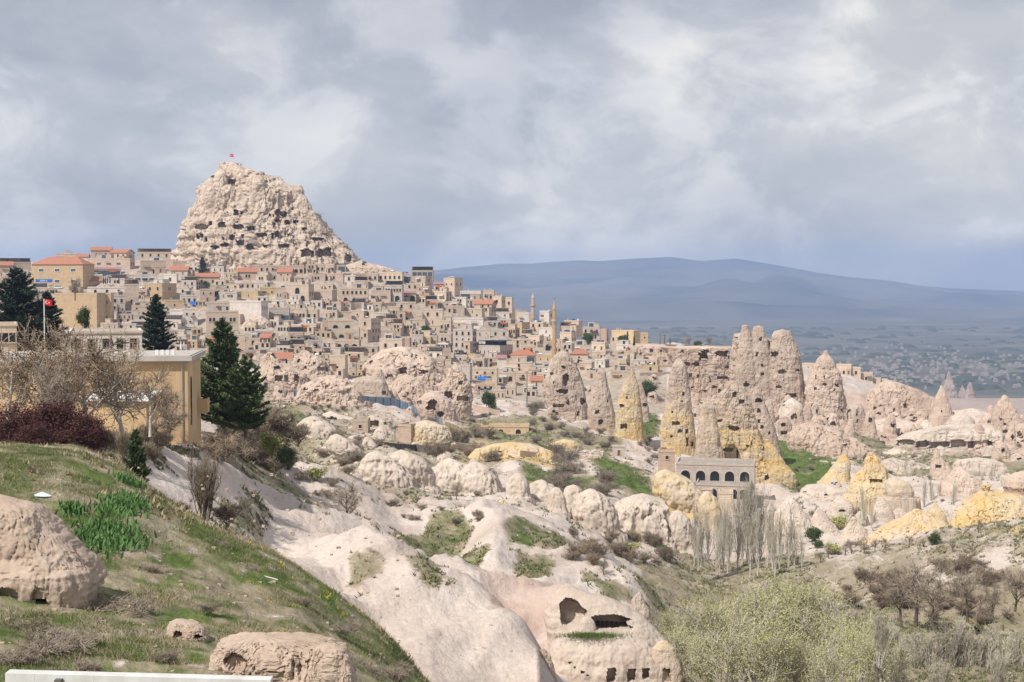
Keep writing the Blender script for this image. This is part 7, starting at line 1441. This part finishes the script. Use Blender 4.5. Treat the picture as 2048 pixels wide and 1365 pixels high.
def conifer(key, seed, H, rad, mt, whorls, per, droop, ragged, needle=.28, dens=42):
    R_ = random.Random(seed); rng = np.random.default_rng(seed); br, pts, dirs = [], [], []
    for w in range(whorls):
        f = w / (whorls - 1); z = H * (.06 + .92 * f); L0 = rad * (1 - f) ** .75 * (1 if f > .12 else .75) + .15
        for k in range(per):
            az = 6.283 * (k + R_.random()) / per + w * .7; L_ = L0 * R_.uniform(1 - ragged, 1 + ragged * .5)
            p = Vector((0, 0, z + R_.uniform(-.2, .2))); q = p; d = Vector((math.cos(az), math.sin(az), droop + .5 * f))
            for s in range(4):
                d2 = (d + Vector((0, 0, .14 * s))).normalized(); q2 = q + d2 * L_ / 4; br.append((tuple(q), tuple(q2), .05 * (1 - s / 5), .05 * (1 - (s + 1) / 5)))
                n = int(dens * (L_ / rad) * (0.5 + s / 3)) + 3
                for _ in range(n):
                    t = R_.random(); side = Vector((-d2.y, d2.x, 0)) * R_.gauss(0, .16 * L_ * (1 - .15 * s) + .05)
                    pts.append(tuple(q.lerp(q2, t) + side + Vector((0, 0, R_.gauss(0, .07) + .02)))); dirs.append((d2.x * .6 + side.x, d2.y * .6 + side.y, .22 + R_.gauss(0, .18)))
                q = q2
    Vt, Qt = tubes(br, 3); P = np.array(pts); a = np.array(dirs) + rng.normal(size=(len(P), 3)) * .25; a /= np.linalg.norm(a, axis=1)[:, None]
    b = np.cross(a, rng.normal(size=(len(P), 3))); b /= np.linalg.norm(b, axis=1)[:, None]; s = needle * rng.uniform(.6, 1.3, (len(P), 1))
    Vl = np.stack([P - a * s * .3, P + b * s * .26, P + a * s, P - b * s * .26], 1).reshape(-1, 3); Ql = np.arange(4 * len(P)).reshape(-1, 4) + len(Vt)
    mc = mesh_np('crown', np.vstack([Vt, Vl]), [Qt, Ql], False, [M['bark_dark'], mt], np.concatenate([np.zeros(len(Qt), int), np.ones(len(Ql), int)]))
    tr = [((0, 0, -H * .06), (0, 0, H * .5), H * .022, H * .013), ((0, 0, H * .5), (0, 0, H * .98), H * .013, H * .002)]
    Vw, Qw = tubes(tr, 8); PROTO.setdefault(key, []).append((H, mesh_np('trunk', Vw, Qw, True, [M['bark_dark']]), mc))
conifer('cedar', 1, 10, 4.2, M['needle_blue'], 20, 6, -.02, .35, .34, 60)
conifer('cedar', 2, 10, 3.4, M['needle_blue'], 21, 6, -.05, .4, .32, 52)
conifer('pine', 3, 10, 3.9, M['needle'], 16, 7, .05, .5, .34, 85)
conifer('pine', 4, 10, 4.2, M['needle'], 13, 7, .12, .55, .34, 85)
conifer('cypress', 5, 8, .85, M['needle'], 26, 5, 1.1, .2, .25, 16)
conifer('smallfir', 6, 4, .95, M['needle'], 15, 6, -.1, .3, .16, 24)
tn = 0
def place(kind, px, py, top, label, d=None, ws=1.0, dr=(30, 700), name=None, cat='tree', group=None, var=None, grounded=True):
    global tn; tn += 1
    v = PROTO[kind][(var if var is not None else tn) % len(PROTO[kind])]
    if d is None: d = hit(px, py, *dr)
    b = W(px, py, d); k = (py - top) * d / F / v[0]
    if not grounded:
        zg = ground(b.x, b.y); topz = W(px, top, d).z; k = max(.2, (topz - zg) / v[0]); b.z = zg
    o = thing(name or {'shrub': 'bare_shrub', 'shrubgrey': 'bare_shrub', 'shrubgreen': 'green_shrub', 'redbush': 'red_shrub', 'vase': 'bare_shrub', 'whip': 'sapling_clump', 'evergreen': 'evergreen_bush', 'seedy': 'bare_tree', 'bare': 'bare_tree', 'orchard': 'fruit_tree', 'spring': 'spring_tree', 'poplar': 'poplar', 'cedar': 'cedar', 'pine': 'pine_tree', 'cypress': 'cypress', 'smallfir': 'young_fir'}[kind], label, cat, b, (tn * 2.39996) % 6.283, group)
    o.scale = (k * ws, k * ws, k)
    t = obj('trunk', v[1], o); c = obj('crown', v[2], o)
    return o
T = place
T('cedar', 36, 712, 538, 'large dark cedar at the left edge in front of the village', 185, 1.25, var=0)
T('cedar', 96, 705, 585, 'lower dark cedar right behind the flag pole', 195, 1.2, var=1)
T('cedar', 313, 716, 590, 'grey-green cedar with ragged top in front of the white houses', 172, 1.0, var=1)
T('pine', 446, 855, 640, 'tall dark pine beside the ochre building', 152, .95, var=0)
T('pine', 492, 866, 715, 'shorter dark pine leaning out right of the tall pine', 146, 1.1, var=1)
T('smallfir', 272, 975, 862, 'slender young fir on the grass slope', 77, 1.0)
T('cedar', 405, 552, 515, 'lone pine on the village hill under the castle rock', None, 1.0, (500, 960))
T('cypress', 1255, 700, 664, 'dark cypress right of the keep-like house', None, 1.1, (600, 800)); T('cypress', 1268, 708, 672, 'second dark cypress by the cave terrace', None, 1.1, (600, 800))
T('cypress', 1270, 735, 705, 'slim cypress below the cave terrace', None, 1.0, (550, 800)); T('cypress', 1340, 692, 676, 'tiny cypress on the plateau', 772, 1.0)
T('evergreen', 1292, 795, 758, 'dense round green bush right of the ochre chimney', None, 1.3, (420, 640), cat='bush')
T('evergreen', 978, 822, 778, 'dark green tree at the pink cone dwelling', None, .9, (420, 620)); T('evergreen', 1245, 690, 668, 'green tree left of the cypress pair', None, 1.2, (600, 860))
T('evergreen', 1175, 690, 664, 'green tree below the blank cream house', None, 1.2, (600, 860)); T('evergreen', 1250, 722, 700, 'leafy green tree by the cellars', None, 1.3, (560, 800))
T('evergreen', 1395, 692, 681, 'clipped green hedge bush on the plateau', 772, 2.0, cat='bush'); T('bare', 1378, 692, 668, 'bare tree left one of two on the plateau', 774, 1.0); T('bare', 1418, 692, 670, 'bare tree right one of two on the plateau', 774, 1.2)
T('evergreen', 850, 668, 650, 'green roof-garden bush right of the tall cream house', None, 1.6, (600, 860), cat='bush'); T('shrubgrey', 430, 590, 562, 'brown round tree under the red gable roof', None, 1.2, (560, 900)); T('evergreen', 434, 596, 580, 'small green bush by the rough rock-walled house', None, 1.2, (560, 900), cat='bush')
T('bare', 150, 600, 545, 'bare grey tree in front of the tan apartment house', 330, .9); T('evergreen', 170, 662, 610, 'small pine behind the bare trees', 210, .7)
# big bare trees in front of the ochre building
for a in [(175, 872, 590, 105, 1.0, 'tallest bare tree with tan seed heads before the ochre building'), (90, 872, 612, 100, 1.0, 'bare tree with tan seed heads left of the tallest one'), (250, 880, 640, 108, 1.0, 'bare spreading tree right of the tallest one'), (20, 878, 640, 98, 1.0, 'bare tree at the left picture edge with tan seed heads'), (300, 868, 700, 116, .9, 'bare tree before the right half of the ochre wall'), (130, 880, 660, 96, .9, 'low bare tree with tan tufts behind the red shrubs')]:
    T('seedy', a[0], a[1], a[2], a[5], a[3], a[4], group='bare trees before the ochre building')
T('bare', 335, 872, 745, 'small bare tree against the right end of the ochre wall', 122, .9); T('bare', 112, 885, 690, 'dark thin bare tree left of the red shrubs', 94, .7)
for i, (x, y, t, d) in enumerate([(-10, 905, 805, 86), (40, 908, 790, 85), (90, 905, 785, 86), (135, 902, 780, 87), (170, 905, 810, 86), (70, 912, 830, 80)]): T('redbush', x, y, t, ['leftmost dark red shrub', 'second dark red shrub from the left', 'third dark red shrub from the left', 'tall dark red shrub right of centre', 'rightmost dark red shrub', 'front dark red shrub on the grass edge'][i] + ' above the grass slope', d, 1.25, cat='shrub', group='dark red shrubs above the grass slope')
T('vase', 408, 1052, 868, 'vase-shaped bare shrub on the edge of the grass slope', 71, .95, cat='shrub'); T('shrub', 455, 1050, 985, 'low brown shrub right of the vase-shaped shrub', 72, 1.3, cat='shrub'); T('shrub', 355, 1035, 985, 'low brown shrub left of the vase-shaped shrub', 73, 1.5, cat='shrub'); T('vase', 248, 925, 840, 'thin upright bare shrub beside the red shrubs', 84, .9, cat='shrub')
for i, (x, y, t, d, w) in enumerate([(232, 1268, 1160, 43, 1.5), (105, 1335, 1225, 37, 1.7), (40, 1215, 1130, 46, 1.2), (40, 1340, 1270, 35, 1.5), (180, 1350, 1300, 35, 1.4), (340, 1072, 1030, 62, 1.8), (20, 1110, 1050, 47, .8)]): T('shrubgrey', x, y, t, ['grey brush heap at the foot of the big boulder', 'grey dry brush above the white barrier', 'brush pushed against the boulder hollow', 'leftmost dry brush above the white barrier', 'dry brush right end above the white barrier', 'dead brush in the middle of the grass slope', 'dry weeds on top of the big boulder'][i], d, w, name='dry_brush', cat='brush', var=0)
for i, (x, y, t, d, w) in enumerate([(285, 1240, 1170, 44, 1.3), (150, 1310, 1235, 38, 1.5), (60, 1290, 1215, 39, 1.4), (740, 1362, 1300, 45, 1.6), (800, 1365, 1310, 48, 1.5), (560, 1240, 1205, 52, 1.6)]): T('shrubgrey', x, y, t, ['dry brush right of the boulder heap', 'dry brush behind the middle of the white barrier', 'tall dry brush at the left below the boulder', 'dry brush right of the fractured outcrop', 'dry brush at the bottom beside the pale dome', 'dead weeds low on the grass slope'][i], d, w, name='dry_brush', cat='brush')
for i, (x, y, t, d, w) in enumerate([(430, 1105, 1068, 60, 1.6), (500, 1150, 1118, 57, 1.6), (610, 1215, 1180, 54, 1.7), (690, 1270, 1228, 52, 1.7), (300, 1150, 1115, 51, 1.8), (420, 1225, 1192, 46, 1.7), (120, 960, 930, 66, 1.8), (330, 1330, 1285, 37, 1.6)]): T('shrubgrey', x, y, t, ['dead brush just below the vase-shaped shrub', 'dead brush on the slope edge left of the white pipe', 'dead brush on the slope edge right of the white pipe', 'dead brush low on the slope edge beside the pale dome', 'dead brush between the iris clumps and the brush heap', 'dead brush above the fractured outcrop', 'dead brush high on the slope below the red shrubs', 'dead brush between the barrier and the small outcrop'][i], d, w, name='dry_brush', cat='brush')
T('bare', 690, 1050, 945, 'round-crowned dark bare tree on the pale ridge', 148, 1.15, name='bare_tree'); T('shrubgreen', 632, 962, 925, 'yellow-green bush on the middle slope', None, 1.2, (150, 330), cat='bush', var=0)
T('shrubgreen', 572, 935, 880, 'green-leaved bush at the right of the brown thicket', 150, .9, cat='bush', var=1); T('shrubgreen', 545, 915, 850, 'olive bush inside the brown thicket', 155, .9, cat='bush', var=0)
T('bare', 605, 1036, 1000, 'little bare sapling on the grey ridge', 141, .8); T('bare', 912, 1000, 955, 'small bare tree below the white gullied rocks', None, 1.0, (200, 330)); T('bare', 1207, 1152, 1108, 'small bare tree on the second pale dome', None, 1.0, (120, 220))
# poplars in the valley
pop = [(1388,1128,998,238),(1402,1130,1008,240),(1418,1134,990,242),(1432,1132,1002,246),(1446,1138,984,244),(1460,1138,992,250),(1474,1140,960,252),(1484,1138,938,256),(1496,1140,930,258),(1508,1140,945,256),(1520,1142,940,258),(1534,1142,985,250),(1546,1142,996,248),(1560,1140,1004,246),(1575,1142,1012,244),(1590,1145,1030,244),(1604,1145,1046,242),(1396,1138,1030,228),(1440,1146,1024,226),(1500,1150,1012,230),(1550,1150,1030,230),(1455,1142,1010,236),(1515,1146,1000,238)]
lb = place_labels([(p[0], p[1] - 60, 'bare columnar') for p in pop], 'poplar', [(1430, 960, 'the grey mansion'), (1496, 1000, 'the tallest poplar of the grove'), (1590, 1090, 'the right end of the poplar grove')])
for p, l in zip(pop, lb): T('poplar', p[0], p[1], p[2], l, p[3], 1.0, group='bare poplars in the valley')
for i, (x, y, t, d) in enumerate([(1728, 1062, 955, 320), (1742, 1062, 1000, 318), (1848, 1030, 945, 345), (1864, 1035, 940, 350), (1880, 1030, 955, 352), (1906, 1040, 946, 340), (1950, 1002, 925, 380), (1966, 1004, 930, 382), (1982, 1000, 926, 384), (1996, 1000, 935, 386), (1812, 960, 895, 420), (1930, 1000, 950, 390)]):
    T('poplar', x, y, t, ['tall poplar left of the bright yellow cone foot', 'shorter poplar beside the tall one at the yellow cone', 'first poplar of three behind the yellow pyramid', 'second poplar of three behind the yellow pyramid', 'third poplar of three behind the yellow pyramid', 'lone poplar left of the mushroom cap rock', 'first poplar of the right far row', 'second poplar of the right far row', 'third poplar of the right far row', 'last poplar of the right far row', 'single poplar before the overhang bank', 'small poplar left of the right far row'][i], d, .9, group='far poplars on the right')
# pale green spring trees filling the valley floor
sp = [(1345,1420,1205,128),(1385,1425,1165,132),(1430,1420,1150,135),(1475,1430,1120,138),(1520,1435,1130,140),(1560,1430,1105,142),(1605,1430,1120,140),(1645,1440,1150,136),(1690,1440,1190,132),(1400,1445,1230,118),(1460,1450,1200,116),(1530,1455,1195,115),(1600,1455,1210,116),(1660,1460,1240,114),(1720,1450,1220,124),(1780,1450,1230,122),(1500,1300,1140,165),(1580,1290,1130,168),(1640,1280,1140,170),(1420,1290,1160,165),(1350,1330,1200,150)]
lb = place_labels([(p[0], p[2] + 60, 'pale green') for p in sp], 'budding tree', [(1220, 1260, 'the niche rock'), (1500, 1250, 'the middle of the valley grove'), (1650, 1250, 'the right end of the valley grove'), (1500, 1360, 'the bottom edge of the grove')])
for p, l in zip(sp, lb): T('spring', p[0], p[1], p[2], l, p[3], .95, group='budding trees on the valley floor')
wp_ = [(1690,1420,1215),(1730,1425,1240),(1770,1420,1225),(1810,1430,1250),(1850,1425,1240),(1890,1420,1230),(1930,1430,1215),(1970,1425,1235),(2010,1420,1250),(2050,1420,1240),(1700,1340,1200),(1760,1330,1215),(2000,1430,1290),(1870,1450,1300),(1790,1450,1300)]
lb = place_labels([(p[0], p[2] + 40, 'pale upright') for p in wp_], 'sapling clump', [(1850, 1250, 'the yellow slab in the brush'), (2000, 1330, 'the bottom right corner'), (1700, 1260, 'the valley grove')])
for p, l in zip(wp_, lb): T('whip', p[0], p[1], p[2], l, 118 + (p[0] * 7) % 40, 1.1, cat='saplings', group='saplings in the lower right')
for i, (x, y, t, d) in enumerate([(1832, 1245, 1085, 178), (1800, 1240, 1120, 182), (1935, 1240, 1105, 172), (1862, 1250, 1130, 170), (1985, 1235, 1150, 170), (2030, 1220, 1120, 175)]): T('bare', x, y, t, ['tall reddish bare tree on the lower right slope', 'shorter bare tree left of the tall reddish one', 'dark bare tree right of the tall reddish one', 'small bare tree in front of the tall reddish one', 'bare tree among dark bushes near the right edge', 'bare tree at the right edge above dark bushes'][i], d, 1.0)
orch = [(1657,1118,1082),(1690,1112,1072),(1703,1108,1070),(1728,1108,1066),(1750,1104,1072),(1772,1102,1068),(1818,1094,1064),(1872,1088,1052),(1905,1104,1076),(1956,1066,1030),(1998,1060,1042),(1640,1126,1096),(1846,1096,1072)]
lb = place_labels([(p[0], p[1], 'small dark bare') for p in orch], 'fruit tree', [(1709, 1060, 'the tent-shaped rock'), (1820, 1060, 'the banded ridge'), (1960, 1020, 'the striped rock')])
for p, l in zip(orch, lb): T('orchard', p[0], p[1], p[2], l, None, 1.0, (190, 268), group='orchard trees on the right slope')
T('shrubgreen', 1868, 1090, 1058, 'green bush among the orchard trees', None, .9, (190, 268), cat='bush', var=1)
# garden trees between the houses
gr_ = random.Random(19); GT = []
for _ in range(34):
    x = gr_.uniform(20, 1290); t_ = np.interp(x, *zip(*VP_T)); b_ = np.interp(x, *zip(*VP_B)); GT.append((gr_.choice(['evergreen', 'bare', 'shrubgreen', 'evergreen', 'orchard']), x, gr_.uniform(t_ + 12, b_ + 6)))
for g, l in zip(GT, place_labels([(g[1], g[2], {'evergreen': 'green', 'bare': 'leafless', 'shrubgreen': 'light green', 'orchard': 'dark leafless'}[g[0]]) for g in GT], 'garden tree', LM)): T(g[0], g[1], g[2], g[2] - gr_.uniform(9, 17), l, None, 1.1, (450, 900), name='garden_tree', group='garden trees in the village')
# thickets
rs = random.Random(3)
ZN = [('shrub', 32, (1140, 1345, 1062, 1132), (150, 300), (22, 46)), ('shrubgrey', 16, (640, 770, 850, 965), (200, 420), (18, 34)), ('shrub', 18, (838, 1000, 868, 925), (250, 430), (24, 50)), ('shrubgrey', 16, (1085, 1225, 905, 1000), (250, 430), (24, 50)),
      ('shrubgrey', 26, (1050, 1240, 815, 900), (330, 560), (14, 26)), ('shrub', 30, (420, 600, 850, 950), (125, 190), (38, 75)), ('shrub', 26, (1680, 2060, 1130, 1250), (140, 230), (26, 60)), ('shrubgrey', 12, (740, 1010, 985, 1050), (180, 300), (12, 26)),
      ('shrubgrey', 12, (1245, 1345, 880, 930), (320, 480), (12, 22)), ('shrubgrey', 14, (1690, 1900, 895, 965), (330, 520), (7, 16)), ('shrub', 10, (600, 720, 810, 850), (380, 520), (8, 16)), ('shrubgrey', 12, (560, 700, 900, 1000), (180, 330), (14, 30)),
      ('shrubgreen', 8, (1230, 1340, 1040, 1120), (200, 300), (18, 38)), ('shrubgreen', 8, (1560, 1680, 1050, 1130), (230, 330), (20, 44)), ('shrub', 14, (200, 340, 850, 935), (82, 140), (30, 70)), ('shrubgrey', 16, (1560, 1720, 1000, 1100), (262, 380), (10, 24)), ('shrub', 10, (400, 500, 760, 860), (130, 170), (40, 70)), ('shrubgrey', 12, (880, 990, 820, 880), (380, 540), (10, 20)), ('shrubgrey', 14, (560, 1000, 830, 1000), (226, 430), (10, 20)), ('shrubgrey', 20, (1560, 2040, 900, 1060), (262, 480), (7, 16)), ('shrub', 8, (1760, 1980, 1195, 1260), (150, 215), (28, 50))]
LM2 = [(380, 800, 'the ochre building'), (800, 1150, 'the big pale dome'), (1005, 1018, 'the orange haystack rock'), (1220, 1240, 'the niche rock'), (1290, 1040, 'the grassy-capped cream dome'), (1430, 960, 'the grey mansion'), (1745, 940, 'the bright yellow cone'), (1980, 1015, 'the striped rock'), (798, 895, 'the plank fence'), (905, 882, 'the olive fence'), (822, 935, 'the red-topped white rock'), (735, 805, 'the blue fence'), (1000, 870, 'the ruined yellow house'), (1135, 780, 'the broad grey chimney'), (1205, 820, 'the slim beige chimney'), (1190, 1020, 'the big cracked dome'), (1355, 850, 'the tall leaning chimney'), (690, 1000, 'the round-crowned bare tree'), (470, 760, 'the tall dark pine'), (1832, 1160, 'the tall reddish bare tree'), (1709, 1060, 'the tent-shaped rock'), (2000, 1180, 'the right edge brush'), (1125, 900, 'the small yellow bank')]
SH = []
for kind, n, (x0, x1, y0, y1), dr, (h0, h1) in ZN:
    for _ in range(n):
        x = rs.uniform(x0, x1); y = rs.uniform(y0, y1); SH.append((kind, x, y, y - rs.uniform(h0, h1), dr))
wd = dict(shrub='brown bare', shrubgrey='greyish bare', shrubgreen='green-leaved')
lb = place_labels([(s[1], s[2], wd[s[0]]) for s in SH], 'shrub', LM2)
for s, l in zip(SH, lb): T(s[0], s[1], s[2], s[3], l, None, rs.uniform(1.0, 1.5), s[4], cat='shrub', group='shrubs of the valley slopes')

# ------------------------------------------------------------------ grass, tufts, iris, stones
rg = np.random.default_rng(8)
M['grass'] = mat('grass_blades', (0.14, 0.185, 0.055), (0.085, 0.12, 0.032), 0.35, 0.85)
M['straw'] = mat('dry_grass', (0.38, 0.31, 0.20), (0.26, 0.205, 0.13), 0.5, 0.9)
M['flower'] = mat('yellow_flowers', (0.62, 0.50, 0.05), (0.55, 0.42, 0.04), 1.0, 0.8)
M['sage'] = mat('sage_tufts', (0.22, 0.21, 0.125), (0.13, 0.135, 0.07), 0.3, 0.95)
def blades(x, y, h, w, spread, rg, lean=.5):
    n = len(x); z = ground_v(x, y); P = np.stack([x, y, z], 1); az = rg.uniform(0, 6.283, n)
    t = np.stack([np.cos(az), np.sin(az), np.zeros(n)], 1); l = rg.normal(size=(n, 3)) * lean * h[:, None]; l[:, 2] = 0
    V = np.stack([P - t * w[:, None] - [0, 0, .03], P + t * w[:, None] - [0, 0, .03], P + l + np.stack([0 * h, 0 * h, h], 1)], 1)
    return V.reshape(-1, 3), np.arange(3 * n).reshape(n, 3)
n = 620000; d = 28 + 58 * rg.random(n) ** .8; a = rg.uniform(-.44, -.02, n); x = a * d; y = d
cl = fbm(np.stack([x / 1.7, y / 1.7, x * 0], 1), 3, 44); cl2 = fbm(np.stack([x / 6, y / 6, x * 0], 1), 3, 45)
gmv = ground_v(x, y, gm); keep = (rg.random(n) < np.clip(.25 + .75 * cl + .4 * cl2, .04, 1)) & (gmv > .45)
x, y, cl, cl2 = x[keep], y[keep], cl[keep], cl2[keep]; dryf = rg.random(len(x)) < np.clip(.36 - .7 * cl2, .08, .85)
for nm, sel, mt, hh, lb_ in (('grass', ~dryf, 'grass', .15, 'short green grass covering the near slope'), ('dry_grass', dryf, 'straw', .20, 'dry straw-coloured grass among the green on the near slope')):
    h = hh * .68 * rg.uniform(.5, 1.6, sel.sum()); V, Tt = blades(x[sel], y[sel], h, .006 + .006 * rg.random(sel.sum()), .3, rg, .45 if nm == 'grass' else .9)
    obj(nm, mesh_np(nm, V, Tt, False, [M[mt]]), kind='stuff', label=lb_, category='grass')
# flowers on the slope edge and mounds, tufts over the tuff
def scatter_tufts(name, label, mt, n, amin, amax, d0, d1, thr, size, seed, hi=9, prob=None, flat=.7):
    r = np.random.default_rng(seed); d = np.exp(r.uniform(math.log(d0), math.log(d1), n)); a = r.uniform(amin, amax, n); x, y = a * d, d
    g = ground_v(x, y, gm); c = fbm(np.stack([x / (4 + d / 60), y / (4 + d / 60), x * 0], 1), 3, seed + 5)
    k = (g > thr) & (g < hi) & (r.random(n) < np.clip(.35 + .9 * c, 0.03, 1) * (1 if prob is None else prob)); x, y, d = x[k], y[k], d[k]
    m = len(x); nb = 7; s = size * r.uniform(.5, 1.6, m) * np.clip(.75 + d / 500, .8, 1.7)
    X, Y, Sx = np.repeat(x, nb), np.repeat(y, nb), np.repeat(s, nb); X = X + r.normal(size=m * nb) * Sx * .35; Y = Y + r.normal(size=m * nb) * Sx * .35
    V, Tt = blades(X, Y, Sx * flat * r.uniform(.5, 1.2, m * nb), Sx * .22, .3, r, .55)
    o = obj(name, mesh_np(name, V, Tt, False, [M[mt]]), kind='stuff', label=label, category='plants'); return o
scatter_tufts('weed_tufts', 'grey-green weed tufts dotted over the eroded slopes', 'sage', 95000, -.42, .42, 84, 560, .34, .36, 1)
scatter_tufts('bare_ground_tufts', 'sparse dark tufts on bare pale tuff', 'sage', 14000, -.40, .42, 84, 560, .10, .42, 2, .34)
scatter_tufts('green_tufts', 'fresh green tufts on the grassy patches', 'grass', 40000, -.42, .42, 84, 560, .60, .32, 3)
scatter_tufts('straw_tufts', 'dry straw tufts over the slopes', 'straw', 30000, -.42, .42, 60, 500, .38, .30, 4)
scatter_tufts('yellow_flowers', 'yellow flowers on the grassy mounds', 'flower', 2600, -.20, .06, 45, 205, .66, .14, 5, prob=.6, flat=.9)
lx = rg.normal(1186, 30, 2600); ld = rg.normal(117.7, .5, 2600); lz = W(1200, 1266, 118.8).z; LP = np.stack([(lx - 1024) / F * ld, ld, np.full(2600, lz)], 1)
lh = rg.uniform(.05, .28, 2600); la = rg.uniform(0, 6.28, 2600); lt_ = np.stack([np.cos(la), np.sin(la), 0 * la], 1) * .03; ll = rg.normal(size=(2600, 3)) * .1; ll[:, 2] = 0
obj('ledge_grass', mesh_np('ledge_grass', np.stack([LP - lt_, LP + lt_, LP + ll + np.stack([0 * lh, 0 * lh, lh], 1)], 1).reshape(-1, 3), np.arange(7800).reshape(-1, 3), False, [M['grass']]), kind='stuff', label='green grass on the ledge in front of the great niche', category='grass')
# iris clumps: each blade of the clump is part of one plant
M['iris'] = mat('iris_leaves', (0.13, 0.24, 0.075), (0.075, 0.15, 0.045), 3.0, 0.6)
def iris(px, py, wpx, hpx, n, label):
    d = hit(px, py, 30, 80); c = W(px, py, d); root = thing('iris_clump', label, 'plant', c); r = np.random.default_rng(int(px))
    q = r.normal(size=(n, 2)) * .42; X = c.x + q[:, 0] * wpx / 2 * d / F * 1.6; Y = c.y + q[:, 1] * hpx * d / F * 3.0; Z = ground_v(X, Y)
    h = r.uniform(.2, .4, n); az = r.uniform(0, 6.28, n); t = np.stack([np.cos(az), np.sin(az), 0 * az], 1) * .05; ln = r.normal(size=(n, 3)) * .10; ln[:, 2] = 0
    P = np.stack([X, Y, Z], 1) - np.array(c); up = np.stack([0 * h, 0 * h, h], 1)
    V = np.stack([P - t, P + t, P + t * .9 + up * .55 + ln * .4, P + up + ln, P - t * .9 + up * .55 + ln * .4], 1).reshape(-1, 3)
    i = np.arange(n)[:, None] * 5
    obj('leaves', mesh_np('leaves', V, [i + np.array([[0, 1, 2, 4]]), i + np.array([[4, 2, 3]])], False, [M['iris']]), root)
iris(212, 1082, 92, 45, 1100, 'largest clump of bright green iris leaves on the grass slope'); iris(247, 1012, 60, 42, 800, 'bright green iris clump above the largest one'); iris(262, 968, 40, 20, 300, 'thin iris clump highest on the slope'); iris(143, 1022, 30, 16, 170, 'small iris clump left of the others')
# litter, poles and stones
def stones(name, label, px0, px1, py0, py1, n, size, mt, dr, seed):
    r = random.Random(seed); b = MB()
    for _ in range(n):
        x, y = r.uniform(px0, px1), r.uniform(py0, py1); d = hit(x, y, *dr); c = W(x, y, d); s = size * r.uniform(.4, 1.5)
        vs = [(c.x + r.uniform(.6, 1.2) * s * dx, c.y + r.uniform(.6, 1.2) * s * dy, c.z + (r.uniform(.3, .9) * s if dz else -.5 * s)) for dz in (0, 1) for dx, dy in ((-1, -1), (1, -1), (1, 1), (-1, 1))]
        b.add(vs, [(0, 3, 2, 1), (4, 5, 6, 7), (0, 1, 5, 4), (1, 2, 6, 5), (2, 3, 7, 6), (3, 0, 4, 7)])
    b.build(name, M[mt], kind='stuff', label=label, category='stones')
stones('slope_stones', 'small stones lying in the grass of the near slope', 0, 800, 930, 1360, 240, .06, 'near', (28, 84), 11)
stones('slope_stones', 'loose stones on the pale tuff ridges', 420, 1320, 930, 1340, 260, .085, 'pale', (84, 260), 12)
stones('rubble', 'heap of building rubble on the green slope right of the yellow bank', 1128, 1205, 902, 916, 130, .55, 'pale', (350, 470), 1)
stones('rubble', 'pinkish rubble scree left of the blue fence', 505, 600, 770, 815, 260, .6, 'pink', (420, 600), 2)
stones('rubble', 'loose stones and rubble under the cream ruins', 690, 900, 815, 880, 260, .5, 'pale', (370, 520), 3)
stones('rubble', 'fallen blocks below the cave cliff', 1375, 1480, 775, 830, 160, .8, 'pale', (450, 620), 4)
stones('rubble', 'rocky rubble on the right eroded slopes', 1620, 2040, 820, 930, 300, .6, 'white_tuff', (430, 640), 5)
stones('rubble', 'stones scattered between the rock dwellings', 600, 960, 700, 800, 260, .7, 'pink', (450, 660), 6)
pw = thing('white_pole', 'white plastic pipe lying on the grass slope', 'pipe', W(535, 1160, hit(535, 1160, 30, 70))); MB().tube([(-.5, .5, .12), (.45, -.2, .05)], .018, 6).build('pipe', M['white_paint'], pw)
gt = thing('green_tag', 'small bright green plastic tag among the brush', 'litter', W(190, 1258, 42.0)); MB().box(-.06, 0, 0, .06, .02, .2).build('sheet', mat('green_plastic', (0.0, 0.35, 0.10)), gt)
lt = thing('plastic_bag', 'blue and white plastic bag lying on the upper grass', 'litter', W(85, 993, hit(85, 993, 40, 85))); MB().add([(-.4, 0, .05), (-.1, -.1, .12), (.25, .05, .08), (.45, -.1, .02), (.2, -.25, .02), (-.2, -.22, .03), (0, 0, .2)], [(0, 1, 6), (1, 2, 6), (2, 3, 6), (3, 4, 6), (4, 5, 6), (5, 0, 6)]).build('film', mat('plastic_film', (0.6, 0.68, 0.75), (0.45, 0.55, 0.7), 4, .4), lt)
# ------------------------------------------------------------------ air
hz = bpy.data.materials.new('haze_air'); hz.use_nodes = True; ht = hz.node_tree; ht.nodes.clear()
ho = ht.nodes.new('ShaderNodeOutputMaterial'); pv = ht.nodes.new('ShaderNodeVolumePrincipled')
pv.inputs['Color'].default_value = (0.45, 0.61, 0.95, 1); pv.inputs['Density'].default_value = 9.0e-5; pv.inputs['Anisotropy'].default_value = 0.1
ht.links.new(pv.outputs[0], ho.inputs['Volume'])
hb = MB(); hb.box(-13000, -400, -300, 13000, 15050, 268)
o = hb.build('haze', hz, kind='stuff', label='thin bluish haze over the plain and mountains', category='haze')
